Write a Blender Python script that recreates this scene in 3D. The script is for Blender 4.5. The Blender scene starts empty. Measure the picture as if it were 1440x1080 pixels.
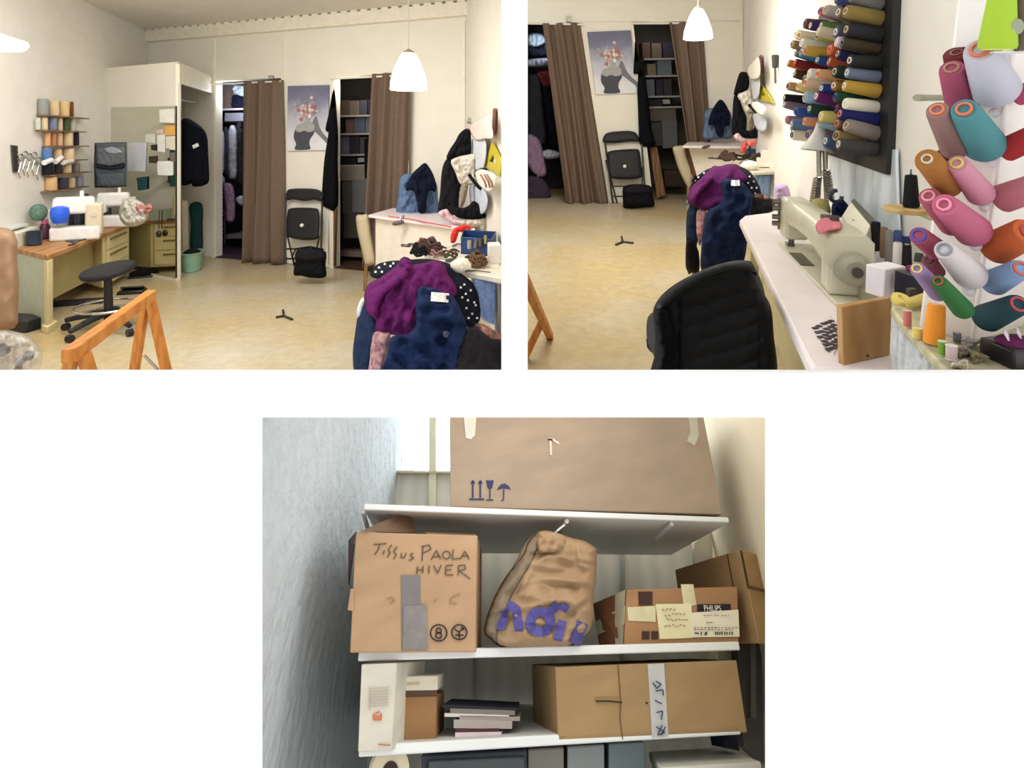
import bpy, math, random
from mathutils import Vector as V, Matrix, noise
from mathutils.geometry import delaunay_2d_cdt
random.seed(7)
C = bpy.context.scene.collection
SC = bpy.context.scene
# ---------------------------------------------------------------- camera
F, PX, PY = 850.0, 720.0, 200.0          # focal length and principal point for a 1440x1080 frame
CAM = V((0, 0, 1.6))
cd = bpy.data.cameras.new('camera'); cam = bpy.data.objects.new('camera', cd); C.objects.link(cam)
cam.location = CAM; cam.rotation_euler = (math.pi / 2, 0, 0)
cd.sensor_width = 36; cd.lens = F / 1440 * 36; cd.shift_y = -(540 - PY) / 1440; cd.clip_start = .05; cd.clip_end = 100
SC.camera = cam
vs = SC.view_settings
vs.view_transform = 'Standard'; vs.look = 'None'; vs.gamma = 1; vs.use_curve_mapping = False; vs.exposure = 0

def ray(x, y): return V(((x - PX) / F, 1, (PY - y) / F))
def at(x, y, Y): return CAM + ray(x, y) * Y

class Plane:                              # a wall or surface of a room; hit() tells where a sight line meets it
    def __init__(s, p, n):
        s.p = V(p); s.n = V(n).normalized()
        if (CAM - s.p).dot(s.n) < 0: s.n = -s.n
    def hit(s, x, y, off=0):
        d = ray(x, y); return CAM + d * ((s.p + s.n * off - CAM).dot(s.n) / d.dot(s.n))
class Room:
    def __init__(s, up, h):
        s.up = V(up).normalized(); s.h = h
        s.ex = V((1, 0, 0)); s.ey = s.up.cross(s.ex).normalized()
    def on(s, x, y, z):                   # point at height z above the room's floor
        d = ray(x, y); return CAM + d * ((z - s.h) / d.dot(s.up))
    def z(s, p): return (V(p) - CAM).dot(s.up) + s.h
    def wall(s, p, d): return Plane(p, V(d).cross(s.up))
    def M(s, p, yaw=0):
        c, n = math.cos(yaw), math.sin(yaw)
        a = s.ex * c + s.ey * n; b = s.ey * c - s.ex * n
        m = Matrix((a, b, s.up)).transposed().to_4x4(); m.translation = V(p); return m
    def Md(s, p, d):                      # frame whose x axis points along d
        a = V(d); a = (a - s.up * a.dot(s.up)).normalized(); b = s.up.cross(a)
        m = Matrix((a, b, s.up)).transposed().to_4x4(); m.translation = V(p); return m
def T(x, y=0, z=0): return Matrix.Translation(V((x, y, z)))
def RX(a): return Matrix.Rotation(math.radians(a), 4, 'X')
def RY(a): return Matrix.Rotation(math.radians(a), 4, 'Y')
def RZ(a): return Matrix.Rotation(math.radians(a), 4, 'Z')
# ---------------------------------------------------------------- materials
def lin(c):
    r = []
    for k in c[:3]:
        k = k / 255; r.append(k / 12.92 if k <= .04045 else ((k + .055) / 1.055) ** 2.4)
    return (*r, 1)
MATS = {}
def mat(key, c=(200, 200, 200), rough=.65, n=.1, sc=25, bump=.08, metal=0, c2=None, sc3=(1, 1, 1), emit=0, trans=0, spec=.3, wave=None, alpha=1):
    if key in MATS: return MATS[key]
    m = bpy.data.materials.new(key); m.use_nodes = True; nt = m.node_tree; N = nt.nodes; L = nt.links
    b = N['Principled BSDF']; b.inputs['Roughness'].default_value = rough; b.inputs['Metallic'].default_value = metal
    b.inputs['Specular IOR Level'].default_value = spec
    tc = N.new('ShaderNodeTexCoord'); mp = N.new('ShaderNodeMapping'); L.new(tc.outputs['Object'], mp.inputs[0])
    mp.inputs['Scale'].default_value = sc3
    if wave:
        tx = N.new('ShaderNodeTexWave'); tx.bands_direction = wave[0]; tx.inputs['Scale'].default_value = wave[1]; tx.inputs['Distortion'].default_value = wave[2]
        if len(wave) > 3: tx.inputs['Detail'].default_value = wave[3]
        fac = tx.outputs['Fac']
    else:
        tx = N.new('ShaderNodeTexNoise'); tx.inputs['Scale'].default_value = sc; tx.inputs['Detail'].default_value = 5; fac = tx.outputs['Fac']
    L.new(mp.outputs[0], tx.inputs['Vector'])
    a = lin(c); d = lin(c2) if c2 else None
    mx = N.new('ShaderNodeMix'); mx.data_type = 'RGBA'
    mx.inputs['A'].default_value = (*[min(1, k * (1 - n)) for k in a[:3]], 1) if not d else a
    mx.inputs['B'].default_value = d if d else (*[min(1, k * (1 + n)) for k in a[:3]], 1)
    if not wave:
        rm = N.new('ShaderNodeMapRange'); rm.inputs[1].default_value = .32; rm.inputs[2].default_value = .68; L.new(fac, rm.inputs[0]); fac2 = rm.outputs[0]
    else: fac2 = fac
    L.new(fac2, mx.inputs['Factor']); L.new(mx.outputs['Result'], b.inputs['Base Color'])
    if bump:
        bp = N.new('ShaderNodeBump'); bp.inputs['Strength'].default_value = bump; bp.inputs['Distance'].default_value = .01
        L.new(fac, bp.inputs['Height']); L.new(bp.outputs[0], b.inputs['Normal'])
    if emit:
        b.inputs['Emission Color'].default_value = a; b.inputs['Emission Strength'].default_value = emit
    if trans: b.inputs['Transmission Weight'].default_value = trans; b.inputs['IOR'].default_value = 1.1
    b.inputs['Alpha'].default_value = alpha
    MATS[key] = m; return m
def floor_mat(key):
    m = mat(key, (198, 174, 122), .28, .1, 1.1, 0, c2=(204, 194, 170), spec=.5); nt = m.node_tree; N = nt.nodes; L = nt.links  # greyer mix colour stands in for reflected light, along with mottling and wear
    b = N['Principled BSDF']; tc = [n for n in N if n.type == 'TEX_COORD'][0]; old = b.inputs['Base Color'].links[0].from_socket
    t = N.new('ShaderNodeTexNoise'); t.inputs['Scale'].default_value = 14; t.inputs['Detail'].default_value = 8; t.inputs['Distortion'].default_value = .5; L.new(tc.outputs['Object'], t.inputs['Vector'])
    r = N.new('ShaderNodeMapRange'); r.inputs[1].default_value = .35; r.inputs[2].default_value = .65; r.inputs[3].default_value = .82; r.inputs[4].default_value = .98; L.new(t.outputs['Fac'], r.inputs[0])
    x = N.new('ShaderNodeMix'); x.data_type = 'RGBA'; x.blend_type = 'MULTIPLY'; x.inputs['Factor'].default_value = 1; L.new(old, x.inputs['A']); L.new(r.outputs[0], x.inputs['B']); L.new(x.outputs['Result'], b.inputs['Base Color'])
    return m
def cloth(c, n=.18): return mat('cloth_%d_%d_%d' % tuple(c), c, .9, n, 60, .25, spec=.1)
def thr(c): return mat('thread_%d_%d_%d' % tuple(c), c, .75, .1, 1, .22, spec=.2, wave=('Z', 210, 1.5, 2))
def paint(c, r=.45): return mat('paint_%d_%d_%d' % tuple(c), c, r, .05, 12, .02)
def plas(c, r=.35): return mat('plastic_%d_%d_%d' % tuple(c), c, r, .05, 20, .01, spec=.5)
def card(c): return mat('card_%d_%d_%d' % tuple(c), c, .8, .09, 9, .12, sc3=(1, 1, 4), spec=.15)
def paper(c): return mat('paper_%d_%d_%d' % tuple(c), c, .8, .05, 14, .04, spec=.15)
def metal(c, r=.3): return mat('metal_%d_%d_%d' % tuple(c), c, r, .05, 30, .01, metal=.9)
def wood(c, c2, s=6): return mat('wood_%d_%d_%d' % tuple(c), c, .5, .1, s, .05, c2=c2, wave=('X', s, 6, 3))
# ---------------------------------------------------------------- meshes
class MB:
    def __init__(s): s.v = []; s.f = []
    def add(s, vs, fs, M=None):
        o = len(s.v)
        s.v += [(M @ V(p)) if M else V(p) for p in vs]; s.f += [tuple(o + i for i in q) for q in fs]; return s
    def box(s, c, z, M=None, taper=1):
        x, y, h = z[0] / 2, z[1] / 2, z[2] / 2; c = V(c)
        p = [c + V((i * x * (taper if k > 0 else 1), j * y * (taper if k > 0 else 1), k * h)) for k in (-1, 1) for j in (-1, 1) for i in (-1, 1)]
        return s.add(p, [(0, 2, 3, 1), (4, 5, 7, 6), (0, 1, 5, 4), (2, 6, 7, 3), (0, 4, 6, 2), (1, 3, 7, 5)], M)
    def prism(s, pts, vec, M=None):
        pts = [V(p) for p in pts]; vec = V(vec); n = len(pts); nn = V((0, 0, 0))
        for i in range(n): nn += pts[i].cross(pts[(i + 1) % n])
        if nn.dot(vec) > 0: pts = pts[::-1]
        p = pts + [q + vec for q in pts]
        return s.add(p, [tuple(range(n)), tuple(range(2 * n - 1, n - 1, -1))] + [((i + 1) % n, i, i + n, (i + 1) % n + n) for i in range(n)], M)
    def bridge(s, a, b, M=None):          # closed solid between two matching polygons
        n = len(a)
        return s.add(list(a) + list(b), [tuple(range(n)), tuple(range(2 * n - 1, n - 1, -1))] + [((i + 1) % n, i, i + n, (i + 1) % n + n) for i in range(n)], M)
    def tube(s, path, r, n=8, M=None):
        path = [V(p) for p in path]; rs = r if isinstance(r, (list, tuple)) else [r] * len(path); vs = []; fs = []
        ref = None
        for i, p in enumerate(path):
            t = (path[min(i + 1, len(path) - 1)] - path[max(i - 1, 0)]).normalized()
            if ref is None: ref = t.orthogonal().normalized()
            ref = (ref - t * ref.dot(t)).normalized(); b = t.cross(ref)
            vs += [p + (ref * math.cos(2 * math.pi * k / n) + b * math.sin(2 * math.pi * k / n)) * rs[i] for k in range(n)]
        for i in range(len(path) - 1):
            fs += [(i * n + k, i * n + (k + 1) % n, (i + 1) * n + (k + 1) % n, (i + 1) * n + k) for k in range(n)]
        m = (len(path) - 1) * n
        return s.add(vs, fs + [tuple(range(n - 1, -1, -1)), tuple(m + k for k in range(n))], M)
    def lathe(s, prof, M=None, n=24, cap=True):
        vs = []; fs = []
        for r, z in prof: vs += [(r * math.cos(2 * math.pi * k / n), r * math.sin(2 * math.pi * k / n), z) for k in range(n)]
        for i in range(len(prof) - 1): fs += [(i * n + k, i * n + (k + 1) % n, (i + 1) * n + (k + 1) % n, (i + 1) * n + k) for k in range(n)]
        if cap: fs += [tuple(range(n - 1, -1, -1)), tuple((len(prof) - 1) * n + k for k in range(n))]
        return s.add(vs, fs, M)
    def cyl(s, p0, p1, r0, r1=None, n=16):
        return s.tube([p0, p1], [r0, r0 if r1 is None else r1], n)
    def ball(s, c, r, M=None, nu=16, nv=10):
        r = (r, r, r) if not isinstance(r, (list, tuple)) else r; vs = []; fs = []
        for j in range(nv + 1):
            t = math.pi * (j / nv); a = max(.02, math.sin(t))
            vs += [V(c) + V((r[0] * a * math.cos(2 * math.pi * k / nu), r[1] * a * math.sin(2 * math.pi * k / nu), -r[2] * math.cos(t))) for k in range(nu)]
        for j in range(nv): fs += [(j * nu + k, j * nu + (k + 1) % nu, (j + 1) * nu + (k + 1) % nu, (j + 1) * nu + k) for k in range(nu)]
        return s.add(vs, fs + [tuple(range(nu - 1, -1, -1)), tuple(nv * nu + k for k in range(nu))], M)
    def sheet(s, fn, nu, nv, th):         # thin closed sheet over fn(u, v) -> (point, normal)
        vs = []; fs = []; W = nu + 1; H = (nu + 1) * (nv + 1)
        for sgn in (1, -1):
            for j in range(nv + 1):
                for i in range(nu + 1):
                    p, nn = fn(i / nu, j / nv); vs.append(p + nn * th / 2 * sgn)
        for j in range(nv):
            for i in range(nu):
                a = j * W + i; fs += [(a, a + 1, a + W + 1, a + W), (H + a, H + a + W, H + a + W + 1, H + a + 1)]
        for i in range(nu):
            a = i; b = nv * W + i; fs += [(a + 1, a, H + a, H + a + 1), (b, b + 1, H + b + 1, H + b)]
        for j in range(nv):
            a = j * W; b = j * W + nu; fs += [(a, a + W, H + a + W, H + a), (b + W, b, H + b, H + b + W)]
        return s.add(vs, fs)
MW = {}
def tag(o, label=None, cat=None, group=None, kind=None):
    if label: o['label'] = label
    if cat: o['category'] = cat
    if group: o['group'] = group
    if kind: o['kind'] = kind
    return o
def obj(name, mb, m, parent=None, smooth=35, bevel=0, seg=2):
    vs = mb.v
    if parent: M = MW[parent.name]; base = M
    else:
        lo = V([min(p[i] for p in vs) for i in range(3)]); hi = V([max(p[i] for p in vs) for i in range(3)])
        base = Matrix.Translation(V(((lo.x + hi.x) / 2, (lo.y + hi.y) / 2, lo.z)))
    inv = base.inverted()
    me = bpy.data.meshes.new(name); me.from_pydata([inv @ p for p in vs], [], mb.f); me.update()
    me.materials.append(m); o = bpy.data.objects.new(name, me); C.objects.link(o)
    if parent: o.parent = parent; MW[o.name] = base.copy()
    else: o.matrix_world = base; MW[o.name] = base
    if smooth:
        me.polygons.foreach_set('use_smooth', [True] * len(me.polygons))
        if smooth < 180: me.set_sharp_from_angle(angle=math.radians(smooth))
    if bevel:
        b = o.modifiers.new('bevel', 'BEVEL'); b.width = bevel; b.segments = seg; b.limit_method = 'ANGLE'; b.angle_limit = math.radians(40); b.harden_normals = False
    return o
def thing(name, label, cat, p, group=None, M=None):
    o = bpy.data.objects.new(name, None); C.objects.link(o); o.empty_display_size = .05
    m = M.copy() if M else Matrix.Translation(V(p)); o.matrix_world = m; MW[o.name] = m
    return tag(o, label, cat, group)
def struct(name, mb, m, **k): return tag(obj(name, mb, m, **k), kind='structure')
# ---------------------------------------------------------------- soft outlines: a garment or bag with its own depth and thickness
def crom(pts, step):
    n = len(pts); out = []
    for i in range(n):
        a, b, c, d = (V(pts[(i + k) % n]) for k in (-1, 0, 1, 2))
        m = max(1, int(round((c - b).length / step)))
        for j in range(m):
            t = j / m; out.append(((2 * b) + (c - a) * t + (2 * a - 5 * b + 4 * c - d) * t * t + (3 * b - a - 3 * c + d) * t ** 3) * .5)
    return out
def lins(pts, step):
    n = len(pts); out = []
    for i in range(n):
        b, c = V(pts[i]), V(pts[(i + 1) % n]); m = max(1, int(round((c - b).length / step)))
        out += [b.lerp(c, j / m) for j in range(m)]
    return out
def inside(p, poly):
    r = False; n = len(poly); j = n - 1
    for i in range(n):
        a, b = poly[i], poly[j]
        if (a[1] > p[1]) != (b[1] > p[1]) and p[0] < (b[0] - a[0]) * (p[1] - a[1]) / (b[1] - a[1]) + a[0]: r = not r
        j = i
    return r
def edist(p, poly):
    m = 1e9; n = len(poly)
    for i in range(n):
        a, b = poly[i], poly[(i + 1) % n]; ab = b - a; l = ab.length_squared
        t = 0 if l == 0 else max(0, min(1, (p - a).dot(ab) / l)); m = min(m, (p - a - ab * t).length_squared)
    return math.sqrt(m)
def depthf(D, off=0):
    if isinstance(D, Plane): return lambda x, y: (D.hit(x, y, off) - CAM).y
    if callable(D): return D
    return lambda x, y: D
def puff(pts, D, bulge=.05, R=10, back=.02, amp=0, fr=(8, 8), step=None, off=0, sm=True, seed=0, ridge=None):
    pts = [V((p[0], p[1])) for p in pts]
    xs = [p.x for p in pts]; ys = [p.y for p in pts]; size = max(max(xs) - min(xs), max(ys) - min(ys))
    step = step or max(1.2, size / 26)
    ol = crom(pts, step) if sm else lins(pts, step)
    df = depthf(D, off)
    def g(d): t = max(0, min(1, d / R)); return math.sqrt(1 - (1 - t) ** 2)
    def front(x, y):
        e = edist(V((x, y)), ol) if inside((x, y), ol) else 0; w = g(e)
        k = bulge * w
        if amp:
            n1 = noise.noise(V((x / fr[0], y / fr[1], seed))); n2 = noise.noise(V((2.2 * x / fr[0], 2.2 * y / fr[1], seed + 7)))
            rg = max(0, 1 - 2.2 * abs(noise.noise(V((.8 * x / fr[0] + 3, .7 * y / fr[1], seed + 3))))) ** 3
            k += amp * w * (.8 * n1 + .35 * n2 + .7 * rg)
        if ridge: k += w * ridge(x, y)
        return df(x, y) - k
    ins = []
    y = min(ys) + step / 2; row = 0
    while y < max(ys):
        x = min(xs) + (step / 2 if row % 2 else 0)
        while x < max(xs):
            p = V((x, y))
            if inside(p, ol) and edist(p, ol) > step * .55: ins.append(p)
            x += step
        y += step * .87; row += 1
    n = len(ol)
    r = delaunay_2d_cdt(ol + ins, [], [list(range(n))], 1, 1e-4)
    vv, ff = r[0], [tuple(q) for q in r[2]]
    cnt = {}
    for q in ff:
        for i in range(len(q)):
            e = (q[i], q[(i + 1) % len(q)]); k = (min(e), max(e)); cnt[k] = cnt.get(k, 0) + 1
    bd = set(i for k, c in cnt.items() if c == 1 for i in k)
    mb = MB(); fv = []; bv = []
    for i, p in enumerate(vv):
        d0 = df(p.x, p.y)
        if i in bd: fv.append(at(p.x, p.y, d0))
        else: fv.append(at(p.x, p.y, front(p.x, p.y)))
    bi = {}
    for i, p in enumerate(vv):
        if i in bd: bi[i] = i
        else:
            bi[i] = len(vv) + len(bv); bv.append(at(p.x, p.y, df(p.x, p.y) + back * g(edist(p, ol))))
    fs = [q[::-1] for q in ff] + [tuple(bi[i] for i in q) for q in ff]
    # orientation: front faces must face the camera
    if ff:
        q = ff[0]; a, b, c = (fv[i] for i in q[:3])
        if (b - a).cross(c - a).dot(CAM - a) > 0: fs = [q for q in ff] + [tuple(bi[i] for i in q[::-1]) for q in ff]
    mb.add(fv + bv, fs); mb.front = front
    return mb
def ribbon(mb, pts, w, front, eps=.003, th=.002, step=2.0):      # a painted or stitched stroke lying on a surface
    pts = [V(p) for p in pts]; q = []
    for i in range(len(pts) - 1):
        m = max(1, int((pts[i + 1] - pts[i]).length / step))
        q += [pts[i].lerp(pts[i + 1], j / m) for j in range(m)]
    q.append(pts[-1]); L = []; Rr = []; La = []; Ra = []
    for i, p in enumerate(q):
        t = (q[min(i + 1, len(q) - 1)] - q[max(i - 1, 0)]).normalized(); nn = V((-t.y, t.x)) * w / 2
        for side, A, B in ((p + nn, L, La), (p - nn, Rr, Ra)):
            d = front(side.x, side.y) - eps; A.append(at(side.x, side.y, d - th)); B.append(at(side.x, side.y, d))
    n = len(q); vs = L + Rr + La + Ra; fs = []
    for i in range(n - 1):
        fs += [(i, i + 1, n + i + 1, n + i), (2 * n + i, 3 * n + i, 3 * n + i + 1, 2 * n + i + 1), (i + 1, i, 2 * n + i, 2 * n + i + 1), (n + i, n + i + 1, 3 * n + i + 1, 3 * n + i)]
    fs += [(0, n, 3 * n, 2 * n), (2 * n - 1, n - 1, 3 * n - 1, 4 * n - 1)]
    mb.add(vs, fs); return mb
def quad(mb, px, D, th, off=0):           # flat slab with the given corners on a plane
    df = depthf(D, off); a = [at(x, y, df(x, y)) for x, y in px]
    n = (a[1] - a[0]).cross(a[2] - a[0]).normalized()
    if n.dot(CAM - a[0]) > 0: n = -n
    return mb.prism(a, n * th)
def curtain(tl, tr, bl, br, k, amp, nrm, th=.008, nu=72, nv=26, pinch=0, seed=0):
    tl, tr, bl, br, nrm = V(tl), V(tr), V(bl), V(br), V(nrm)
    def fn(u, v):
        a = tl.lerp(bl, v); b = tr.lerp(br, v)
        uu = u + .03 * math.sin(v * 4 + u * 7 + seed) * v
        p = a.lerp(b, u); ph = 2 * math.pi * k * uu + seed
        d = amp * (.55 + .45 * v) * (math.sin(ph) + .35 * math.sin(2.3 * ph + 1.3 + 2 * v)) + .03 * v * math.sin(3 * u + seed)
        e = .0008 * math.cos(ph)
        t = (b - a).normalized(); dd = amp * math.cos(ph) * 2 * math.pi * k / max(.01, (b - a).length)
        return p + nrm * d, (nrm - t * dd).normalized()
    return MB().sheet(fn, nu, nv, th)
# ---------------------------------------------------------------- repeated things
def spool(pb, pt, rb, rt, c, core, name='thread_spool', label=None, cat='thread spool', group=None, hole=.42, n=20, flange=None):
    pb, pt = V(pb), V(pt); ax = pt - pb; h = ax.length; z = ax.normalized(); x = z.orthogonal().normalized(); y = z.cross(x)
    M = Matrix((x, y, z)).transposed().to_4x4(); M.translation = pb
    o = thing(name, label, cat, pb, group, M); ri = rt * hole
    prof = [(rb * .93, 0), (rb, h * .05), (rt * 1.0, h * .94), (rt * .9, h), (ri * 1.3, h * .995)]
    obj('thread', MB().lathe(prof, M, n), thr(c), o, smooth=60)
    co = [(ri * 1.25, -.02 * h), (rb * .8, -.015 * h), (rb * .8, .0), (ri * 1.22, h * .9), (ri * 1.22, h * 1.025), (ri * .85, h * 1.03), (ri * .7, h * .3), (ri * .1, h * .29)]
    obj('core', MB().lathe(co, M, n), plas(core), o, smooth=50)
    if flange:
        obj('flange', MB().lathe([(rb * 1.12, -.04 * h), (rb * 1.12, 0)], M, n), plas(flange), o, smooth=40); obj('flange', MB().lathe([(rt * 1.12, h), (rt * 1.12, h * 1.04)], M, n), plas(flange), o, smooth=40)
    return o
def text_mesh(mb, s, O, ex, ey, size, nrm, th=.0006, align='LEFT'):
    cu = bpy.data.curves.new('lettering', 'FONT'); cu.body = s; cu.size = 1; cu.align_x = align; cu.resolution_u = 2; cu.fill_mode = 'FRONT'
    o = bpy.data.objects.new('lettering', cu); C.objects.link(o)
    me = bpy.data.meshes.new_from_object(o.evaluated_get(bpy.context.evaluated_depsgraph_get()))
    vs = [V(O) + (V(ex) * v.co.x + V(ey) * v.co.y) * size + V(nrm) * th for v in me.vertices]
    mb.add(vs, [tuple(p.vertices) for p in me.polygons])
    bpy.data.objects.remove(o); bpy.data.curves.remove(cu); bpy.data.meshes.remove(me); return mb
def clutter(ct, p, q, r, c, l, up):         # small haberdashery shapes lying on a table
    ax = (q - p); n_ = ax.length; ax = ax.normalized(); sd = ax.cross(up).normalized(); m = cloth(c)
    if ct == 'scissors':
        t = thing(ct, l, ct, p); f = .45
        for s in (1, -1):
            obj('blade', MB().tube([p + ax * n_ * f, p + ax * n_ * .7 + sd * s * .004 + up * .006, p + ax * n_ + sd * s * .012 + up * .008], [.009, .008, .002], 6), metal((110, 108, 100), .35), t)
            ce = p + ax * n_ * .2 - sd * s * .035 + up * .008
            obj('handle', MB().tube([ce + ax * .045 * math.cos(k * .55) + sd * .026 * math.sin(k * .55) for k in range(13)], .008, 6), plas(c), t)
        return t
    if ct in ('belt', 'cord', 'strap'):
        R = max(.05, n_ * .42); ce = (p + q) / 2; k_ = 40 if ct != 'strap' else 22
        path = [ce + ax * R * (1 - .012 * k) * math.cos(k * .42) * 1.15 + sd * R * .6 * (1 - .01 * k) * math.sin(k * .42) + up * (.012 + .0016 * k + .012 * math.sin(k * 1.7)) for k in range(k_)]
        o = obj(ct, MB().tube(path, r * .45, 6), m, smooth=60)
    else:
        o = obj(ct, MB().tube([p, p + ax * n_ * .35 + up * r * .5 + sd * .006, p + ax * n_ * .6 + up * r * .6, q], [r * .5, r * .55, r * .35, r * .25], 8), m, smooth=60)
    return tag(o, l, ct)
WHITE = (238, 234, 222)
ORD = ['first', 'second', 'third', 'fourth', 'fifth', 'sixth', 'seventh', 'eighth', 'ninth', 'tenth', 'eleventh', 'twelfth', 'thirteenth']
# ================================================================ ROOM 1: the shop seen from its door (upper left opening)
R1 = Room((0, 0, 1), 1.6)
U1 = V((.934, -.358, 0)).normalized(); D1 = V((-.197, .980, 0)).normalized()
B0 = R1.on(400, 371, 0); BK1 = R1.wall(B0, U1)
ZC1 = 3.23
LW1 = R1.wall(R1.on(205, 42, ZC1), D1)
RC1 = BK1.hit(655, 200); RW1 = R1.wall(RC1, D1)
Z3 = V((0, 0, 1))
def s1(x, y=200): return (BK1.hit(x, y) - B0).dot(U1)
def w1(s, z, off=0): p = B0 + U1 * s + BK1.n * off; return V((p.x, p.y, z))
m_wall = mat('plaster_cream', (236, 231, 218), .7, .02, 4, .05)
m_wall_l = mat('plaster_white', (232, 228, 220), .7, .03, 5, .10)
m_ceil = mat('ceiling_paint', (226, 221, 211), .8, .03, 3, .03)
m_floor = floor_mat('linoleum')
m_white = paint((240, 235, 222)); m_trim = paint((238, 232, 214))
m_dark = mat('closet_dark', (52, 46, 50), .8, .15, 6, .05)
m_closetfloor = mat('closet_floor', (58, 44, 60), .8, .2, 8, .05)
# floor, ceiling, walls
zb = 1.7
bl = w1(s1(150) - 1.0, 0, -zb); br = w1(s1(690), 0, -zb)
lp = lambda Y: LW1.p + D1 * ((Y - LW1.p.y) / D1.y)
a = lp(2.25); f330 = at(330, 500, 2.25)
pts = [(a.x - .2, 2.25), (f330.x, 2.25), (at(330, 500, 4.06).x, 4.06), (-.02, 4.06), (-.02, 9.2), (bl.x, bl.y + .4), (lp(8.8).x - .3, 8.9)]
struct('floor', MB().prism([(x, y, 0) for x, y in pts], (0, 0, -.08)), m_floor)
struct('ceiling', MB().prism([(a.x - .2, 2.25, ZC1), (-.02, 2.25, ZC1), (-.02, 9.6, ZC1), (bl.x, bl.y + .4, ZC1), (lp(8.8).x - .3, 8.9, ZC1)], (0, 0, .1)), m_ceil)
c0 = lp(2.25); c1 = lp(8.95); o = -LW1.n * .15
struct('wall_left', MB().prism([(c0.x, c0.y, -.05), (c1.x, c1.y, -.05), (c1.x + o.x, c1.y + o.y, -.05), (c0.x + o.x, c0.y + o.y, -.05)], (0, 0, ZC1 + .1)), m_wall_l)
e = RC1 - D1 * (RC1.y - 4.45) / D1.y; o = -RW1.n * .1
struct('wall_right', MB().prism([(RC1.x, RC1.y, -.05), (e.x, e.y, -.05), (-.035, 4.45, -.05), (-.035, RC1.y, -.05)], (0, 0, ZC1 + .1)), m_wall)
struct('wall_partition', MB().box((0.0, 5.9, 1.45), (.06, 7.2, 3.9)), m_wall)
sA0, sA1 = s1(303), s1(396); zA = BK1.hit(350, 112).z
sB0, sB1 = s1(470), s1(574); zB = BK1.hit(520, 106).z
sL, sR = s1(195), s1(656)
wb = MB()
for q0, q1, z0, z1 in ((sL, sA0, -.05, ZC1), (sA0, sA1, zA, ZC1), (sA1, sB0, -.05, ZC1), (sB0, sB1, zB, ZC1), (sB1, sR, -.05, ZC1)):
    p = w1(q0, z0); q = w1(q1, z0); r = -BK1.n * .12
    wb.prism([p, q, q + r, p + r], (0, 0, z1 - z0))
struct('wall_back', wb, m_wall)
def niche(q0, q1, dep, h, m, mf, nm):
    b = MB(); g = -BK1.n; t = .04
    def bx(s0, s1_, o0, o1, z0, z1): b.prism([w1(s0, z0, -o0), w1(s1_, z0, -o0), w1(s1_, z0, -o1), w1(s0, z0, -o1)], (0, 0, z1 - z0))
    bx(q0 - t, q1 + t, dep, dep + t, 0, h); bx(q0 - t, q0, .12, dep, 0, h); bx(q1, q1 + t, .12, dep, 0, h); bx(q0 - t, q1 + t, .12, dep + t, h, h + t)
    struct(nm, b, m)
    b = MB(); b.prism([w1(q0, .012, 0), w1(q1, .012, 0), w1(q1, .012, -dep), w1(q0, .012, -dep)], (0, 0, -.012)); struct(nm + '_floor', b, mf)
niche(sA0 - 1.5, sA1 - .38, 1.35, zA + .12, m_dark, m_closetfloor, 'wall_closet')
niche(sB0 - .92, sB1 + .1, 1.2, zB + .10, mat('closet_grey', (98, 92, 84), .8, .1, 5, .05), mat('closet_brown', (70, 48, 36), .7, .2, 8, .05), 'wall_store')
# frames of the two doorways, seams of the boarded wall, beam under the ceiling
k = 0
for q, z0, z1, w in ((sA0 - .03, 0, BK1.hit(297, 55).z, .05), (sA1 + .03, 0, zA, .05), (sB0 - .035, 0, zB + .04, .06), (s1(400), zA + .05, BK1.hit(400, 48).z, .012), (s1(655) - .02, 0.9, BK1.hit(655, 30).z, .03)):
    k += 1; b = MB(); p = w1(q - w / 2, z0, .015); r = w1(q + w / 2, z0, .015); n_ = -BK1.n * .03
    b.prism([p, r, r + n_, p + n_], (0, 0, z1 - z0)); struct('trim_%d' % k, b, m_trim)
for q0, q1, z in ((sA0 - .05, sA1 + .05, zA), (sB0 - .06, sB1 + .03, zB)):
    k += 1; b = MB(); p = w1(q0, z, .018); r = w1(q1, z, .018); n_ = -BK1.n * .03
    b.prism([p, r, r + n_, p + n_], (0, 0, .045)); struct('trim_%d' % k, b, m_trim)
zb0 = (BK1.hit(205, 57).z + BK1.hit(662, 27).z) / 2
b = MB(); p = w1(s1(204), zb0, .09); q = w1(s1(664), zb0, .09); n_ = -BK1.n * .09
b.prism([p, q, q + n_, p + n_], (0, 0, ZC1 - zb0 - .02)); beam = struct('trim_beam', b, m_trim)
b = MB(); n = 36
for i in range(n):
    q0 = s1(204) + (s1(664) - s1(204)) * i / n; q1 = q0 + (s1(664) - s1(204)) / n * .66
    p = w1(q0, ZC1 - .022, .095); q = w1(q1, ZC1 - .022, .095); n_ = -BK1.n * .09; b.prism([p, q, q + n_, p + n_], (0, 0, .022))
struct('trim_dentils', b, m_trim)
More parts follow.
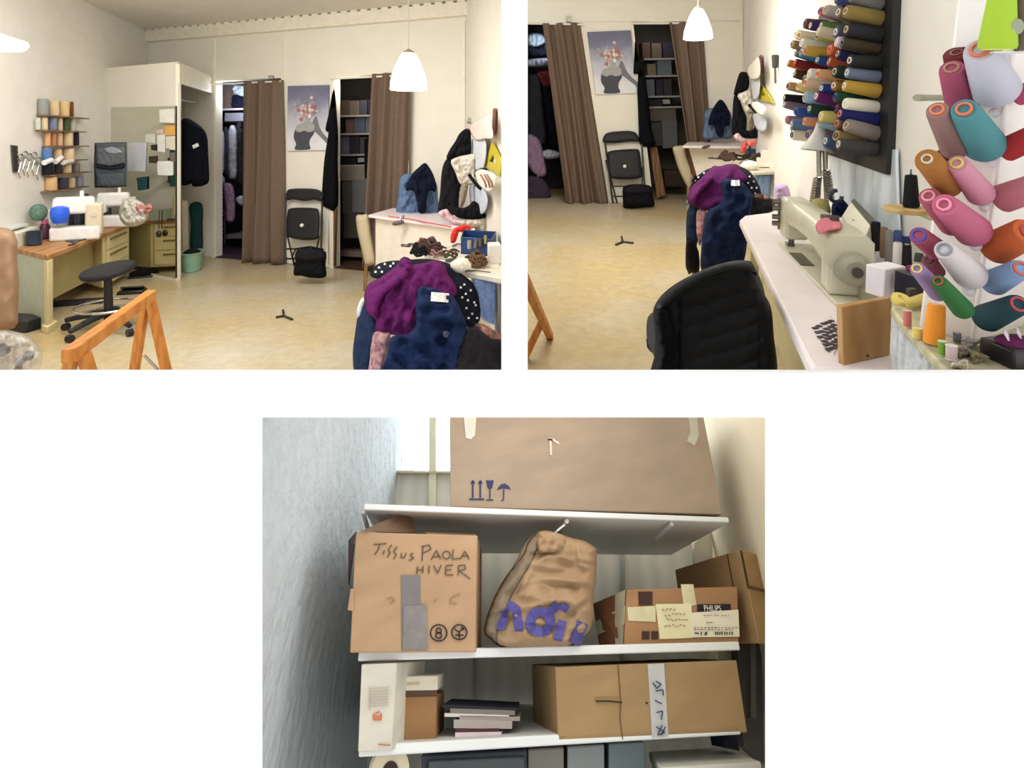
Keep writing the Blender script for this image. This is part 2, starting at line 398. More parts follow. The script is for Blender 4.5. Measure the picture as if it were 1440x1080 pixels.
# ---------------------------------------------------------------- lamps
def bell(px, Y, prof, col, label, top, emit, cat='lamp', nm='pendant_lamp'):
    g = at(px, prof[-1][0], Y); k = Y / F
    t = thing(nm, label, cat, g)
    ax = [(r * k, (prof[-1][0] - y) * k) for y, r in prof]
    M = Matrix.Translation(g)
    outer = ax[::-1]; inner = [(max(.004, r - .006), z - .002) for r, z in ax]
    obj('lamp_shade', MB().lathe(outer + inner, M, 32, cap=False), mat('shade_' + nm + str(int(px)), col, .4, .01, 4, 0, emit=emit), t, smooth=60)
    zt = ax[0][1]
    obj('cap', MB().lathe([(.004, zt - .01), (ax[0][0] * .9, zt - .004), (ax[0][0] * .9, zt + .012), (.008, zt + .03), (.004, zt + .032)], M, 20), plas((150, 140, 120)), t)
    obj('cord', MB().tube([g + Z3 * (zt + .02), g + Z3 * ((top - g.z) * .5 + zt * .3), V((g.x, g.y, top))], .004, 6), plas((205, 200, 190)), t)
    obj('bulb', MB().ball(g + Z3 * (zt * .45), .035), mat('bulb_glow', (255, 246, 226), .3, .01, 1, 0, emit=3), t)
    return g
g1 = bell(574.5, 4.2, [(75, 9), (79, 12), (85, 15), (95, 19.5), (105, 23), (115, 25.3), (126, 26)], (255, 250, 240), 'white bell-shaped pendant lamp hanging in front of the right brown curtain', ZC1, 2.4)
g1b = bell(-22, 3.3, [(36, 7), (44, 14), (50, 30), (56, 48), (60, 50), (66, 46)], (255, 252, 246), 'white pendant lamp cut off by the left edge, above the workbench', ZC1, 2.2)
# ---------------------------------------------------------------- wardrobe built against the left wall, its front boarded and mirrored
PF = R1.on(250, 395, 0); PFd = (LW1.hit(150, 200) - PF); PFd.z = 0
WF = R1.wall(PF, PFd)                     # the wardrobe's front
zw = 2.5
SB = BK1.hit(297, 200); SB.z = 0; SD = (SB - PF); WS = R1.wall(PF, SD)
t = thing('wardrobe', 'tall cream wardrobe with open right side where the black jacket hangs', 'wardrobe', PF)
LE = LW1.hit(150, 200); LE.z = 0
nf = WF.n
b = MB(); b.prism([PF, LE, LE - nf * .03, PF - nf * .03], (0, 0, zw)); obj('front_panel', b, m_wall, t)
b = MB(); q = PF + SD.normalized() * .09; i = V((-.03, 0, 0))
b.prism([PF + nf * .004, PF + V((.012, 0, 0)) + nf * .004, q + V((.012, 0, 0)), q + i, PF + i], (0, 0, zw)); obj('post', b, m_trim, t, bevel=.004)
b = MB(); hd = WS.n * .02; b.prism([PF + Z3 * (zw - .22) + hd, SB + Z3 * (zw - .22) + hd, SB + Z3 * (zw - .22) - hd, PF + Z3 * (zw - .22) - hd], (0, 0, .22)); obj('header', b, m_trim, t)
b = MB(); b.prism([PF + Z3 * zw, LE + Z3 * zw, LE + SD + Z3 * zw, SB + Z3 * zw], (0, 0, .03)); obj('top', b, m_trim, t)
b = MB(); b.tube([PF + SD * .12 + Z3 * 2.13 - WS.n * .15, PF + SD * .95 + Z3 * 2.13 - WS.n * .15], .012, 8); obj('clothes_rail', b, metal((170, 165, 155)), t)
b = MB(); q0 = PF + SD * .55 - WS.n * .5; b.prism([q0, SB - WS.n * .5, SB - WS.n * .53, q0 - WS.n * .03], (0, 0, zw - .02)); obj('inner_panel', b, m_wall, t)
# mirror
m_mir = mat('mirror_glass', (226, 226, 214), .03, .005, 2, 0, metal=1)
t = thing('mirror', 'large unframed mirror on the wardrobe front, behind the workbench', 'mirror', WF.hit(200, 385, .01))
obj('glass', quad(MB(), [(156, 151), (247, 149), (247, 391), (156, 372)], WF, .006, .012), m_mir, t)
obj('edge', quad(MB(), [(246.4, 149), (248, 149), (248, 391), (246.4, 391)], WF, .012, .016), plas((60, 58, 52)), t)
# papers and cards stuck on the mirror
NOTES = [((224, 153, 245, 173), (242, 240, 232), 'white printed sheet at the mirror top right'), ((231, 176, 246, 190), (232, 176, 96), 'orange card on the mirror under the printed sheet'),
         ((220, 182, 230, 188), (226, 196, 190), 'small pinkish note left of the orange card'), ((221, 189, 232, 214), (236, 234, 226), 'narrow white sheet in the mirror middle'),
         ((233, 191, 246, 211), (230, 222, 200), 'cream sheet on the mirror under the orange card'), ((212, 203, 220, 212), (58, 52, 48), 'dark photograph on the mirror right of the hanging white sheet'),
         ((204, 188, 218, 201), (226, 224, 214), 'curled white note in the mirror middle top'), ((209, 219, 221, 230), (72, 62, 50), 'brown photograph low on the mirror'),
         ((221, 226, 243, 247), (240, 240, 236), 'large white paper low at the mirror right'), ((232, 208, 238, 222), (150, 148, 140), 'grey slip of paper at the mirror right'),
         ((239, 214, 246, 228), (120, 114, 104), 'dark grey card at the mirror right edge')]
for (x0, y0, x1, y1), c, l in NOTES:
    tag(obj('paper_note', quad(MB(), [(x0, y0 + 1), (x1, y0), (x1, y1), (x0 + .6, y1 - 1)], WF, .002, .018), paper(c)), l, 'note', 'notes stuck on the mirror')
t = tag(obj('paper_sheet', quad(MB(), [(181, 200), (206, 201), (204, 241), (179, 240)], WF, .003, .022), paper((222, 224, 232))), 'pale blue-white paper sheet hanging right of the grey organiser', 'paper')
# grey hanging organiser
OY = 6.9
t = thing('hanging_organizer', 'dark grey fabric organiser with pockets hanging beside the mirror', 'organiser', at(156, 265, OY))
bd = puff([(133, 201), (156, 200), (178, 200), (179, 230), (178, 262), (156, 264), (133, 264), (132, 232)], OY, .03, 5, .02, .006, (9, 9), sm=False)
obj('back_cloth', bd, cloth((92, 98, 104)), t, smooth=180)
obj('pocket', puff([(134, 206), (177, 205), (177, 230), (155, 235), (135, 232)], OY - .035, .05, 6, .01, .012, (6, 6), sm=False), cloth((104, 110, 114)), t, smooth=180)
obj('pocket', puff([(134, 243), (176, 241), (176, 262), (155, 264), (135, 263)], OY - .035, .05, 6, .01, .012, (6, 6), sm=False, seed=3), cloth((84, 92, 100)), t, smooth=180)
obj('flap', puff([(135, 231), (156, 235), (176, 231), (176, 236), (156, 239), (135, 236)], OY - .05, .03, 3, .01, sm=False), cloth((44, 48, 56)), t, smooth=180)
obj('pocket_content', puff([(146, 209), (158, 206), (168, 210), (172, 215), (160, 217), (150, 215)], OY - .085, .02, 3, .0), cloth((150, 158, 166)), t, smooth=180)
# jacket in the wardrobe and the basket under it
JP = Plane(PF + SD * .45 - WS.n * .06, V((.45, -.9, 0)))
t = thing('jacket', 'black jacket hanging on the open side of the wardrobe', 'jacket', JP.hit(273, 262))
bd = puff([(253, 172), (256, 168), (262, 166), (272, 170), (285, 180), (291, 191), (292, 212), (294, 240), (293, 256), (286, 261), (279, 262.5), (271, 262), (269, 258), (266, 259.5), (254, 259), (253.5, 230), (253, 200)], JP, .11, 9, .05, .03, (7, 16))
obj('body', bd, cloth((16, 18, 28)), t, smooth=180)
obj('sleeve', puff([(284, 182), (289, 186), (292, 196), (293, 220), (294, 254), (287, 259), (284, 250), (284, 215)], JP, .13, 5, .0, .02, (5, 12), off=.02), cloth((18, 19, 30)), t, smooth=180)
obj('collar', puff([(257, 169), (263, 166), (273, 171), (270, 177), (262, 176)], JP, .13, 4, 0, off=.03), cloth((30, 32, 42)), t, smooth=180)
b = MB(); ribbon(b, [(271, 207), (279, 203)], 5, bd.front); tag(obj('brand_patch', b, cloth((225, 225, 225)), t), 'white woven patch')
obj('hanger_hook', MB().tube([JP.hit(262, 166), JP.hit(262, 158), JP.hit(264, 154), JP.hit(262, 151)], .004, 6), metal((120, 116, 108)), t)
GB = R1.on(270, 380, 0)
t = thing('basket', 'pale green plastic basket on the floor at the wardrobe foot', 'basket', GB)
M = R1.Md(GB, SD)
b = MB(); b.lathe([(.02, .005), (.13, .005), (.16, .2), (.165, .22), (.175, .225), (.175, .235), (.155, .235), (.125, .02), (.02, .018)], M @ Matrix.Diagonal((1.25, .8, 1, 1)), 28); obj('bowl', b, plas((150, 190, 166)), t)
obj('folded_cloth', MB().ball((0, 0, .2), (.16, .1, .07), M), cloth((30, 34, 38)), t)
tag(obj('scarf', puff([(267, 288), (284, 287), (285, 318), (284, 352), (268, 350), (268, 318)], Plane(SB - WS.n * .05 - SD * .15, V((.3, -1, 0))), .05, 5, .01, .03, (3, 30)), cloth((30, 62, 62)), smooth=180), 'dark green scarf hanging low inside the wardrobe above the basket', 'scarf')
tag(obj('folding_board', quad(MB(), [(256, 282), (264, 283), (265, 352), (257, 362)], JP, .02, -.15), paint((178, 168, 150))), 'beige board standing inside the wardrobe behind the post', 'board')
# ---------------------------------------------------------------- left wall: thread shelves, spools, little things
def lw(x, y, off=0): return LW1.hit(x, y, off)
SH = [(50, 112, 162), (50, 108, 183.5), (58, 112, 206), (64, 110, 227), (58, 116, 247), (56, 112, 270)]
for i, (x0, x1, y) in enumerate(SH):
    p = lw(x0, y + 1, 0); q = lw(x1, y + .2, 0); q.z = p.z; n_ = LW1.n * .10
    b = MB(); b.prism([p, q, q + n_, p + n_], (0, 0, .012))
    tag(obj('wall_shelf', b, wood((120, 92, 64), (150, 118, 84))), 'thin wooden spool shelf on the left wall, %s from the top' % ORD[i], 'shelf', 'spool shelves on the left wall')
ROWS = [
 [(54, 68, 139, (150, 150, 148), 'grey'), (71, 83, 142, (222, 196, 156), 'cream'), (85, 97, 142, (226, 194, 146), 'beige'), (98.5, 103.5, 143, (120, 78, 44), 'brown')],
 [(50, 57, 166, (196, 206, 190), 'pale green'), (59, 67, 165, (226, 206, 170), 'cream'), (69, 80, 165, (128, 136, 160), 'blue-grey'), (81.5, 88, 166, (222, 200, 160), 'beige'), (89, 98, 164, (74, 92, 60), 'green'), (99, 106, 166, (190, 186, 172), 'grey')],
 [(63, 71, 187, (218, 170, 122), 'tan'), (72, 79, 187, (190, 132, 96), 'rust'), (80, 88, 187, (214, 176, 140), 'pinkish beige'), (90, 102, 186, (226, 200, 160), 'cream'), (104, 111, 184, (44, 40, 58), 'navy')],
 [(60, 73, 208, (92, 126, 176), 'blue'), (76, 87, 210, (224, 190, 150), 'peach'), (89, 104, 209, (232, 202, 164), 'cream')],
 [(60, 74, 228, (34, 34, 44), 'black'), (77, 87, 229, (58, 50, 56), 'dark brown'), (88, 100, 230, (210, 190, 150), 'beige'), (103, 112, 231, (120, 116, 116), 'grey')],
 [(64, 80, 249, (216, 178, 126), 'tan'), (81, 95, 250, (64, 62, 74), 'charcoal'), (96, 106, 250, (196, 172, 138), 'sand'), (107, 117, 248, (132, 132, 148), 'grey-blue')]]
for r, row in enumerate(ROWS):
    z = MW['wall_shelf' if r == 0 else 'wall_shelf.%03d' % r].translation.z + .012
    for (x0, x1, yt, c, cn) in row:
        xm = (x0 + x1) / 2; p = lw(xm, SH[r][2], .05); p.z = z; Y = (p - CAM).y; rad = (x1 - x0) / 2 * Y / F * .95
        zt = at(xm, yt, Y).z; spool(p + Z3 * .003, V((p.x, p.y, max(zt, z + .06))), rad, rad * .92, c, (190, 160, 120) if r < 4 else (60, 54, 50), 'thread_spool',
              '%s thread spool on the %s shelf of the left wall rack' % (cn, ORD[r]), 'thread spool', 'spools on the left wall shelves', hole=.3, n=14)
t = thing('hook_rack', 'dark grey slotted metal strip fixed upright on the left wall', 'rack', lw(22, 242, .01))
obj('strip', quad(MB(), [(17, 204), (25, 205), (27, 242), (20, 242)], LW1, .012, .02), metal((96, 94, 88), .5), t)
b = MB()
for i in range(5): b.tube([lw(22 + i * .5, 211 + i * 6, .02), lw(24 + i * .5, 212 + i * 6, .06), lw(24.5 + i * .5, 210 + i * 6, .065)], .004, 6)
obj('hook', b, metal((150, 148, 140)), t)
for i, (x, y) in enumerate(((30, 222), (36, 218), (42, 221), (49, 219), (55, 226))):
    p = lw(x, y, .03); b = MB(); r = .035
    b.tube([p + D1 * (math.cos(a_ * .7) * r) + Z3 * (math.sin(a_ * .7) * r) for a_ in range(10)], .007, 6); b.tube([p - Z3 * r, p - Z3 * (r + .1) - D1 * .05, p - Z3 * (r + .16) - D1 * .02], .005, 6)
    tag(obj('bobbin_hook', b, metal((186, 184, 180))), 'bright metal ring with a tail on the left wall, %s from the dark strip' % ORD[i], 'hook', 'metal rings on the left wall')
tag(obj('electric_cord', MB().tube([lw(30, 236, .012), lw(38, 234, .012), lw(47, 229, .012), lw(56, 230, .012), lw(62, 226, .012)], .006, 6), plas((170, 168, 164))), 'grey cord drooping across the left wall under the rings', 'cord')
for i, (x0, x1, y0, y1, c, l) in enumerate(((62, 72, 225, 229, (240, 240, 238), 'white paper roll lying over the black spool'), (78, 86, 221, 228, (238, 238, 234), 'white cap standing over the dark brown spool'), (88, 101, 226, 229, (232, 226, 210), 'white strip over the beige spool'))):
    tag(obj('paper_roll', MB().cyl(lw(x0, y1, .1), lw(x1, y0, .1), .025), paper(c)), l, 'roll', 'white rolls on the spool rack')
# ---------------------------------------------------------------- workbench
zt = .65
A = R1.on(67, 359, zt); Bf = R1.on(191, 311, zt); Ed = (Bf - A).normalized(); Sd = (R1.on(28, 350, zt) - A).normalized()
Eb = WF.hit(191, 311, .02); Eb.z = zt; wid = 1.0
def bench(u, v, z): p = A + Ed * u + Sd * v; return V((p.x, p.y, z))
LB = (Bf - A).length - .05
t = thing('workbench', 'long sewing workbench with brown top along the left wall', 'workbench', bench(1, .4, 0))
bq = [bench(0, 0, zt), bench(LB, 0, zt), bench(LB, wid * .93, zt), bench(0, wid, zt)]
obj('tabletop', MB().prism(bq, (0, 0, -.045)), wood((186, 140, 92), (162, 114, 70), 3), t, bevel=.006)
obj('end_panel', MB().prism([bench(.02, .06, 0), bench(.06, .06, 0), bench(.06, .7, 0), bench(.02, .7, 0)], (0, 0, zt - .045)), paint((190, 196, 176)), t)
b = MB(); b.prism([bench(.0, -.0, 0.06), bench(.10, -.0, .06), bench(.10, .07, .06), bench(.0, .07, .06)], (0, 0, zt - .105)); b.prism([bench(-.03, -.03, 0), bench(.16, -.03, 0), bench(.16, .09, 0), bench(-.03, .09, 0)], (0, 0, .06)); obj('leg', b, paint((226, 212, 164)), t, bevel=.006)
obj('modesty_panel', MB().prism([bench(.1, .28, .16), bench(1.35, .22, .16), bench(1.35, .25, .16), bench(.1, .31, .16)], (0, 0, zt - .21)), mat('panel_olive', (176, 164, 116), .6, .06, 5, .02), t)
b = MB(); u0, u1 = 1.28, LB - .12
b.prism([bench(u0, .05, .07), bench(u1, .05, .07), bench(u1, .75, .07), bench(u0, .75, .07)], (0, 0, zt - .115)); obj('drawer_cabinet', b, paint((222, 206, 152)), t, bevel=.005)
m_dr = paint((230, 216, 168))
for i, (z0, z1) in enumerate(((.45, .6), (.28, .435), (.1, .265))):
    d = obj('drawer', MB().prism([bench(u0 + .1, .05, z0), bench(u1 - .03, .05, z0), bench(u1 - .03, .03, z0), bench(u0 + .1, .03, z0)], (0, 0, z1 - z0)), m_dr, t, bevel=.004)
    MW[d.name] = MW[t.name]
    h = obj('handle', MB().prism([bench(u0 + .2, .03, z1 - .055), bench(u1 - .12, .03, z1 - .055), bench(u1 - .12, .012, z1 - .055), bench(u0 + .2, .012, z1 - .055)], (0, 0, .02)), paint((140, 122, 78)), d)
def onb(x, y, h=0): return R1.on(x, y, zt + h)
tag(obj('table_mat', MB().prism([onb(60, 330), onb(105, 343), onb(140, 326), onb(92, 316)], (0, 0, .008)), plas((48, 50, 54), .6)), 'black rubber mat under the left sewing machine', 'mat')
# domestic sewing machines
def machine(p, d, L, label, body, flip=1):
    M = R1.Md(p, d) @ Matrix.Diagonal((1, 1, 1.45, 1)); t = thing('sewing_machine', label, 'sewing machine', p, 'white sewing machines on the workbench', M)
    w = L * .42
    m1 = plas(body, .4); m2 = plas((214, 202, 176), .45)
    b = MB(); b.box((L * .5, 0, .045), (L, w, .09), M); obj('base', b, m1, t, bevel=.015)
    b = MB(); b.box((L * .87, 0, L * .34), (L * .36, w * .86, L * .55), M, .96); obj('column', b, m2, t, bevel=.02)
    b = MB(); b.box((L * .47, 0, L * .58), (L * .9, w * .78, L * .28), M, .9); obj('arm', b, m1, t, bevel=.02)
    b = MB(); b.box((L * .14, 0, L * .42), (L * .3, w * .72, L * .24), M, 1.1); obj('head', b, m1, t, bevel=.015)
    b = MB(); b.tube([M @ V((L * .13, 0, L * .34)), M @ V((L * .13, 0, .1))], .006, 6); b.box((L * .13, -.01, .082), (.02, .035, .008), M); obj('presser_foot', b, metal((150, 150, 150)), t)
    b = MB(); b.tube([M @ V((L * 1.0, 0, L * .55)), M @ V((L * 1.045, 0, L * .55))], L * .1, 20); obj('handwheel', b, m1, t, bevel=.004)
    b = MB(); b.tube([M @ V((L * .88, -w * .41, L * .42)), M @ V((L * .88, -w * .47, L * .42))], L * .06, 16); obj('stitch_dial', b, plas((200, 196, 186)), t)
    b = MB(); b.tube([M @ V((L * .62, 0, L * .68)), M @ V((L * .62, 0, L * .82))], [L * .05, L * .04], 12); obj('thread_reel', b, thr((236, 234, 228)), t)
    return t
machine(onb(71, 339), V((.88, .48, 0)), .40, 'white sewing machine nearest the left end of the workbench', (232, 230, 226))
machine(onb(134, 320), V((.92, .38, 0)), .37, 'white sewing machine on the workbench middle, in front of the grey organiser', (238, 236, 232))
p = onb(84, 326); tag(obj('tape_dispenser', MB().lathe([(.02, 0), (.055, .004), (.075, .05), (.08, .11), (.07, .15), (.03, .165), (.01, .166)], Matrix.Translation(at(84, 314, (p - CAM).y - .62)), 22), plas((40, 96, 226))), 'bright blue rounded tub on the left sewing machine', 'tub')
p = R1.on(54, 311, .83); tag(obj('glass_jar', MB().ball(p + Z3 * .085, (.075, .075, .085)), mat('glass_green', (120, 150, 132), .2, .3, 30, .05, trans=.3)), 'green glass jar at the back of the workbench left end', 'jar')
p = onb(48, 345); tag(obj('pot', MB().lathe([(.05, 0), (.06, .01), (.06, .12), (.065, .13), (.05, .13), (.05, .05), (.01, .05)], Matrix.Translation(p), 20), plas((34, 52, 74))), 'navy round pot at the workbench left corner', 'pot')
t = thing('bottle', 'dark purple bottle with pink cap beside the navy pot', 'bottle', onb(63, 336)); p = onb(63, 336); M = Matrix.Translation(p)
obj('body', MB().lathe([(.03, 0), (.045, .01), (.045, .12), (.03, .15), (.02, .15)], M, 18), plas((84, 40, 66)), t); obj('cap', MB().lathe([(.024, .15), (.028, .152), (.026, .19), (.01, .192)], M, 16), plas((206, 92, 132)), t)
for i, (q, c, l) in enumerate((([(-6, 327), (24, 329), (62, 316), (20, 316)], (226, 224, 206), 'stack of cream pattern sheets at the back left of the workbench'), ([(26, 336), (36, 339), (62, 325), (52, 322)], (206, 190, 176), 'beige folder slanting on the workbench left end'), ([(-2, 322), (16, 324), (40, 317), (14, 316)], (216, 220, 214), 'pale grey pattern paper behind the cream sheets'))):
    b = MB(); h_ = (.13, .0, .15)[i]; b.prism([onb(x, y, h_) for x, y in q], (0, 0, (-.128, .02, .02)[i])); tag(obj('pattern_paper', b, paper(c)), l, 'paper')
p = R1.on(171, 321, zt)
tag(obj('cloth_bundle', puff([(168, 292), (173, 284), (181, 278), (190, 280), (199, 284), (207, 292), (209, 303), (203, 313), (188, 319), (175, 316), (168, 306)], 6.45, .1, 9, .08, .05, (7, 6)), cloth((206, 202, 192)), smooth=180), 'crumpled white cloth right of the middle sewing machine', 'cloth')
b = MB(); b.prism([onb(178, 318), onb(190, 313), onb(184, 306), onb(170, 312)], (0, 0, .13)); tag(obj('tray', b, plas((172, 180, 168))), 'grey-green tray on the workbench by the mirror', 'tray')
tag(obj('fabric_scrap', puff([(190, 292), (196, 287), (204, 289), (211, 286), (215, 293), (210, 300), (202, 299), (197, 303)], 6.36, .04, 4, .02, .03, (4, 4)), cloth((186, 130, 124)), smooth=180), 'pinkish fabric scrap on the tray by the mirror', 'fabric')
tag(obj('scissors', MB().tube([onb(186, 318, .02), onb(192, 316, .03), onb(199, 313, .02)], .014, 6), plas((40, 40, 42))), 'black scissors lying on the white cloth by the mirror', 'scissors')
for i, (x, y, c, h, l) in enumerate(((104, 288, (40, 40, 52), .12, 'black jar behind the left sewing machine'), (112, 290, (52, 54, 66), .1, 'dark grey jar behind the sewing machines'), (120, 290, (30, 28, 34), .15, 'tall black can between the sewing machines'), (127, 291, (60, 62, 70), .12, 'grey can left of the middle sewing machine'))):
    p = onb(x, y + 33); h *= 2.6; tag(obj('jar', MB().lathe([(.03, 0), (.045, .004), (.045, h * .8), (.03, h), (.01, h)], Matrix.Translation(p), 16), plas(c)), l, 'jar', 'jars behind the sewing machines')
t = thing('presser_pedal', 'black foot pedal on the floor under the workbench', 'pedal', R1.on(186, 412, 0))
M = R1.M(R1.on(186, 412, 0), .3); obj('base', MB().box((0, 0, .02), (.26, .16, .04), M, .9), plas((24, 24, 26)), t, bevel=.01); obj('treadle', MB().box((0, 0, .06), (.2, .12, .02), M @ RX(-12)), plas((34, 34, 36)), t, bevel=.006)
t = thing('shoe', 'black shoe on the floor in front of the mirror foot', 'shoe', R1.on(199, 392, 0)); M = R1.M(R1.on(199, 390, 0), .5)
obj('sole', MB().box((0, 0, .012), (.28, .1, .024), M), plas((20, 20, 20)), t, bevel=.01); obj('upper', MB().ball((.0, 0, .05), (.13, .048, .045), M), cloth((22, 22, 24)), t)
tag(obj('power_strip', MB().box((0, 0, .02), (.5, .12, .04), R1.M(R1.on(105, 428, 0), .35)), plas((34, 36, 44)), bevel=.008), 'black bar lying on the floor under the workbench', 'bar')
# ---------------------------------------------------------------- swivel stool
SP = R1.on(153, 463, 0)
t = thing('swivel_stool', 'black round swivel stool with chrome foot ring by the workbench', 'stool', SP)
top = R1.on(151.5, 378, .52); M = Matrix.Translation(top) @ RX(9) @ RY(-6)
obj('seat', MB().lathe([(.02, -.05), (.17, -.05), (.2, -.035), (.208, -.012), (.2, .006), (.17, .014), (.02, .016)], M, 40), mat('vinyl_black', (34, 35, 39), .6, .08, 30, .03), t)
obj('column', MB().tube([SP + Z3 * .06, SP + Z3 * .3 + (top - SP - Z3 * .52) * .5, top - Z3 * .05], [.038, .034, .03], 16), plas((26, 27, 30), .5), t)
R = .35
for k in range(5):
    a_ = math.radians(72 * k + 40); d = V((math.cos(a_), math.sin(a_), 0))
    lg = obj('leg', MB().tube([SP + Z3 * .15, SP + d * .15 + Z3 * .13, SP + d * R + Z3 * .085], [.032, .028, .02], 10), plas((28, 30, 36), .5), t)
    c = SP + d * R; pd = V((-d.y, d.x, 0)); obj('caster', MB().cyl(c + Z3 * .03 - pd * .022, c + Z3 * .03 + pd * .022, .03, n=14), plas((22, 22, 24)), lg)
obj('foot_ring', MB().tube([SP + V((.25 * math.cos(i * .2618), .25 * math.sin(i * .2618), .2)) for i in range(25)], .011, 8), metal((200, 198, 196), .2), t)
b = MB()
for k in range(3):
    a_ = math.radians(120 * k + 10); d = V((math.cos(a_), math.sin(a_), 0)); b.tube([SP + Z3 * .2 + d * .03, SP + d * .25 + Z3 * .2], .008, 8)
obj('ring_spoke', b, metal((180, 178, 176), .25), t)
obj('height_lever', MB().tube([top - Z3 * .06, top - Z3 * .07 + V((-.16, -.06, 0))], .008, 8), plas((60, 54, 50)), t)
# ---------------------------------------------------------------- orange trestle
zn = .72; TN = R1.on(95.5, 493, zn); TF = R1.on(213, 408.5, zn)
t = thing('trestle', 'orange varnished wooden trestle in the foreground', 'trestle', V(((TN.x + TF.x) / 2, (TN.y + TF.y) / 2, 0)))
m_or = wood((204, 136, 62), (186, 114, 46), 7)
M = R1.Md(TN, TF - TN); Lt = (TF - TN).length
obj('beam', MB().box((Lt / 2, 0, -.025), (Lt, .055, .06), M), m_or, t, bevel=.006)
def leg(p, q): obj('leg', MB().tube([p, q], .03, 4), m_or, t, smooth=0)
y_ = M.to_3x3() @ V((0, 1, 0)); e_ = (TF - TN).normalized()
n0 = TN + e_ * .1 - Z3 * .05; n1 = TF - e_ * .02 - Z3 * .05
for base, sg, px_ in ((n0, 1, None), (n0, -1, None)):
    q = base + y_ * sg * .2; q.z = 0; leg(base + y_ * sg * .02, q)
leg(n1, R1.on(247, 580, 0)); leg(n1 + V((-.03, 0, 0)), R1.on(180, 580, 0))
obj('brace_wire', MB().tube([R1.on(203, 500, .28), R1.on(222, 520, .24)], .008, 6), metal((150, 146, 140)), t)
# ---------------------------------------------------------------- bags at the left edge
tag(obj('paper_bag', puff([(-40, 322), (-12, 318), (10, 321), (20, 326), (25, 340), (24, 362), (27, 400), (25, 436), (26, 460), (0, 467), (-40, 470)], 4.55, .2, 16, .12, .02, (16, 24), sm=False), mat('kraft_brown', (158, 128, 104), .85, .08, 8, .15, spec=.1), smooth=180), 'brown kraft paper bag standing at the left edge beside the workbench', 'bag')
t = thing('plastic_bag', 'clear plastic bag of odds and ends on the floor at the left corner', 'bag', at(20, 520, 4.15))
obj('film', puff([(-30, 470), (0, 464), (22, 466), (42, 474), (56, 490), (60, 508), (50, 524), (20, 534), (-30, 534)], 4.05, .16, 14, .1, .06, (7, 7)), mat('plastic_film', (206, 204, 202), .2, .3, 9, .3, spec=.6, alpha=.4), t, smooth=180)
for i, (x, y, r, c) in enumerate(((4, 492, 9, (70, 46, 44)), (26, 482, 8, (222, 214, 196)), (14, 480, 6, (206, 200, 180)), (40, 500, 7, (130, 126, 132)), (28, 508, 7, (186, 186, 190)), (26, 518, 5, (170, 100, 100)))):
    obj('content', MB().ball(at(x, y, 3.93), r * 3.9 / F), cloth(c), t)
tag(obj('black_case', MB().box((0, 0, .05), (.35, .2, .1), R1.M(R1.on(30, 462, 0), -.2)), plas((30, 30, 34)), bevel=.01), 'black flat case on the floor under the workbench end', 'case')

# more small things at the mirror end of the workbench
tag(obj('framed_card', quad(MB(), [(192, 250), (206, 248), (206, 266), (194, 268)], WF, .006, .03), paper((48, 82, 88))), 'dark teal card leaning on the mirror behind the tray', 'card')
tag(obj('dark_card', quad(MB(), [(238, 247), (246, 246), (246, 262), (239, 262)], WF, .004, .02), paper((36, 56, 54))), 'dark green card at the mirror right edge under the large paper', 'card')
tag(obj('reflected_cord', MB().tube([WF.hit(224, 296, .03), WF.hit(223.5, 312, .03), WF.hit(223.5, 322, .03)], .006, 6), plas((54, 46, 40))), 'thin dark cord on the mirror, standing in for a reflection', 'cord')  # reflection of a cord, modelled as a thin tube on the mirror
tag(obj('reflected_plug', MB().ball(WF.hit(223.5, 329, .05), (.032, .03, .04)), plas((34, 30, 28))), 'black plug on the mirror cord, standing in for a reflection', 'plug')  # reflected black ball, added as an object just off the glass
for i, (x, y, r, h, c, l) in enumerate(((150, 311, .05, .16, (52, 56, 62), 'dark grey tin right of the middle sewing machine'), (163, 305, .045, .2, (70, 66, 60), 'brown tin behind the white cloth'), (204, 303, .04, .14, (150, 60, 54), 'dark red pot on the tray side'), (186, 306, .035, .1, (226, 222, 212), 'small white pot before the white cloth'), (176, 309, .03, .17, (40, 50, 52), 'dark green bottle by the middle sewing machine'))):
    tag(obj('pot', MB().lathe([(r * .9, 0), (r, .005), (r, h * .9), (r * .8, h), (.008, h)], Matrix.Translation(onb(x, y)), 16), plas(c)), l, 'pot')
for i, (x, y, d_, c, l) in enumerate(((96, 345, .4, (44, 44, 50), 'black power cable lying along the workbench front'), (118, 336, .3, (210, 206, 198), 'white cable by the left sewing machine'))):
    P_ = onb(x, y, .008); tag(obj('cable', MB().tube([P_ + V((.05 * math.sin(k * 1.3), 0, 0)) * .4 + Ed * (k * .07) for k in range(8)], .006, 6), plas(c)), l, 'cable')
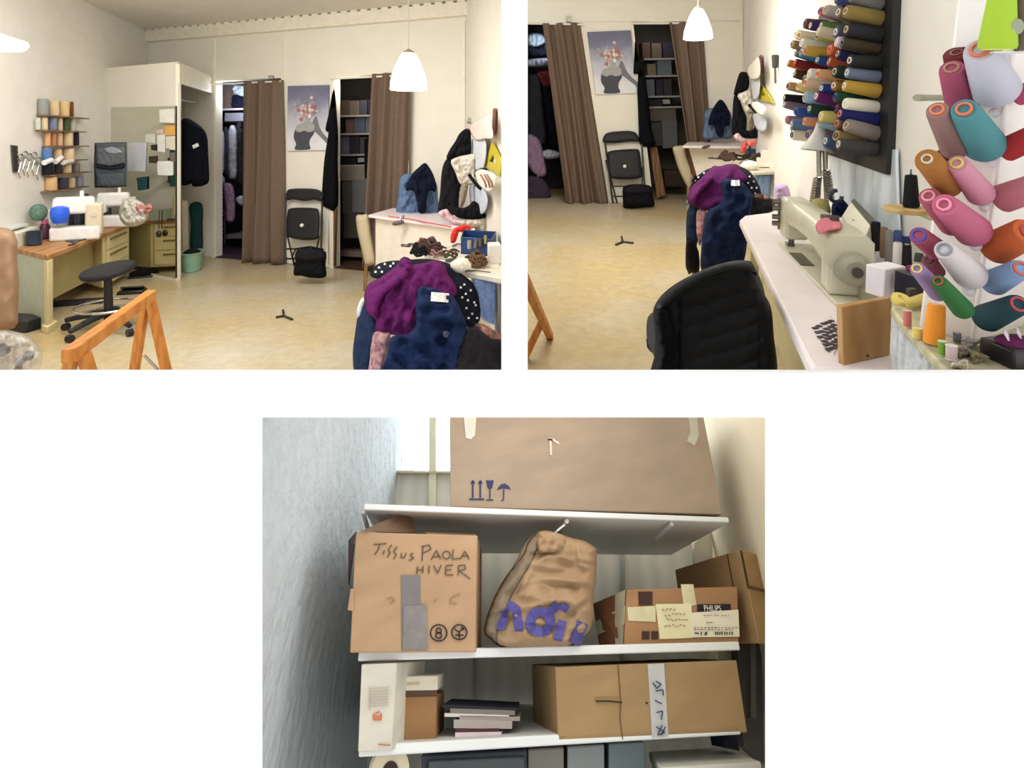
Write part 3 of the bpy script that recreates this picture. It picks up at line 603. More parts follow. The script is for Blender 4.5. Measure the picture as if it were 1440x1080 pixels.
# ---------------------------------------------------------------- things shared by both views of the shop: builders
m_cur = cloth((116, 98, 84), .12)
def canvas_mat(h):
    m = mat('canvas_grey_%d' % (h * 1000), (176, 178, 190), .8, .05, 6, 0); nt = m.node_tree; N = nt.nodes; L = nt.links; b = N['Principled BSDF']
    tc = N.new('ShaderNodeTexCoord'); sp = N.new('ShaderNodeSeparateXYZ'); L.new(tc.outputs['Object'], sp.inputs[0])
    nz = N.new('ShaderNodeTexNoise'); nz.inputs['Scale'].default_value = 7; L.new(tc.outputs['Object'], nz.inputs['Vector'])
    ma = N.new('ShaderNodeMath'); ma.operation = 'MULTIPLY_ADD'; ma.inputs[1].default_value = .35 * h; L.new(nz.outputs['Fac'], ma.inputs[0]); L.new(sp.outputs['Z'], ma.inputs[2])
    mr = N.new('ShaderNodeMapRange'); mr.inputs[1].default_value = .17 * h; mr.inputs[2].default_value = 1.17 * h; L.new(ma.outputs[0], mr.inputs[0])
    cr = N.new('ShaderNodeValToRGB'); e = cr.color_ramp.elements; e[0].position = .1; e[0].color = lin((226, 226, 230)); e[1].position = .95; e[1].color = lin((112, 114, 136))
    k = cr.color_ramp.elements.new(.5); k.color = lin((188, 188, 200)); k = cr.color_ramp.elements.new(.78); k.color = lin((128, 130, 152))
    L.new(mr.outputs[0], cr.inputs[0]); L.new(cr.outputs[0], b.inputs['Base Color']); return m
def poster(PL, q, label, fig, s):
    t = thing('poster', label, 'picture', PL.hit(*q[3]))
    obj('canvas', quad(MB(), q, PL, .03, .035), canvas_mat(abs((PL.hit(*q[0]) - PL.hit(*q[3])).z)), t)
    def sub(nm, pts, c, off, sm=True):
        pts = [(q[0][0] + (q[1][0] - q[0][0]) * u + (q[3][0] - q[0][0]) * v, q[0][1] + (q[1][1] - q[0][1]) * u + (q[3][1] - q[0][1]) * v) for u, v in pts]
        ol = [(p.x, p.y) for p in (crom([V(p) for p in pts], 1.5) if sm else [V(p) for p in pts])]
        return obj(nm, quad(MB(), ol, PL, .001, off), paper(c), t)
    if 0: sub('painted_sky', [(0, 0), (1, 0), (1, .2), (.85, .27), (.7, .23), (.5, .28), (.3, .22), (.15, .3), (0, .26)], (146, 148, 166), .0362, False)
    if 0: sub('painted_haze', [(.0, .52), (.15, .49), (.3, .52), (.7, .5), (.85, .47), (1, .5), (1, 1), (0, 1)], (212, 212, 220), .0362, False)
    sub('painted_arm', [(.56, .66), (.6, .58), (.68, .48), (.73, .52), (.78, .64), (.88, .75), (1, .84), (1, .92), (.9, .86), (.76, .77), (.66, .71)], (122, 122, 128), .0368)
    sub('painted_dress', [(.18, .70), (.22, .65), (.3, .68), (.42, .70), (.54, .67), (.64, .66), (.65, .74), (.57, .82), (.54, .9), (.55, .985), (.2, .985), (.22, .9), (.16, .8)], (82, 82, 90), .0374)
    sub('painted_shoulders', [(.2, .68), (.24, .61), (.34, .58), (.42, .55), (.43, .46), (.5, .44), (.56, .47), (.56, .55), (.62, .58), (.66, .63), (.64, .7), (.5, .72), (.42, .69), (.3, .72)], (168, 166, 166), .038)
    r_ = random.Random(s)
    for i in range(60):
        u, v = .46 + r_.gauss(0, .12), .36 + r_.gauss(0, .07); w = .02 + r_.random() * .03
        c = r_.choice([(206, 158, 152), (214, 190, 184), (226, 222, 220), (176, 120, 118), (140, 140, 140), (206, 204, 202), (166, 168, 164)])
        sub('painted_flower', [(u + w * math.cos(k * 1.05) * (.7 + .5 * r_.random()), v + w * .72 * math.sin(k * 1.05) * (.7 + .5 * r_.random())) for k in range(6)], c, .0385 + i * .0003)
    return t
def folding_chair(pts, PL, label, off0, off1, dot):
    # pts: left/right tube tops and feet, pads as pixel outlines on a leaning plane
    tl, tr, fl, fr = pts['tl'], pts['tr'], pts['fl'], pts['fr']
    LP = pts['plane']; t = thing('folding_chair', label, 'chair', LP.hit(*fl))
    mt = metal((64, 64, 64), .35); mp = mat('vinyl_pad', (38, 38, 40), .6, .1, 30, .05)
    for x0, y0, x1, y1 in ((*tl, *fl), (*tr, *fr)): obj('leg', MB().tube([LP.hit(x0, y0), LP.hit(x1, y1)], .013, 8), mt, t)
    for x0, y0, x1, y1 in pts['rear']: obj('rear_leg', MB().tube([LP.hit(x0, y0, -.05), LP.hit(x1, y1, -.03)], .012, 8), mt, t)
    obj('backrest', puff(pts['back'], LP, .05, 5, .03), mp, t, smooth=60)
    s = obj('seat', puff(pts['seat'], LP, .05, 6, .03), mp, t, smooth=60)
    c = LP.hit(*dot, .055); M = Matrix.Translation(c); b = MB(); b.ball(c, .025); tag(obj('sticker', b, paper((235, 235, 230)), s), 'white round sticker')
    for y in pts['bars']: obj('crossbar', MB().tube([LP.hit(pts['barx'][0], y, -.02), LP.hit(pts['barx'][1], y, -.02)], .01, 8), mt, t)
    return t
# ================================================================ room 1, back wall things
zr = BK1.hit(350, 117).z
t = thing('curtain_rod', 'white curtain rod across the left doorway', 'rod', w1(sA0, zr, .05)); obj('rod', MB().tube([w1(sA0 - .02, zr, .05), w1(sA1 + .04, zr, .05)], .013, 10), plas((232, 228, 216)), t); obj('bracket', MB().box(w1(s1(384), zr + .06, .03), (.06, .06, .05)), metal((150, 144, 130)), t)
zr2 = BK1.hit(520, 109).z
t = thing('curtain_rod', 'white curtain rod across the right doorway', 'rod', w1(sB0, zr2, .05)); obj('rod', MB().tube([w1(sB0 - .02, zr2, .05), w1(sB1 + .04, zr2, .05)], .013, 10), plas((232, 228, 216)), t)
tag(obj('curtain', curtain(BK1.hit(345, 114, .06), BK1.hit(397, 112.5, .06), BK1.hit(343, 368, .08), BK1.hit(398, 371, .08), 2.6, .06, BK1.n, seed=.6), m_cur, smooth=180), 'brown curtain gathered beside the poster in the left doorway', 'curtain')
tag(obj('curtain', curtain(BK1.hit(525, 104, .06), BK1.hit(579, 101, .06), BK1.hit(516, 376, .08), BK1.hit(571, 384, .08), 2.7, .06, BK1.n, seed=2.1), m_cur, smooth=180), 'brown curtain behind the bell lamp in the right doorway', 'curtain')
poster(BK1, [(404.5, 121), (462.5, 119.5), (461, 211), (403.5, 212)], 'grey print of a woman with flowers for a head, above the folding chair', 0, 3)
LPa = BK1.hit(405, 372, .30); LPb = BK1.hit(405, 265, .05); LPl = Plane(LPa, (LPb - LPa).cross(U1))
folding_chair({'plane': LPl, 'tl': (402.5, 272), 'tr': (453.5, 272), 'fl': (401, 372), 'fr': (451, 374), 'rear': [(404, 330, 414, 374), (449, 332, 441, 374)],
  'back': [(402, 277), (404, 268), (411, 265.5), (430, 265), (444, 266), (452, 270), (454, 283), (442, 281), (428, 282.5), (412, 280.5), (402, 282)],
  'seat': [(404, 300), (407, 293.5), (420, 292), (440, 292.5), (448, 296), (449, 315), (448, 332), (443, 337), (425, 337.5), (408, 334), (403, 328)], 'bars': (350, 364), 'barx': (403, 450)}, BK1,
  'folded black chair with white dot leaning between the left curtain and right doorway', 0, 0, (424.5, 317))
tag(obj('wall_board', quad(MB(), [(401, 284), (463, 284), (461, 362), (403, 362)], BK1, .008, .012), m_white), 'white board on the wall behind the folded chair', 'board')
BG = 6.85
t = thing('bag', 'black shoulder bag on the floor before the folded chair', 'bag', R1.on(436, 390, 0))
obj('body', puff([(413, 386), (415, 368), (417, 352), (424, 348), (440, 349), (454, 352), (459, 357), (458, 372), (458, 389), (440, 391), (424, 388)], BG, .13, 9, .08, .02, (9, 9)), cloth((22, 22, 25)), t, smooth=180)
obj('flap', puff([(416, 354), (424, 349), (453, 353), (458, 358), (457, 366), (436, 369), (416, 366)], BG - .05, .13, 6, .0, .01, (8, 8)), cloth((30, 30, 34)), t, smooth=180)
obj('strap', MB().tube([at(414, 372, BG - .06), at(411, 360, BG), at(416, 350, BG + .03), at(436, 347, BG + .03), at(455, 351, BG + .02)], .01, 8), cloth((18, 18, 20)), t)
# black coat on the left jamb of the right doorway
tag(obj('coat', puff([(470, 124), (472, 140), (474, 165), (475.5, 190), (475, 230), (476, 270), (475, 290), (468, 297), (460, 293), (452.5, 289), (453, 265), (455.5, 230), (459, 205), (462, 186), (459, 185), (457.5, 181), (461, 165), (464, 150), (467, 132)], BK1, .08, 6, .02, .02, (5, 18), off=.04), cloth((14, 15, 22)), smooth=180), 'long black coat hanging on the left edge of the right doorway', 'coat')
# left doorway contents
def ni(x, y, off): return BK1.hit(x, y, -off)
def nbox(nm, q, off, dep, m, label, cat, group=None, **k):
    a_ = [BK1.hit(x, y, -off) for x, y in q]; return tag(obj(nm, MB().prism(a_, -BK1.n * dep), m, **k), label, cat, group)
nbox('shelf_board', [(296, 153), (352, 151.5), (352, 154), (296, 156)], .55, .5, paint((176, 172, 176)), 'grey shelf high inside the left doorway', 'shelf')
nbox('storage_box', [(306, 129), (323, 128), (323, 152), (306, 153)], .6, .35, card((104, 88, 84)), 'brown-grey box on the high shelf in the left doorway', 'box')
nbox('storage_box', [(306, 118.5), (322, 118), (322, 128), (306, 128.6)], .6, .35, card((94, 90, 84)), 'grey box topping the stack on the left doorway shelf', 'box')
tag(obj('garment_bag', puff([(325, 135), (334, 133), (342, 136), (348, 134), (352, 152), (325, 152.5)], BK1, .1, 6, .05, .03, (5, 5), off=-.7), cloth((22, 26, 44)), smooth=180), 'dark navy folded clothes on the left doorway shelf', 'clothes')
tag(obj('plastic_sack', puff([(324, 120), (334, 118), (346, 120), (352, 126), (350, 135), (338, 137), (328, 134)], BK1, .1, 6, .05, .05, (5, 4), off=-.75), mat('sack_white', (190, 204, 216), .3, .15, 20, .3, spec=.5), smooth=180), 'white plastic sack above the navy clothes in the left doorway', 'sack')
tag(obj('folded_linen', puff([(346, 122), (353, 118), (356, 134), (348, 138)], BK1, .06, 4, .02, off=-.7), cloth((92, 98, 110)), smooth=180), 'grey linen at the top right of the left doorway', 'linen')
nbox('wire_crate', [(316, 159), (353, 158.5), (353, 169.5), (316, 170.5)], .6, .3, mat('crate', (140, 142, 156), .5, .3, 60, .2), 'grey slatted crate under the shelf in the left doorway', 'crate')
b = MB(); b.tube([ni(303, 172, .6), ni(356, 171, .6)], .015, 8); tag(obj('clothes_rail', b, metal((110, 108, 112))), 'metal clothes rail across the left doorway', 'rail')
for i, (x0, x1, y0, y1, c, l, cat) in enumerate(((303.5, 313, 158, 185, (130, 138, 140), 'pale grey-green cloth at the left doorway edge', 'clothes'), (304, 316, 181, 242, (170, 168, 186), 'pale lilac blouse at the left edge of the left doorway', 'blouse'), (313, 322, 178, 246, (52, 50, 62), 'charcoal garment second on the doorway rail', 'garment'),
        (320, 334, 176, 250, (158, 160, 172), 'light grey shirt in the middle of the doorway rail', 'shirt'), (330, 343, 172, 258, (44, 40, 46), 'black garment right on the doorway rail', 'garment'), (338, 350, 174, 262, (66, 52, 56), 'dark brown garment beside the left curtain', 'garment'))):
    xm = (x0 + x1) / 2; w = x1 - x0
    tag(obj('hanging_garment', puff([(xm - w * .15, y0), (xm + w * .15, y0), (xm + w * .45, y0 + 9), (x1, y0 + 30), (x1 - 1, y1), (xm, y1 + 2), (x0 + 1, y1 - 1), (x0, y0 + 30), (xm - w * .45, y0 + 9)], BK1, .08, 4, .05, .03, (3, 14), off=-.45 - .05 * (i % 3), seed=i), cloth(c), smooth=180), l, cat, 'clothes in the left doorway')
tag(obj('garment_bag', puff([(313, 262), (320, 257), (328, 262), (331, 280), (330, 310), (318, 311), (316, 290)], BK1, .1, 5, .05, .03, (4, 9), off=-.3), cloth((136, 108, 136)), smooth=180), 'mauve dress hanging low in the left doorway', 'dress')
tag(obj('linen_bundle', puff([(331, 281), (338, 275), (347, 278), (348, 287), (338, 289)], BK1, .1, 5, .05, .02, (4, 4), off=-.4), cloth((176, 178, 196)), smooth=180), 'pale folded linen behind the left curtain', 'linen')
t = thing('wire_trolley', 'white wire trolley low at the left of the left doorway', 'trolley', ni(308, 345, .35)); mw_ = metal((196, 192, 204), .4)
for y in (246, 279, 305, 330): obj('wire_tray', MB().tube([ni(302, y + 3, .3), ni(316, y - 4, .7), ni(316, y - 9, .75), ni(302, y - 3, .3)], .012, 6), mw_, t)
for x, o_ in ((303, .3), (316, .62)): obj('upright', MB().tube([ni(x, 240, o_), ni(x, 343, o_)], .012, 6), mw_, t)
tag(obj('linen_bundle', puff([(303, 250), (309, 246), (315, 249), (315, 259), (304, 262)], BK1, .05, 4, .03, .02, (4, 4), off=-.45), cloth((150, 156, 190)), smooth=180), 'blue-white cloth on the wire trolley', 'linen')
nbox('floor_tray', [(318, 329), (341, 328), (341, 335), (318, 336)], .5, .3, plas((120, 112, 120)), 'grey tray on the closet floor of the left doorway', 'tray')
# right doorway contents
for i, (y, x0) in enumerate(((162, 478), (187.5, 476), (217, 476), (232, 476))):
    nbox('shelf_board', [(x0, y), (545, y - 1), (545, y + 1.5), (x0, y + 2.5)], .45, .4, paint((150, 144, 138)), 'store shelf in the right doorway, %s from the top' % ORD[i], 'shelf', 'store shelves')
SB_ = [((478, 141, 490, 162), (84, 66, 58), 'brown box left on the top store shelf'), ((491, 142, 505, 162), (96, 86, 74), 'taupe box in the middle of the top store shelf'), ((506, 141, 516, 162), (62, 62, 72), 'slate box on the top store shelf'), ((517, 140, 530, 162), (40, 40, 52), 'navy box right on the top store shelf'),
       ((486, 168, 497, 187), (92, 72, 62), 'brown box on the second store shelf'), ((498, 165, 513, 187), (76, 80, 92), 'grey-blue box on the second store shelf'), ((514, 164, 530, 187), (88, 92, 100), 'grey box right on the second store shelf'),
       ((476, 192, 490, 217), (92, 96, 112), 'pale slate box on the third store shelf'), ((492, 191, 505, 217), (46, 42, 52), 'black box on the third store shelf'), ((506, 193, 516, 217), (74, 64, 66), 'dark brown box on the third store shelf'),
       ((478, 222, 500, 232), (34, 36, 40), 'flat black box on the fourth store shelf'), ((503, 222, 512, 228), (150, 146, 140), 'small white box on the fourth store shelf')]
for (x0, y0, x1, y1), c, l in SB_: nbox('storage_box', [(x0, y0), (x1, y0 - .6), (x1, y1), (x0, y1 + .6)], .5, .25, card(c), l, 'box', 'boxes on the store shelves', bevel=.004)
for (x0, y0, x1, y1, c, l, cat) in ((476, 234, 522, 255, (106, 100, 88), 'grey-green chest under the store shelves', 'chest'), (480, 255, 494, 302, (70, 66, 62), 'dark grey sack under the chest', 'sack'), (494, 253, 520, 300, (88, 88, 90), 'grey suitcase in the right doorway', 'suitcase'), (482, 300, 508, 336, (58, 50, 46), 'brown crate low in the right doorway', 'crate')):
    nbox(cat, [(x0, y0), (x1, y0), (x1, y1), (x0, y1)], .35, .3, cloth(c) if cat == 'sack' else plas(c, .6), l, cat, bevel=.02)
nbox('garment_roll', [(511, 195), (521, 193), (522, 250), (512, 252)], .3, .1, cloth((14, 14, 18)), 'black garment behind the right curtain', 'garment', bevel=.02)
nbox('door_leaf', [(463, 296), (472, 294), (470, 375), (462, 372)], -.01, .04, wood((140, 104, 74), (110, 78, 52), 5), 'narrow brown wooden board at the right doorway foot', 'board')
nbox('threshold_step', [(474, 352), (512, 354), (512, 362), (474, 360)], .4, .3, paint((120, 100, 88)), 'pale step inside the right doorway', 'step')
# ---------------------------------------------------------------- right wall: hanging things
def rp(x, y, off=0): return RW1.hit(x, y, off)
def hang(nm, pts, Y, c, label, cat, group=None, bulge=.07, R=6, back=.03, amp=.03, fr=(6, 10), m=None, seed=0):
    return tag(obj(nm, puff(pts, Y, bulge, R, back, amp, fr, seed=seed), m or cloth(c), smooth=180), label, cat, group)
hang('jacket', [(655, 181), (661, 184), (662.5, 200), (662, 216), (655, 221), (640, 224), (628, 223), (632, 211), (640, 199), (646, 188)], 6.0, (26, 26, 30), 'black jacket hung at the corner hook above the white tote bag', 'jacket')
hang('coat', [(625, 228), (632, 222), (640, 236), (645, 254), (652, 262), (646, 270), (647, 296), (640, 302), (617, 302), (619, 270), (621, 243)], 6.05, (30, 29, 33), 'black coat hanging below the jacket at the wall corner', 'coat')
hang('tote_bag', [(634, 228), (640, 222), (655, 218), (668, 217), (670, 228), (669, 240), (671, 253), (665, 259), (650, 260), (645, 255), (640, 242)], 5.85, (222, 214, 200), 'white cloth tote bag hanging at the corner', 'bag', amp=.04, fr=(6, 6))
hang('tote_bag', [(668, 244), (676, 238), (690, 242), (698, 248), (696, 262), (688, 270), (680, 266), (672, 258)], depthf(RW1, .12), (226, 222, 214), 'white striped bag hanging under the yellow set square', 'bag')
b = MB(); D_ = 5.45
for x in (681, 686, 690): b.tube([rp(x - 5, 246, .19), rp(x + 1, 256, .2), rp(x + 3, 264, .19)], .008, 6)
tag(obj('bag_strap', b, cloth((150, 110, 96))), 'brown straps lying over the striped white bag', 'strap')
tag(obj('strap', MB().tube([at(660, 246, 5.5), at(664, 252, 5.45), at(672, 262, 5.4), at(677, 266, 5.4)], .016, 8), cloth((26, 26, 28))), 'black strap between the two white bags', 'strap')
tag(obj('strap', MB().tube([at(668, 248, 5.42), at(672, 240, 5.4), at(678, 238, 5.38), at(685, 239, 5.38)], .014, 8), cloth((40, 40, 44))), 'black handle over the striped white bag', 'strap')
hang('pillowcase', [(660, 178), (670, 170), (684, 162), (690, 161), (692, 178), (693, 194), (682, 195), (672, 197), (663, 190)], depthf(RW1, .08), (232, 214, 206), 'pinkish white cloth pinned high on the right wall', 'cloth', bulge=.03, amp=.01)
tag(obj('ruler', quad(MB(), [(693, 153), (697, 152), (696, 190), (692, 191)], RW1, .006, .02), plas((132, 44, 52))), 'dark red ruler hanging on the right wall', 'ruler')
hang('blouse', [(662, 198), (672, 198), (682, 196), (684, 215), (680, 236), (670, 240), (664, 232)], depthf(RW1, .05), (206, 212, 218), 'pale blue-white blouse behind the yellow set square', 'blouse', amp=.02)
hang('blouse', [(660, 262), (672, 262), (682, 268), (686, 285), (680, 300), (664, 298)], depthf(RW1, .05), (198, 206, 220), 'pale blue cloth hanging below the white bags', 'cloth')
hang('cloth_strip', [(648, 262), (658, 258), (656, 275), (650, 292), (645, 290)], 5.8, (150, 138, 122), 'taupe cloth strip between the black coat and pale cloth', 'cloth')
b = MB(); sq = 5.0
o3 = [rp(692, 199, .03), rp(705, 226, .03), rp(702, 247, .03), rp(681, 234, .03)]; i3 = [rp(692.5, 217, .03), rp(697, 227, .03), rp(695.5, 230, .03), rp(688, 227, .03)]
for i in range(4):
    j = (i + 1) % 4; b.prism([o3[i], o3[j], i3[j], i3[i]], -RW1.n * .01)
tag(obj('set_square', b, plas((206, 190, 40), .3)), 'yellow set square with a hole hanging on the right wall', 'set square')
t = thing('wall_hook', 'metal coat hook at the corner above the black jacket', 'hook', rp(660, 172, .02)); obj('plate', MB().box(rp(660, 170, .015), (.03, .02, .07)), metal((130, 126, 120)), t); obj('prong', MB().tube([rp(660, 172, .02), rp(658, 174, .06), rp(657, 171, .08)], .007, 6), metal((150, 146, 140)), t)
# denim and hoodie on the wall behind the cabinet
hang('jeans', [(562, 252), (572, 244), (584, 246), (600, 250), (613, 256), (616, 280), (616, 301), (590, 303), (559, 301), (560, 275)], 6.75, (100, 122, 154), 'blue denim garment hanging behind the white cabinet', 'denim', amp=.05)
hang('hooded_jacket', [(597, 229), (603, 234), (610, 247), (614, 262), (612, 270), (604, 268), (600, 280), (598, 298), (588, 298), (586, 280), (580, 268), (571, 268), (573, 258), (580, 244), (588, 236)], 6.6, (22, 27, 46), 'navy hooded jacket hanging over the blue denim', 'jacket', amp=.06)
# ---------------------------------------------------------------- white cabinet with the folded-out leaf
zc = .82
def oc(x, y, h=0): return R1.on(x, y, zc + h)
t = thing('cutting_cabinet', 'white cutting cabinet with a pinkish white top by the right wall', 'cabinet', R1.on(600, 420, 0))
tp = [oc(518, 302), oc(552, 292.5), oc(663, 300), oc(668, 322)]
obj('top', MB().prism(tp, (0, 0, -.03)), mat('top_white', (240, 226, 228), .4, .03, 6, .01), t, bevel=.004)
fp = [oc(528, 305.5, -.03), oc(662, 325, -.03)]; drop = .52
obj('front_panel', MB().prism([fp[0], fp[1], fp[1] - Z3 * drop, fp[0] - Z3 * drop], V((.25, .97, 0)) * .03), paint((236, 226, 212)), t)
obj('edge_strip', MB().prism([oc(521, 304, -.03), oc(528, 305.5, -.03), oc(528, 305.5, -.55), oc(521, 304, -.5)], V((.25, .97, 0)) * .03), wood((104, 66, 48), (84, 50, 36)), t)
Yc = (oc(518, 302) - CAM).y
lf = obj('side_leaf', puff([(501, 304), (509, 302), (518, 303), (522, 330), (528, 366), (522, 373), (514, 372), (507, 345), (502, 322)], Yc + .05, .06, 8, .04), mat('leaf_beige', (190, 176, 148), .6, .05, 6, .03), t, smooth=60)
for x0, y0, x1, y1 in ((515, 372, 513, 400), ): obj('leg', MB().tube([at(x0, y0, Yc), V((at(x1, y1, Yc).x, at(x1, y1, Yc).y, 0))], .022, 4), wood((150, 112, 70), (124, 90, 54)), t, smooth=0)
for p in (oc(660, 318, -.03), oc(655, 304, -.03)): obj('leg', MB().tube([p + V((-.03, .05, 0)), V((p.x - .03, p.y + .05, 0))], .022, 4), paint((220, 214, 204)), t, smooth=0)
tag(obj('measuring_tape', MB().tube([oc(546, 304.2, .006), oc(580, 309, .006), oc(612, 315, .006), oc(634, 319, .006)], .007, 6), plas((206, 90, 96))), 'red tape line lying along the white cabinet edge', 'tape')
t = thing('iron_rest', 'dark oval clip on the white cabinet front', 'clip', at(560, 314, 6.2)); obj('body', puff([(551, 315), (556, 311), (566, 309.5), (569, 311), (567, 315), (556, 317.5)], 6.12, .04, 3, .02), plas((92, 84, 82)), t, smooth=60); obj('loop', MB().tube([at(562, 310, 6.1), at(564, 305, 6.12), at(568, 303, 6.15), at(567, 309, 6.12)], .008, 6), metal((170, 150, 150)), t)
hang('black_fabric', [(630, 287), (640, 291), (652, 292), (660, 288), (666, 282.5), (674, 288), (683, 302), (681, 307), (665, 308.5), (646, 307), (636, 299)], 5.55, (24, 24, 27), 'heap of black fabric on the far right of the white cabinet', 'fabric')
hang('pink_fabric', [(617, 298), (628, 294), (634, 301), (644, 309), (652, 315), (640, 316), (626, 308), (618, 304)], 5.7, (232, 196, 204), 'pale pink fabric beside the black heap', 'fabric', bulge=.04)
hang('beige_fabric', [(640, 310), (655, 309), (676, 309), (681, 316), (668, 319), (650, 318)], 5.5, (212, 196, 186), 'beige fabric under the black heap', 'fabric', bulge=.04)
for i, (pts, l) in enumerate((([(640, 320), (646, 321), (643, 334), (640, 341), (634, 341), (634, 330)], 'red ribbon drooping at the cabinet corner'), ([(644, 319), (652, 316), (661, 318), (662, 325), (655, 329), (648, 326), (642, 326)], 'red ribbon roll on the cabinet corner'))):
    hang('ribbon', pts, 5.2, (218, 60, 56), l, 'ribbon', 'red ribbons', bulge=.05, R=4, amp=.02, fr=(3, 3), seed=i)
# ---------------------------------------------------------------- serger table and its clutter
zs = .75
def os_(x, y, h=0): return R1.on(x, y, zs + h)
t = thing('side_table', 'white round-cornered table covered in sewing clutter, right edge', 'table', R1.on(690, 470, 0))
tp = [os_(596, 356), (os_(626, 369)), os_(632, 374.5), os_(642, 379), os_(656, 382), os_(690, 388), os_(716, 393), os_(716, 352), os_(650, 340)]
obj('tabletop', MB().prism(tp, (0, 0, -.04)), mat('laminate', (224, 216, 204), .4, .05, 8, .01), t, bevel=.008)
for x, y in ((700, 388), (640, 352)): p = os_(x, y); obj('leg', MB().tube([p - Z3 * .04, V((p.x, p.y, 0))], .02, 8), metal((150, 150, 150)), t)
tag(obj('cloth_drape', puff([(666, 392), (684, 394), (703, 397), (703.5, 430), (703, 456), (690, 455), (676, 446), (668, 420)], 3.95, .03, 6, .02, .015, (4, 20)), cloth((136, 160, 206)), smooth=180), 'light blue cloth hanging under the cluttered table', 'cloth')
t = thing('tool_tray', 'blue plastic tray of tools on the cluttered table', 'tray', os_(670, 358)); Yt = 4.55
q = [os_(648, 357), os_(691, 361), os_(698, 348), os_(652, 345)]; b = MB(); b.prism(q, (0, 0, .012))
for i in range(4):
    p0, p1 = q[i], q[(i + 1) % 4]; cc = sum(q, V((0, 0, 0))) / 4; b.prism([p0, p1, p1.lerp(cc, .05), p0.lerp(cc, .05)], (0, 0, .13))
obj('bin', b, plas((36, 62, 112)), t, bevel=.004)
for i, (x, y, r, c) in enumerate(((660, 342, .02, (150, 144, 134)), (668, 341, .018, (96, 92, 84)), (676, 339, .02, (72, 66, 58)), (683, 335, .014, (150, 130, 60)), (688, 341, .022, (54, 66, 48)), (690, 345, .02, (40, 38, 36)))):
    p = at(x, y + 8, 4.5); obj('tool', MB().tube([p, at(x + 2 * math.sin(i * 2), y - 4, 4.52)], r * .8, 8), plas(c), t)
CL = [(570, 345, 598, 350, .02, (60, 54, 44), 'dark scissors on the table end nearest the cabinet', 'scissors'), (596, 349, 606, 341, .03, (110, 84, 78), 'brown leather strap in the table clutter', 'strap'), (600, 352, 618, 358, .04, (74, 56, 54), 'dark brown belt coil above the magenta coat', 'belt'),
      (579, 357, 600, 361, .03, (30, 28, 30), 'black belt lying above the magenta coat', 'belt'), (612, 350, 628, 349, .025, (84, 74, 70), 'grey brown tool on the table middle', 'tool'), (634, 352, 646, 354, .02, (64, 60, 48), 'dark olive clip left of the blue tray', 'clip'),
      (626, 364, 640, 362, .02, (90, 80, 60), 'olive strap near the table front', 'strap'), (668, 368, 676, 377, .03, (96, 74, 58), 'brown cord coil at the table front', 'cord'), (655, 362, 668, 364, .022, (70, 62, 50), 'dark pliers in front of the blue tray', 'pliers'), (646, 381, 690, 383, .012, (96, 88, 62), 'long olive needle tool at the table front edge', 'tool')]
for x0, y0, x1, y1, r, c, l, ct in CL:
    clutter(ct, os_(x0, y0, .008), os_(x1, y1, .008), r, c, l, Z3)
tag(obj('pincushion', MB().ball(os_(648, 374, .035), (.07, .06, .05)), cloth((236, 230, 216)), smooth=180), 'white round pincushion at the table front', 'pincushion')
tag(obj('white_box', MB().box((0, 0, .07), (.09, .12, .14), R1.M(os_(695, 370), .1)), paint((236, 230, 222)), bevel=.01), 'white box right of the blue tray', 'box')
b = MB(); b.prism([os_(640, 366), os_(664, 372), os_(700, 378), os_(704, 366), os_(668, 360)], (0, 0, .006)); tag(obj('pattern_paper', b, paper((232, 224, 208))), 'cream paper spread at the table front', 'paper')
# ---------------------------------------------------------------- heap of garments thrown over a low rack
class Mound:
    def __init__(s, c, r): s.c = V(c); s.r = r
    def __call__(s, x, y):
        d = ray(x, y); o_ = CAM - s.c; D = V([d[i] / s.r[i] for i in range(3)]); O = V([o_[i] / s.r[i] for i in range(3)])
        a_ = D.dot(D); b_ = D.dot(O); c_ = O.dot(O) - 1; q = b_ * b_ - a_ * c_
        if q < 0: return -b_ / a_
        return (-b_ - math.sqrt(q)) / a_
H1 = Mound(at(600, 480, 4.2), (.62, .62, .62))
def heap(nm, pts, c, off, label, cat, amp=.03, fr=(12, 20), R=7, th=.045, m=None, seed=0, H=None, sm=True):
    h = H or H1; return puff(pts, lambda x, y: h(x, y) - off, th, R, .03, amp, fr, seed=seed, sm=sm, step=4.2)
def hp(nm, pts, c, off, label, cat, **k):
    b = heap(nm, pts, c, off, label, cat, **k); o_ = obj(nm, b, k.get('m') or cloth(c), smooth=180); tag(o_, label, cat, 'heap of garments in the right foreground'); return b, o_
t = thing('garment_rack', 'low rack under the heap of garments', 'rack', R1.on(600, 560, 0))
for x in (545, 655): obj('post', MB().tube([V((at(x, 480, 4.3).x, 4.3, 0)), V((at(x, 480, 4.3).x, 4.3, .55))], .02, 8), metal((120, 120, 120)), t)
obj('rail', MB().tube([V((at(540, 480, 4.3).x, 4.3, .55)), V((at(660, 480, 4.3).x, 4.3, .55))], .02, 8), metal((120, 120, 120)), t)
dots = mat('cloth_dots', (24, 26, 40), .9, .1, 60, .2)
b, o_ = hp('dotted_blouse', [(520, 385), (530, 372), (548, 367), (566, 366), (600, 364), (630, 370), (648, 384), (668, 402), (675, 430), (674, 452), (660, 462), (640, 440), (600, 400), (560, 390), (530, 392)], (24, 26, 40), .0, 'navy polka dot garment at the back of the heap', 'garment')
d_ = MB(); r_ = random.Random(5)
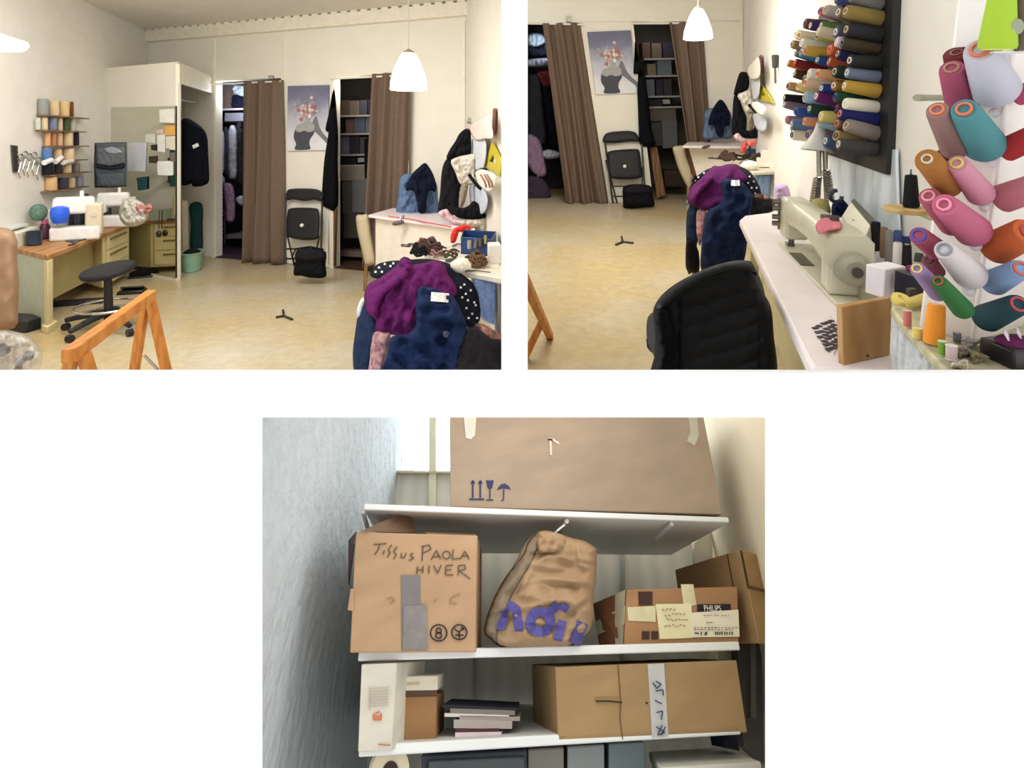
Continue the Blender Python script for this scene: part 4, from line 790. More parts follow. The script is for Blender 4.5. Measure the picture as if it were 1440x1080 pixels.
for x, y in ((533, 376), (541, 371), (549, 374), (553, 370), (537, 382), (528, 382), (648, 404), (655, 413), (662, 408), (667, 425), (658, 422), (650, 418), (656, 433), (664, 441), (669, 429), (659, 447), (671, 447), (653, 400)):
    ribbon(d_, [(x - 1.4, y), (x + 1.4, y + .4)], 2.8, b.front, .004, .002, 1.4)
MW[o_.name] = MW[o_.name]; obj('polka_dots', d_, cloth((225, 222, 214)), o_)
hp('navy_coat', [(512, 422), (520, 420), (530, 440), (532, 470), (524, 500), (516, 530), (500, 530), (496, 500), (499, 470), (504, 440)], (34, 50, 78), .02, 'dark blue coat at the left side of the heap', 'coat')
hp('white_shirt', [(505, 425), (512, 416), (514, 424), (508, 440), (503, 448), (501, 440)], (226, 228, 226), .05, 'sliver of a white shirt at the left of the heap', 'shirt', th=.02)
b, o_ = hp('magenta_coat', [(512, 416), (518, 400), (535, 390), (556, 374), (566, 363), (575, 364), (580, 371), (595, 370), (612, 366), (626, 372), (630, 385), (640, 400), (642, 414), (625, 425), (600, 440), (588, 460), (575, 472), (545, 470), (528, 466), (528, 450), (516, 442), (514, 430)], (96, 32, 92), .07, 'magenta coat thrown over the top of the heap', 'coat', amp=.07)
obj('sleeve', heap('', [(514, 432), (518, 412), (540, 396), (562, 380), (572, 372), (574, 388), (560, 402), (542, 416), (534, 432), (530, 448), (518, 441)], 0, .13, '', '', amp=.03, th=.06), cloth((100, 33, 96)), o_, smooth=180)
obj('collar', heap('', [(562, 366), (568, 361), (577, 364), (578, 372), (570, 376), (562, 374)], 0, .12, '', '', th=.03), cloth((92, 30, 92)), o_, smooth=180)
hp('pink_print_blouse', [(526, 468), (538, 465), (549, 468), (545, 490), (540, 512), (534, 532), (518, 532), (520, 505), (522, 485)], (206, 160, 164), .11, 'pink patterned blouse edge at the lower left of the heap', 'blouse', m=mat('print_pink', (212, 170, 172), .9, .2, 26, .2, c2=(120, 76, 92)), th=.03)
b, o_ = hp('navy_jacket', [(588, 406), (600, 403), (618, 408), (638, 418), (650, 440), (656, 462), (648, 490), (636, 530), (590, 532), (536, 532), (544, 500), (550, 474), (572, 470), (585, 455), (584, 430)], (30, 45, 82), .16, 'navy blue jacket with a white label over the front of the heap', 'jacket', amp=.09, fr=(18, 15))
lb = MB(); ribbon(lb, [(606, 417), (619, 418), (631, 419)], 13, b.front, .025, .002); tag(obj('label_tag', lb, cloth((232, 232, 232)), o_), 'white sewn-in label')
obj('button', MB().ball(at(627, 470, b.front(627, 470) - .005), .018), plas((40, 46, 66)), o_)
hp('pink_plaid_shirt', [(668, 456), (680, 456), (694, 464), (708, 472), (708, 486), (690, 478), (672, 468)], (206, 150, 140), .06, 'pink plaid shirt at the right edge of the heap', 'shirt', m=mat('plaid_pink', (216, 160, 148), .9, .2, 22, .2, c2=(80, 52, 60)), th=.04)
hp('black_trousers', [(648, 470), (662, 460), (672, 462), (690, 476), (708, 482), (708, 532), (634, 532), (640, 500)], (44, 42, 48), .13, 'black trousers at the lower right of the heap', 'trousers', amp=.05)
t = thing('broken_hanger', 'small black three-armed hanger piece on the floor, left view', 'hanger', R1.on(399, 444, 0))
b = MB(); c_ = R1.on(399, 444, .012)
for x, y in ((388, 446), (411, 449), (398, 436)): b.tube([c_, R1.on(x, y, .012)], .011, 6)
obj('arms', b, plas((50, 44, 36)), t)

CL2 = [(586, 352, 612, 346, .02, (96, 66, 60), 'reddish brown belt tangle behind the magenta coat', 'belt'), (618, 357, 632, 353, .018, (50, 44, 42), 'dark tool by the belt coil', 'tool'), (606, 360, 622, 363, .02, (140, 110, 100), 'pinkish brown strap in front of the belt coil', 'strap'), (636, 346, 650, 344, .018, (150, 140, 130), 'pale grey tool left of the blue tray', 'tool'),
       (672, 364, 690, 366, .016, (60, 50, 42), 'dark pliers in front of the blue tray right side', 'pliers'), (636, 369, 652, 366, .014, (70, 66, 58), 'small scissors behind the white pincushion', 'scissors'), (662, 377, 684, 372, .016, (120, 96, 70), 'brown cord loop right of the pincushion', 'cord')]
for x0, y0, x1, y1, r, c, l, ct in CL2: clutter(ct, os_(x0, y0, .008), os_(x1, y1, .008), r, c, l, Z3)
# ================================================================ ROOM 2: the same shop seen from the machine corner (upper right opening)
R2 = Room((0, -.0647, 1), 1.4)
B20 = R2.on(800, 284, 0); BK2 = R2.wall(B20, V((1, 0, 0)))
D2 = V((.2765, 1, .0647)).normalized()
RC2 = BK2.hit(1043, 150); RW2 = R2.wall(RC2, D2)
UP2 = R2.up
def f2(x, y, z=0): return R2.on(x, y, z)
def rw(x, y, off=0): return RW2.hit(x, y, off)
# shell
def zset(p, z): return V(p) + UP2 * (z - R2.z(p))
def fl(X, Y): p = V((X, Y, 0)); return zset(p, 0)
def xr(Y): return RC2.x + .2765 * (Y - RC2.y)
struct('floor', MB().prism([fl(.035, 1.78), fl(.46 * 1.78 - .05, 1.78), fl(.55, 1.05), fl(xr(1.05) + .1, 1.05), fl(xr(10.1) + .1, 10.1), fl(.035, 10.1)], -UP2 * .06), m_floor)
wb = MB()
for q in ([(722, -60), (1100, -60), (1100, 30), (722, 31)], [(815, 30.5), (889, 30), (917, 285), (856, 285)], [(985, 29.5), (1100, 29), (1100, 285), (1000, 285)], [(722, 30), (738, 30), (738, 290), (722, 290)]):
    quad(wb, q, BK2, .12)
struct('wall_back', wb, m_wall)
e0 = RC2 + D2 * .1; e1 = RC2 - D2 * ((RC2.y - 1.0) / D2.y)
a0, a1 = zset(e0, -.05), zset(e1, -.05)
struct('wall_right', MB().prism([a0, a1, a1 - RW2.n * .1, a0 - RW2.n * .1], UP2 * 3.4), m_wall_l)
struct('ceiling', MB().prism([p + UP2 * 3.3 for p in (fl(.035, 1.0), fl(xr(1.0) + .1, 1.0), fl(xr(9) + .1, 9), fl(.035, 9))], UP2 * .08), m_ceil)
def niche2(x0, x1, dep, ytop, m, mf, nm):
    b = MB(); t = .05; P = [BK2.hit(x, y, -.12) for x, y in ((x0, ytop), (x1, ytop), (x1, 285), (x0, 285))]; n_ = -BK2.n
    Q = [p + n_ * dep for p in P]
    b.prism(Q, n_ * t)
    for i, j in ((0, 1), (1, 2), (3, 0)):
        cr = (P[j] - P[i]).cross(Q[i] - P[i]).normalized(); b.prism([P[i], P[j], Q[j], Q[i]], cr * .02)
    struct(nm, b, m)
    b = MB(); b.prism([BK2.hit(x0, 284.6), BK2.hit(x1, 284.6), BK2.hit(x1, 284.6) + n_ * (dep + .1), BK2.hit(x0, 284.6) + n_ * (dep + .1)], -UP2 * .01); struct(nm + '_floor', b, mf)
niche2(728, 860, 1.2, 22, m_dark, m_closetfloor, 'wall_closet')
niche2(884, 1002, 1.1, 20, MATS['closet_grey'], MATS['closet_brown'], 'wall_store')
k = 20
for q in ([(814, 33), (818, 33), (860, 285), (855, 285)], [(886.5, 28), (890, 28), (918.5, 285), (914, 285)], [(886, 26.5), (992, 26), (992, 30), (886, 30.5)], [(740, 27), (818, 28), (818, 32), (740, 31)], [(1042, -20), (1044, -20), (1045, 92), (1043, 92)]):
    k += 1; struct('trim_%d' % k, quad(MB(), q, BK2, .03, .02), m_trim)
# back wall things
def bq(x, y, off=0): return BK2.hit(x, y, off)
t = thing('curtain_rod', 'white rod over the left doorway of the right-hand view', 'rod', bq(770, 32, .06)); obj('rod', MB().tube([bq(742, 33, .07), bq(822, 34.5, .07)], .015, 10), plas((232, 228, 216)), t); obj('bracket', MB().box(bq(800, 27, .05), (.06, .06, .08)), metal((150, 144, 130)), t)
t = thing('curtain_rod', 'white rod over the right doorway of the right-hand view', 'rod', bq(930, 32, .06)); obj('rod', MB().tube([bq(888, 33, .07), bq(994, 32.5, .07)], .015, 10), plas((232, 228, 216)), t)
tag(obj('curtain', curtain(bq(763, 33, .08), bq(816, 32, .08), bq(797, 292, .1), bq(857, 288, .1), 2.6, .07, BK2.n, seed=.6), m_cur, smooth=180), 'slanting brown curtain at the left edge of the right-hand view', 'curtain')
tag(obj('curtain', curtain(bq(941, 32, .08), bq(989, 31, .08), bq(976, 284, .1), bq(1008, 284, .1), 2.4, .06, BK2.n, seed=2.1), m_cur, smooth=180), 'brown curtain behind the lamp in the right-hand view', 'curtain')
poster(BK2, [(826, 45), (887, 42.5), (895, 131), (838, 133)], 'grey print of a woman with flowers for a head, in the right-hand view', 0, 3)
LQa = bq(880, 288, .30); LQb = bq(875, 186, .06); LQ = Plane(LQa, (LQb - LQa).cross(V((1, 0, 0))))
folding_chair({'plane': LQ, 'tl': (850, 192), 'tr': (902, 195), 'fl': (862, 286), 'fr': (908, 284), 'rear': [(852, 225, 868, 286), (904, 235, 902, 284)],
  'back': [(848.5, 200), (850, 190), (857, 186), (870, 184.5), (884, 184), (893, 186), (897.5, 192), (898, 199), (884, 199), (866, 201)],
  'seat': [(854, 218), (858, 212.5), (872, 210.5), (892, 209.5), (899, 212), (902, 230), (903, 246), (898, 251), (880, 252.5), (862, 251), (857, 246)], 'bars': (262, 276), 'barx': (862, 907)}, BK2,
  'folded black chair with white dot in the right-hand view, by the slanting curtain', 0, 0, (878.5, 234))
tag(obj('wall_board', quad(MB(), [(849, 203), (905, 198), (916, 262), (860, 280)], BK2, .008, .012), m_white), 'white board behind the folded chair of the right-hand view', 'board')
b2 = (f2(898, 293) - CAM).y
t = thing('bag', 'black bag on the floor before the chair of the right-hand view', 'bag', f2(898, 293))
obj('body', puff([(876, 286), (875.5, 268), (878, 262), (890, 259), (906, 259.5), (916, 263), (918, 276), (920, 290), (905, 292), (890, 293), (877, 292)], b2, .14, 8, .08, .02, (9, 9)), cloth((20, 20, 24)), t, smooth=180)
obj('flap', puff([(877, 265), (890, 260), (906, 260), (915, 264), (916, 272), (896, 275), (877, 273)], b2 - .06, .12, 5, 0), cloth((28, 28, 32)), t, smooth=180)
tag(obj('coat', puff([(893, 58), (896, 75), (900, 90), (908, 115), (913, 150), (916, 180), (922, 203), (917, 207), (900, 203), (898, 180), (897, 150), (896, 128), (897, 104), (891, 104), (892, 80)], BK2, .1, 6, .02, .03, (5, 16), off=.05), cloth((14, 16, 24)), smooth=180), 'long black coat at the right doorway of the right-hand view', 'coat')
# left doorway contents
for pts, off, c, l, nm, cat in (([(742, 50), (750, 46), (762, 48), (768, 58), (756, 66), (742, 64)], .6, (170, 192, 206), 'white sack high in the slanting doorway', 'plastic_sack', 'sack'),
    ([(742, 66), (756, 68), (768, 62), (772, 78), (742, 80)], .5, (24, 28, 44), 'navy clothes under the sack in the slanting doorway', 'garment_bag', 'clothes'),
    ([(742, 84), (772, 82), (773, 92), (742, 94)], .45, (140, 142, 158), 'grey crate in the slanting doorway', 'wire_crate', 'crate'),
    ([(754, 104), (764, 98), (776, 100), (780, 120), (764, 122)], .5, (92, 36, 42), 'dark red garment in the slanting doorway', 'hanging_garment', 'garment'),
    ([(741, 110), (750, 104), (760, 108), (764, 150), (768, 200), (752, 205), (741, 190)], .5, (44, 46, 52), 'charcoal garment in the slanting doorway', 'hanging_garment', 'garment'),
    ([(760, 118), (772, 116), (780, 150), (788, 205), (774, 210), (766, 160)], .55, (20, 22, 32), 'black garment beside the slanting curtain', 'hanging_garment', 'garment'),
    ([(741, 192), (750, 190), (760, 200), (766, 225), (768, 246), (754, 248), (741, 230)], .35, (150, 124, 150), 'mauve dress low in the slanting doorway', 'garment_bag', 'dress'),
    ([(762, 214), (772, 210), (788, 215), (787, 221), (772, 224), (763, 221)], .4, (176, 182, 194), 'pale linen low behind the slanting curtain', 'linen_bundle', 'linen'),
    ([(741, 250), (755, 248), (768, 256), (775, 276), (760, 282), (741, 284)], .3, (70, 58, 74), 'dark bundle on the slanting doorway floor', 'garment_bundle', 'clothes')):
    tag(obj(nm, puff(pts, BK2, .1, 5, .05, .03, (5, 10), off=-off - .12), cloth(c), smooth=180), l, cat)
t = thing('wire_trolley', 'pale wire trolley foot in the slanting doorway', 'trolley', bq(748, 275, -.3))
obj('wire_tray', MB().tube([bq(741, 270, -.25), bq(752, 266, -.4), bq(758, 258, -.5)], .016, 6), metal((170, 166, 160), .4), t); obj('upright', MB().tube([bq(756, 240, -.4), bq(758, 280, -.4)], .014, 6), metal((170, 166, 160), .4), t)
def nb2(nm, q, off, dep, m, label, cat, group=None, **k):
    return tag(obj(nm, MB().prism([BK2.hit(x, y, -off) for x, y in q], -BK2.n * dep), m, **k), label, cat, group)
for i, (y, x0) in enumerate(((82, 906), (106, 908), (135, 910), (150, 912))):
    nb2('shelf_board', [(x0, y), (968, y - 1), (968, y + 1.5), (x0, y + 2.5)], .45, .4, paint((150, 144, 138)), 'store shelf of the right-hand view, %s from the top' % ORD[i], 'shelf', 'store shelves of the right-hand view')
for (x0, y0, x1, y1), c, l in (((903, 60, 914, 82), (84, 68, 60), 'brown box left on the top store shelf, right-hand view'), ((916, 61, 930, 82), (92, 84, 74), 'taupe box on the top store shelf, right-hand view'), ((932, 60, 946, 82), (52, 50, 60), 'slate box on the top store shelf, right-hand view'),
      ((910, 90, 922, 106), (110, 104, 84), 'olive box on the second store shelf, right-hand view'), ((924, 84, 944, 106), (96, 104, 112), 'grey box on the second store shelf, right-hand view'), ((909, 112, 920, 135), (96, 102, 112), 'pale slate box on the third store shelf, right-hand view'), ((922, 112, 932, 135), (46, 46, 56), 'black box on the third store shelf, right-hand view'), ((933, 111, 944, 135), (60, 54, 60), 'dark brown box on the third store shelf, right-hand view'),
      ((912, 140, 930, 150), (40, 42, 44), 'flat black box on the fourth store shelf, right-hand view'), ((932, 140, 942, 146), (146, 144, 138), 'small white box on the fourth store shelf, right-hand view'), ((914, 152, 950, 170), (92, 90, 80), 'grey-green chest under the shelves, right-hand view'), ((916, 172, 930, 205), (72, 70, 66), 'dark grey case under the chest, right-hand view'), ((931, 170, 952, 208), (96, 98, 98), 'grey suitcase, right-hand view'), ((934, 240, 960, 262), (66, 52, 44), 'brown crate at the store foot, right-hand view')):
    nb2('storage_box', [(x0, y0), (x1, y0 - .5), (x1 + 1, y1), (x0 + 1, y1 + .5)], .5, .25, card(c), l, 'box', 'store boxes of the right-hand view', bevel=.004)
nb2('door_leaf', [(914, 208), (924, 207), (936, 274), (924, 278)], .14, .04, wood((140, 104, 74), (110, 78, 52), 5), 'brown wooden board at the right doorway foot, right-hand view', 'board')
g2 = bell(981.5, 5.2, [(13, 6.5), (17, 9), (24, 12.5), (34, 16), (44, 19), (54, 20)], (255, 250, 240), 'white bell-shaped pendant lamp in the right-hand view', 3.5, 2.4)
# right wall things beyond the cabinet
def h2(nm, pts, Y, c, label, cat, bulge=.08, R=5, amp=.03, fr=(5, 9), group=None, m=None): return tag(obj(nm, puff(pts, Y, bulge, R, .03, amp, fr), m or cloth(c), smooth=180), label, cat, group)
h2('jacket', [(1040, 103), (1046, 101), (1052, 104), (1054, 118), (1050, 128), (1040, 131), (1032, 133), (1035, 118)], 7.2, (26, 26, 30), 'black jacket on the corner hook, right-hand view', 'jacket')
h2('coat', [(1032, 136), (1038, 132), (1042, 145), (1047, 158), (1050, 166), (1048, 186), (1030, 189), (1030, 160)], 7.25, (30, 29, 33), 'black coat under the corner jacket, right-hand view', 'coat')
h2('tote_bag', [(1037, 135), (1046, 129), (1056, 127), (1060, 140), (1064, 148), (1056, 159), (1048, 157), (1044, 146)], 7.0, (226, 218, 204), 'white cloth tote bag on the corner hook, right-hand view', 'bag')
h2('tote_bag', [(1056, 147), (1064, 143), (1074, 148), (1078, 154), (1074, 162), (1066, 160)], depthf(RW2, .14), (228, 224, 214), 'striped white bag, right-hand view', 'bag')
tag(obj('strap', MB().tube([at(1054, 148, 6.9), at(1060, 154, 6.5), at(1066, 160, 6.4)], .018, 8), cloth((26, 26, 28))), 'black strap across the white bags, right-hand view', 'strap')
h2('pillowcase', [(1050, 97), (1058, 88), (1066, 80), (1069, 92), (1068, 108), (1058, 112), (1052, 106)], depthf(RW2, .1), (234, 224, 212), 'pinkish white cloth pinned high by the corner, right-hand view', 'cloth', bulge=.04, amp=.01)
h2('blouse', [(1056, 112), (1068, 108), (1068, 130), (1064, 140), (1058, 138)], depthf(RW2, .06), (212, 214, 216), 'pale blouse under the pinned cloth, right-hand view', 'blouse', amp=.01)
h2('blouse', [(1058, 162), (1070, 160), (1078, 170), (1076, 184), (1064, 182)], depthf(RW2, .06), (206, 212, 222), 'pale blue cloth under the white bags, right-hand view', 'cloth', amp=.01)
h2('cloth_strip', [(1052, 160), (1060, 160), (1058, 182), (1050, 184)], 7.0, (160, 148, 130), 'taupe cloth strip by the black coat, right-hand view', 'cloth')
tag(obj('ruler', quad(MB(), [(1067, 79), (1070, 77), (1071, 102), (1068, 104)], RW2, .008, .03), plas((132, 44, 52))), 'dark red ruler on the wall, right-hand view', 'ruler')
b = MB(); sq = 6.4; o3 = [rw(1070, 118, .03), rw(1079, 131, .03), rw(1087, 145, .03), rw(1067, 141, .03)]; i3 = [rw(1071.5, 127, .03), rw(1074, 131, .03), rw(1076, 134, .03), rw(1071, 134, .03)]
for i in range(4): j = (i + 1) % 4; b.prism([o3[i], o3[j], i3[j], i3[i]], -RW2.n * .012)
tag(obj('set_square', b, plas((206, 190, 40), .3)), 'yellow set square on the wall, right-hand view', 'set square')
t = thing('screwdriver', 'black-handled tool hanging alone on the right wall', 'tool', rw(1090, 116, .02)); obj('handle', MB().tube([rw(1090, 78, .03), rw(1090, 95, .03)], [.03, .024], 10), plas((44, 46, 44)), t); obj('blade', MB().tube([rw(1090, 95, .03), rw(1090.5, 117, .03)], .01, 8), metal((110, 108, 104)), t)
h2('jeans', [(991, 158), (1000, 152), (1014, 152), (1026, 156), (1030, 172), (1030, 193), (1010, 195), (989, 195), (990, 172)], 8.2, (104, 124, 152), 'blue denim garment on the back wall, right-hand view', 'denim')
h2('hooded_jacket', [(1012, 140), (1018, 143), (1024, 153), (1027, 164), (1026, 176), (1020, 178), (1016, 192), (1008, 190), (1004, 176), (996, 176), (998, 164), (1004, 150)], 8.0, (20, 25, 44), 'navy hooded jacket over the denim, right-hand view', 'jacket', amp=.06)
# cutting cabinet
zc2 = .86
def o2(x, y, h=0): return f2(x, y, zc2 + h)
t = thing('cutting_cabinet', 'white cutting cabinet behind the heap, right-hand view', 'cabinet', f2(1010, 260))
obj('top', MB().prism([o2(960, 205), o2(971, 196.5), o2(1060, 196), o2(1064, 206)], -UP2 * .03), MATS['top_white'], t, bevel=.004)
fp = [o2(968, 206, -.03), o2(1046, 208, -.03)]
obj('front_panel', MB().prism([fp[0], fp[1], fp[1] + (at(1052, 232, fp[1].y) - fp[1]), at(980, 248, fp[0].y)], V((0, 1, 0)) * .04), paint((236, 228, 214)), t)
obj('edge_strip', MB().prism([o2(962, 205.5, -.03), o2(968, 206, -.03), at(980, 248, fp[0].y), at(972, 245, fp[0].y)], V((0, 1, 0)) * .04), wood((104, 66, 48), (84, 50, 36)), t)
obj('side_leaf', puff([(946, 208), (953, 205), (962, 206), (968, 225), (976, 245), (970, 266), (966, 262), (955, 240), (949, 222)], fp[0].y + .06, .06, 7, .04), MATS['leaf_beige'], t, smooth=60)
p = f2(968, 282); obj('leg', MB().tube([at(968, 260, fp[0].y + .05), zset(V((at(968, 260, fp[0].y).x, fp[0].y + .05, 0)), 0)], .02, 6), wood((150, 112, 70), (124, 90, 54)), t)
p = o2(1050, 198, -.03); obj('leg', MB().tube([p, zset(p, 0)], .02, 6), paint((220, 214, 204)), t)
t = thing('iron_rest', 'dark oval clip on the cabinet front, right-hand view', 'clip', at(993, 208, 6.4)); obj('body', puff([(987, 207), (992, 204), (998, 203.5), (999, 206), (993, 209), (988, 209.5)], 6.3, .04, 3, .02), plas((70, 64, 62)), t, smooth=60)
h2('black_fabric', [(1039, 184), (1046, 182), (1054, 184), (1060, 180), (1064, 176), (1070, 181), (1073, 188), (1072, 193), (1058, 195), (1044, 193)], 6.8, (24, 24, 27), 'heap of black fabric on the cabinet, right-hand view', 'fabric')
h2('pink_fabric', [(1032, 191), (1038, 187), (1044, 193), (1050, 198), (1044, 201), (1036, 198)], 6.7, (232, 198, 206), 'pale pink fabric on the cabinet, right-hand view', 'fabric', bulge=.04)
h2('ribbon', [(1044, 202), (1050, 200), (1049, 212), (1045, 215), (1041, 214)], 6.1, (214, 84, 78), 'red ribbon drooping on the cabinet corner, right-hand view', 'ribbon', bulge=.05, R=3)
h2('ribbon', [(1050, 199), (1058, 197), (1064, 199), (1062, 205), (1053, 206)], 6.1, (226, 110, 104), 'red ribbon roll on the cabinet corner, right-hand view', 'ribbon', bulge=.05, R=3)
# cluttered table with the curved dark green edge
zt2 = .78
def ot(x, y, h=0): return f2(x, y, zt2 + h)
t = thing('side_table', 'cluttered table with dark rounded edge, middle of the right-hand view', 'table', f2(1090, 300))
tp = [ot(1038, 230), ot(1046, 238), ot(1060, 242), ot(1085, 241), ot(1105, 240), ot(1117, 236), ot(1120, 230), ot(1110, 224), ot(1064, 220)]
obj('tabletop', MB().prism(tp, -UP2 * .03), paint((202, 196, 178)), t, bevel=.006)
ap = [ot(1078, 242, -.03), ot(1105, 241, -.03), ot(1119, 234, -.03), ot(1114, 226, -.03)]
obj('apron', MB().bridge(ap, [p - UP2 * .2 for p in ap]), plas((96, 96, 82), .5), t)
for x, y in ((1112, 232), (1050, 236)): p = ot(x, y, -.03); obj('leg', MB().tube([p, zset(p, 0)], .025, 8), metal((90, 90, 86)), t)
tag(obj('cloth_drape', puff([(1061, 244), (1072, 245), (1085, 245), (1084, 262), (1083, 277), (1072, 274), (1066, 270)], 5.6, .05, 5, .02, .02, (4, 16)), cloth((132, 156, 192)), smooth=180), 'light blue cloth under the cluttered table, right-hand view', 'cloth')
tag(obj('storage_bag', puff([(1090, 262), (1094, 258.5), (1104, 259), (1109, 264), (1113, 280), (1114, 294), (1091, 294), (1089, 276)], 4.4, .12, 7, .08, .01, (6, 6)), cloth((198, 170, 208)), smooth=180), 'lilac fabric bag standing beside the heap, right-hand view', 'bag')
t = thing('tool_tray', 'navy plastic tray of tools, right-hand view', 'tray', ot(1064, 222)); q = [ot(1051, 222), ot(1074, 222), ot(1078, 214), ot(1054, 214)]; b = MB(); b.prism(q, UP2 * .012)
for i in range(4):
    p0, p1 = q[i], q[(i + 1) % 4]; cc = sum(q, V((0, 0, 0))) / 4; b.prism([p0, p1, p1.lerp(cc, .05), p0.lerp(cc, .05)], UP2 * .1)
obj('bin', b, plas((34, 50, 84)), t)
for i, (x0, y0, x1, y1, r, c, l, ct) in enumerate(((1002, 224, 1014, 222, .03, (66, 60, 48), 'dark scissors at the cabinet end, right-hand view', 'scissors'), (1014, 223, 1034, 226, .05, (80, 62, 56), 'brown belt coil above the magenta coat, right-hand view', 'belt'), (1034, 226, 1050, 222, .03, (60, 56, 46), 'olive strap on the table, right-hand view', 'strap'), (1042, 230, 1060, 228, .03, (72, 66, 52), 'olive pliers on the table, right-hand view', 'pliers'), (1062, 226, 1074, 231, .03, (90, 76, 60), 'brown cord on the table, right-hand view', 'cord'), (1088, 231, 1116, 231, .035, (120, 84, 60), 'brown wooden ruler by the table edge, right-hand view', 'ruler'))):
    clutter(ct, ot(x0, y0, .008), ot(x1, y1, .008), r, c, l, UP2)
tag(obj('pincushion', MB().ball(ot(1054, 233, .04), (.08, .08, .05)), cloth((236, 230, 214)), smooth=180), 'white pincushion on the table, right-hand view', 'pincushion')
tag(obj('white_box', MB().box(ot(1077, 222, .08), (.06, .1, .16)), paint((236, 232, 226))), 'small white box right of the navy tray, right-hand view', 'box')
tag(obj('white_box', MB().box(ot(1074, 228, .05), (.1, .1, .09)), paint((230, 224, 206))), 'cream box before the navy tray, right-hand view', 'box')
t = thing('pen_cup', 'dark cup of brushes and tools at the table end, right-hand view', 'cup', ot(1086, 226)); p = ot(1086, 226); M = R2.M(p)
obj('cup', MB().lathe([(.04, 0), (.06, .004), (.07, .17), (.06, .17), (.05, .02)], M, 16), plas((60, 56, 50)), t)
for i, (x, y, c) in enumerate(((1085, 208, (86, 80, 72)), (1090, 203, (60, 54, 50)), (1094, 200, (110, 76, 60)), (1082, 210, (40, 40, 40)))): obj('brush', MB().tube([ot(1086, 226, .05), at(x, y, 5.95)], [.012, .03], 8), plas(c), t)
for i, (x, yt, c, l) in enumerate(((1098, 213, (232, 226, 214), 'white candle-like tube left at the table end'), (1104, 211, (226, 216, 198), 'cream tube at the table end'), (1109, 207, (60, 56, 50), 'thin dark rod at the table end'))):
    p = ot(x, 229); zt_ = at(x, yt, (p - CAM).y); tag(obj('tube', MB().tube([p, zset(p, R2.z(zt_))], .022 if i < 2 else .012, 10), plas(c)), l, 'tube')
# heap of garments
H2 = Mound(at(1020, 312, 4.8), (.62, .75, .62))
def hq(nm, pts, c, off, label, cat, **k):
    b = heap(nm, pts, c, off, label, cat, H=H2, **{'amp': .03, **k}); o_ = obj(nm, b, k.get('m') or cloth(c), smooth=180); tag(o_, label, cat, 'heap of garments in the right-hand view'); return b, o_
t = thing('garment_rack', 'low rack under the heap, right-hand view', 'rack', zset(V((1.72, 4.75, 0)), 0))
for X in (1.45, 1.95): q = zset(V((X, 4.85, 0)), 0); obj('post', MB().tube([q, q + UP2 * .6], .02, 8), metal((120, 120, 120)), t)
obj('rail', MB().tube([zset(V((1.45, 4.85, 0)), .6), zset(V((1.95, 4.85, 0)), .6)], .02, 8), metal((120, 120, 120)), t)
b, o_ = hq('dotted_blouse', [(972, 256), (985, 244), (1000, 236), (1030, 232), (1050, 238), (1060, 248), (1068, 262), (1070, 275), (1058, 280), (1040, 262), (1000, 250)], (24, 26, 40), .0, 'navy dotted garment at the back of the heap, right-hand view', 'garment')
d_ = MB()
for x, y in ((982, 249), (990, 243), (978, 254), (1054, 248), (1060, 255), (1064, 264), (1057, 264), (1062, 272), (1052, 257)): ribbon(d_, [(x - 1.1, y), (x + 1.1, y + .3)], 2.2, b.front, .004, .002, 1.1)
obj('polka_dots', d_, cloth((225, 222, 214)), o_)
hq('black_trousers', [(1044, 280), (1056, 272), (1072, 276), (1086, 284), (1092, 293), (1080, 300), (1050, 312), (1036, 330), (1030, 310)], (38, 36, 42), .06, 'black trousers right of the heap, right-hand view', 'trousers')
hq('pink_plaid_shirt', [(1062, 272), (1074, 274), (1086, 280), (1088, 285), (1074, 280), (1062, 277)], (200, 150, 144), .1, 'pink plaid strip right of the heap, right-hand view', 'shirt', m=MATS['plaid_pink'], th=.03)
hq('navy_coat', [(968, 290), (974, 284), (984, 296), (984, 330), (978, 350), (972, 384), (966, 380), (965, 340), (965, 310)], (32, 44, 66), .0, 'dark blue coat at the left of the heap, right-hand view', 'coat')
hq('white_shirt', [(965, 282), (970, 276), (970, 286), (967, 296), (965, 294)], (226, 228, 226), .06, 'white shirt sliver at the left of the heap, right-hand view', 'shirt', th=.02)
hq('black_skirt', [(966, 335), (974, 340), (982, 352), (984, 376), (980, 384), (966, 380), (964, 360)], (18, 18, 22), .05, 'black skirt hanging at the heap foot, right-hand view', 'skirt')
b, o_ = hq('magenta_coat', [(966, 280), (972, 264), (984, 252), (996, 240), (1004, 233), (1012, 234), (1022, 231), (1036, 231), (1044, 240), (1052, 252), (1040, 262), (1026, 276), (1018, 286), (1006, 294), (992, 296), (980, 292), (972, 288)], (88, 30, 84), .06, 'magenta coat on top of the heap, right-hand view', 'coat', amp=.05)
obj('sleeve', heap('', [(968, 282), (974, 268), (988, 256), (1002, 244), (1004, 254), (994, 266), (984, 276), (982, 288), (974, 288)], 0, .11, '', '', th=.06, H=H2), cloth((92, 32, 88)), o_, smooth=180)
hq('pink_print_blouse', [(980, 297), (986, 294), (994, 298), (992, 316), (988, 334), (984, 346), (980, 330), (979, 312)], (200, 160, 166), .08, 'pink patterned blouse strip at the heap, right-hand view', 'blouse', m=MATS['print_pink'], th=.03)
b, o_ = hq('navy_jacket', [(1014, 256), (1024, 250), (1040, 254), (1050, 262), (1058, 276), (1056, 300), (1052, 330), (1044, 372), (1020, 378), (988, 382), (986, 350), (990, 320), (996, 296), (1010, 288), (1016, 276)], (26, 38, 68), .13, 'navy blue jacket with white label on the heap, right-hand view', 'jacket', amp=.06, fr=(12, 16))
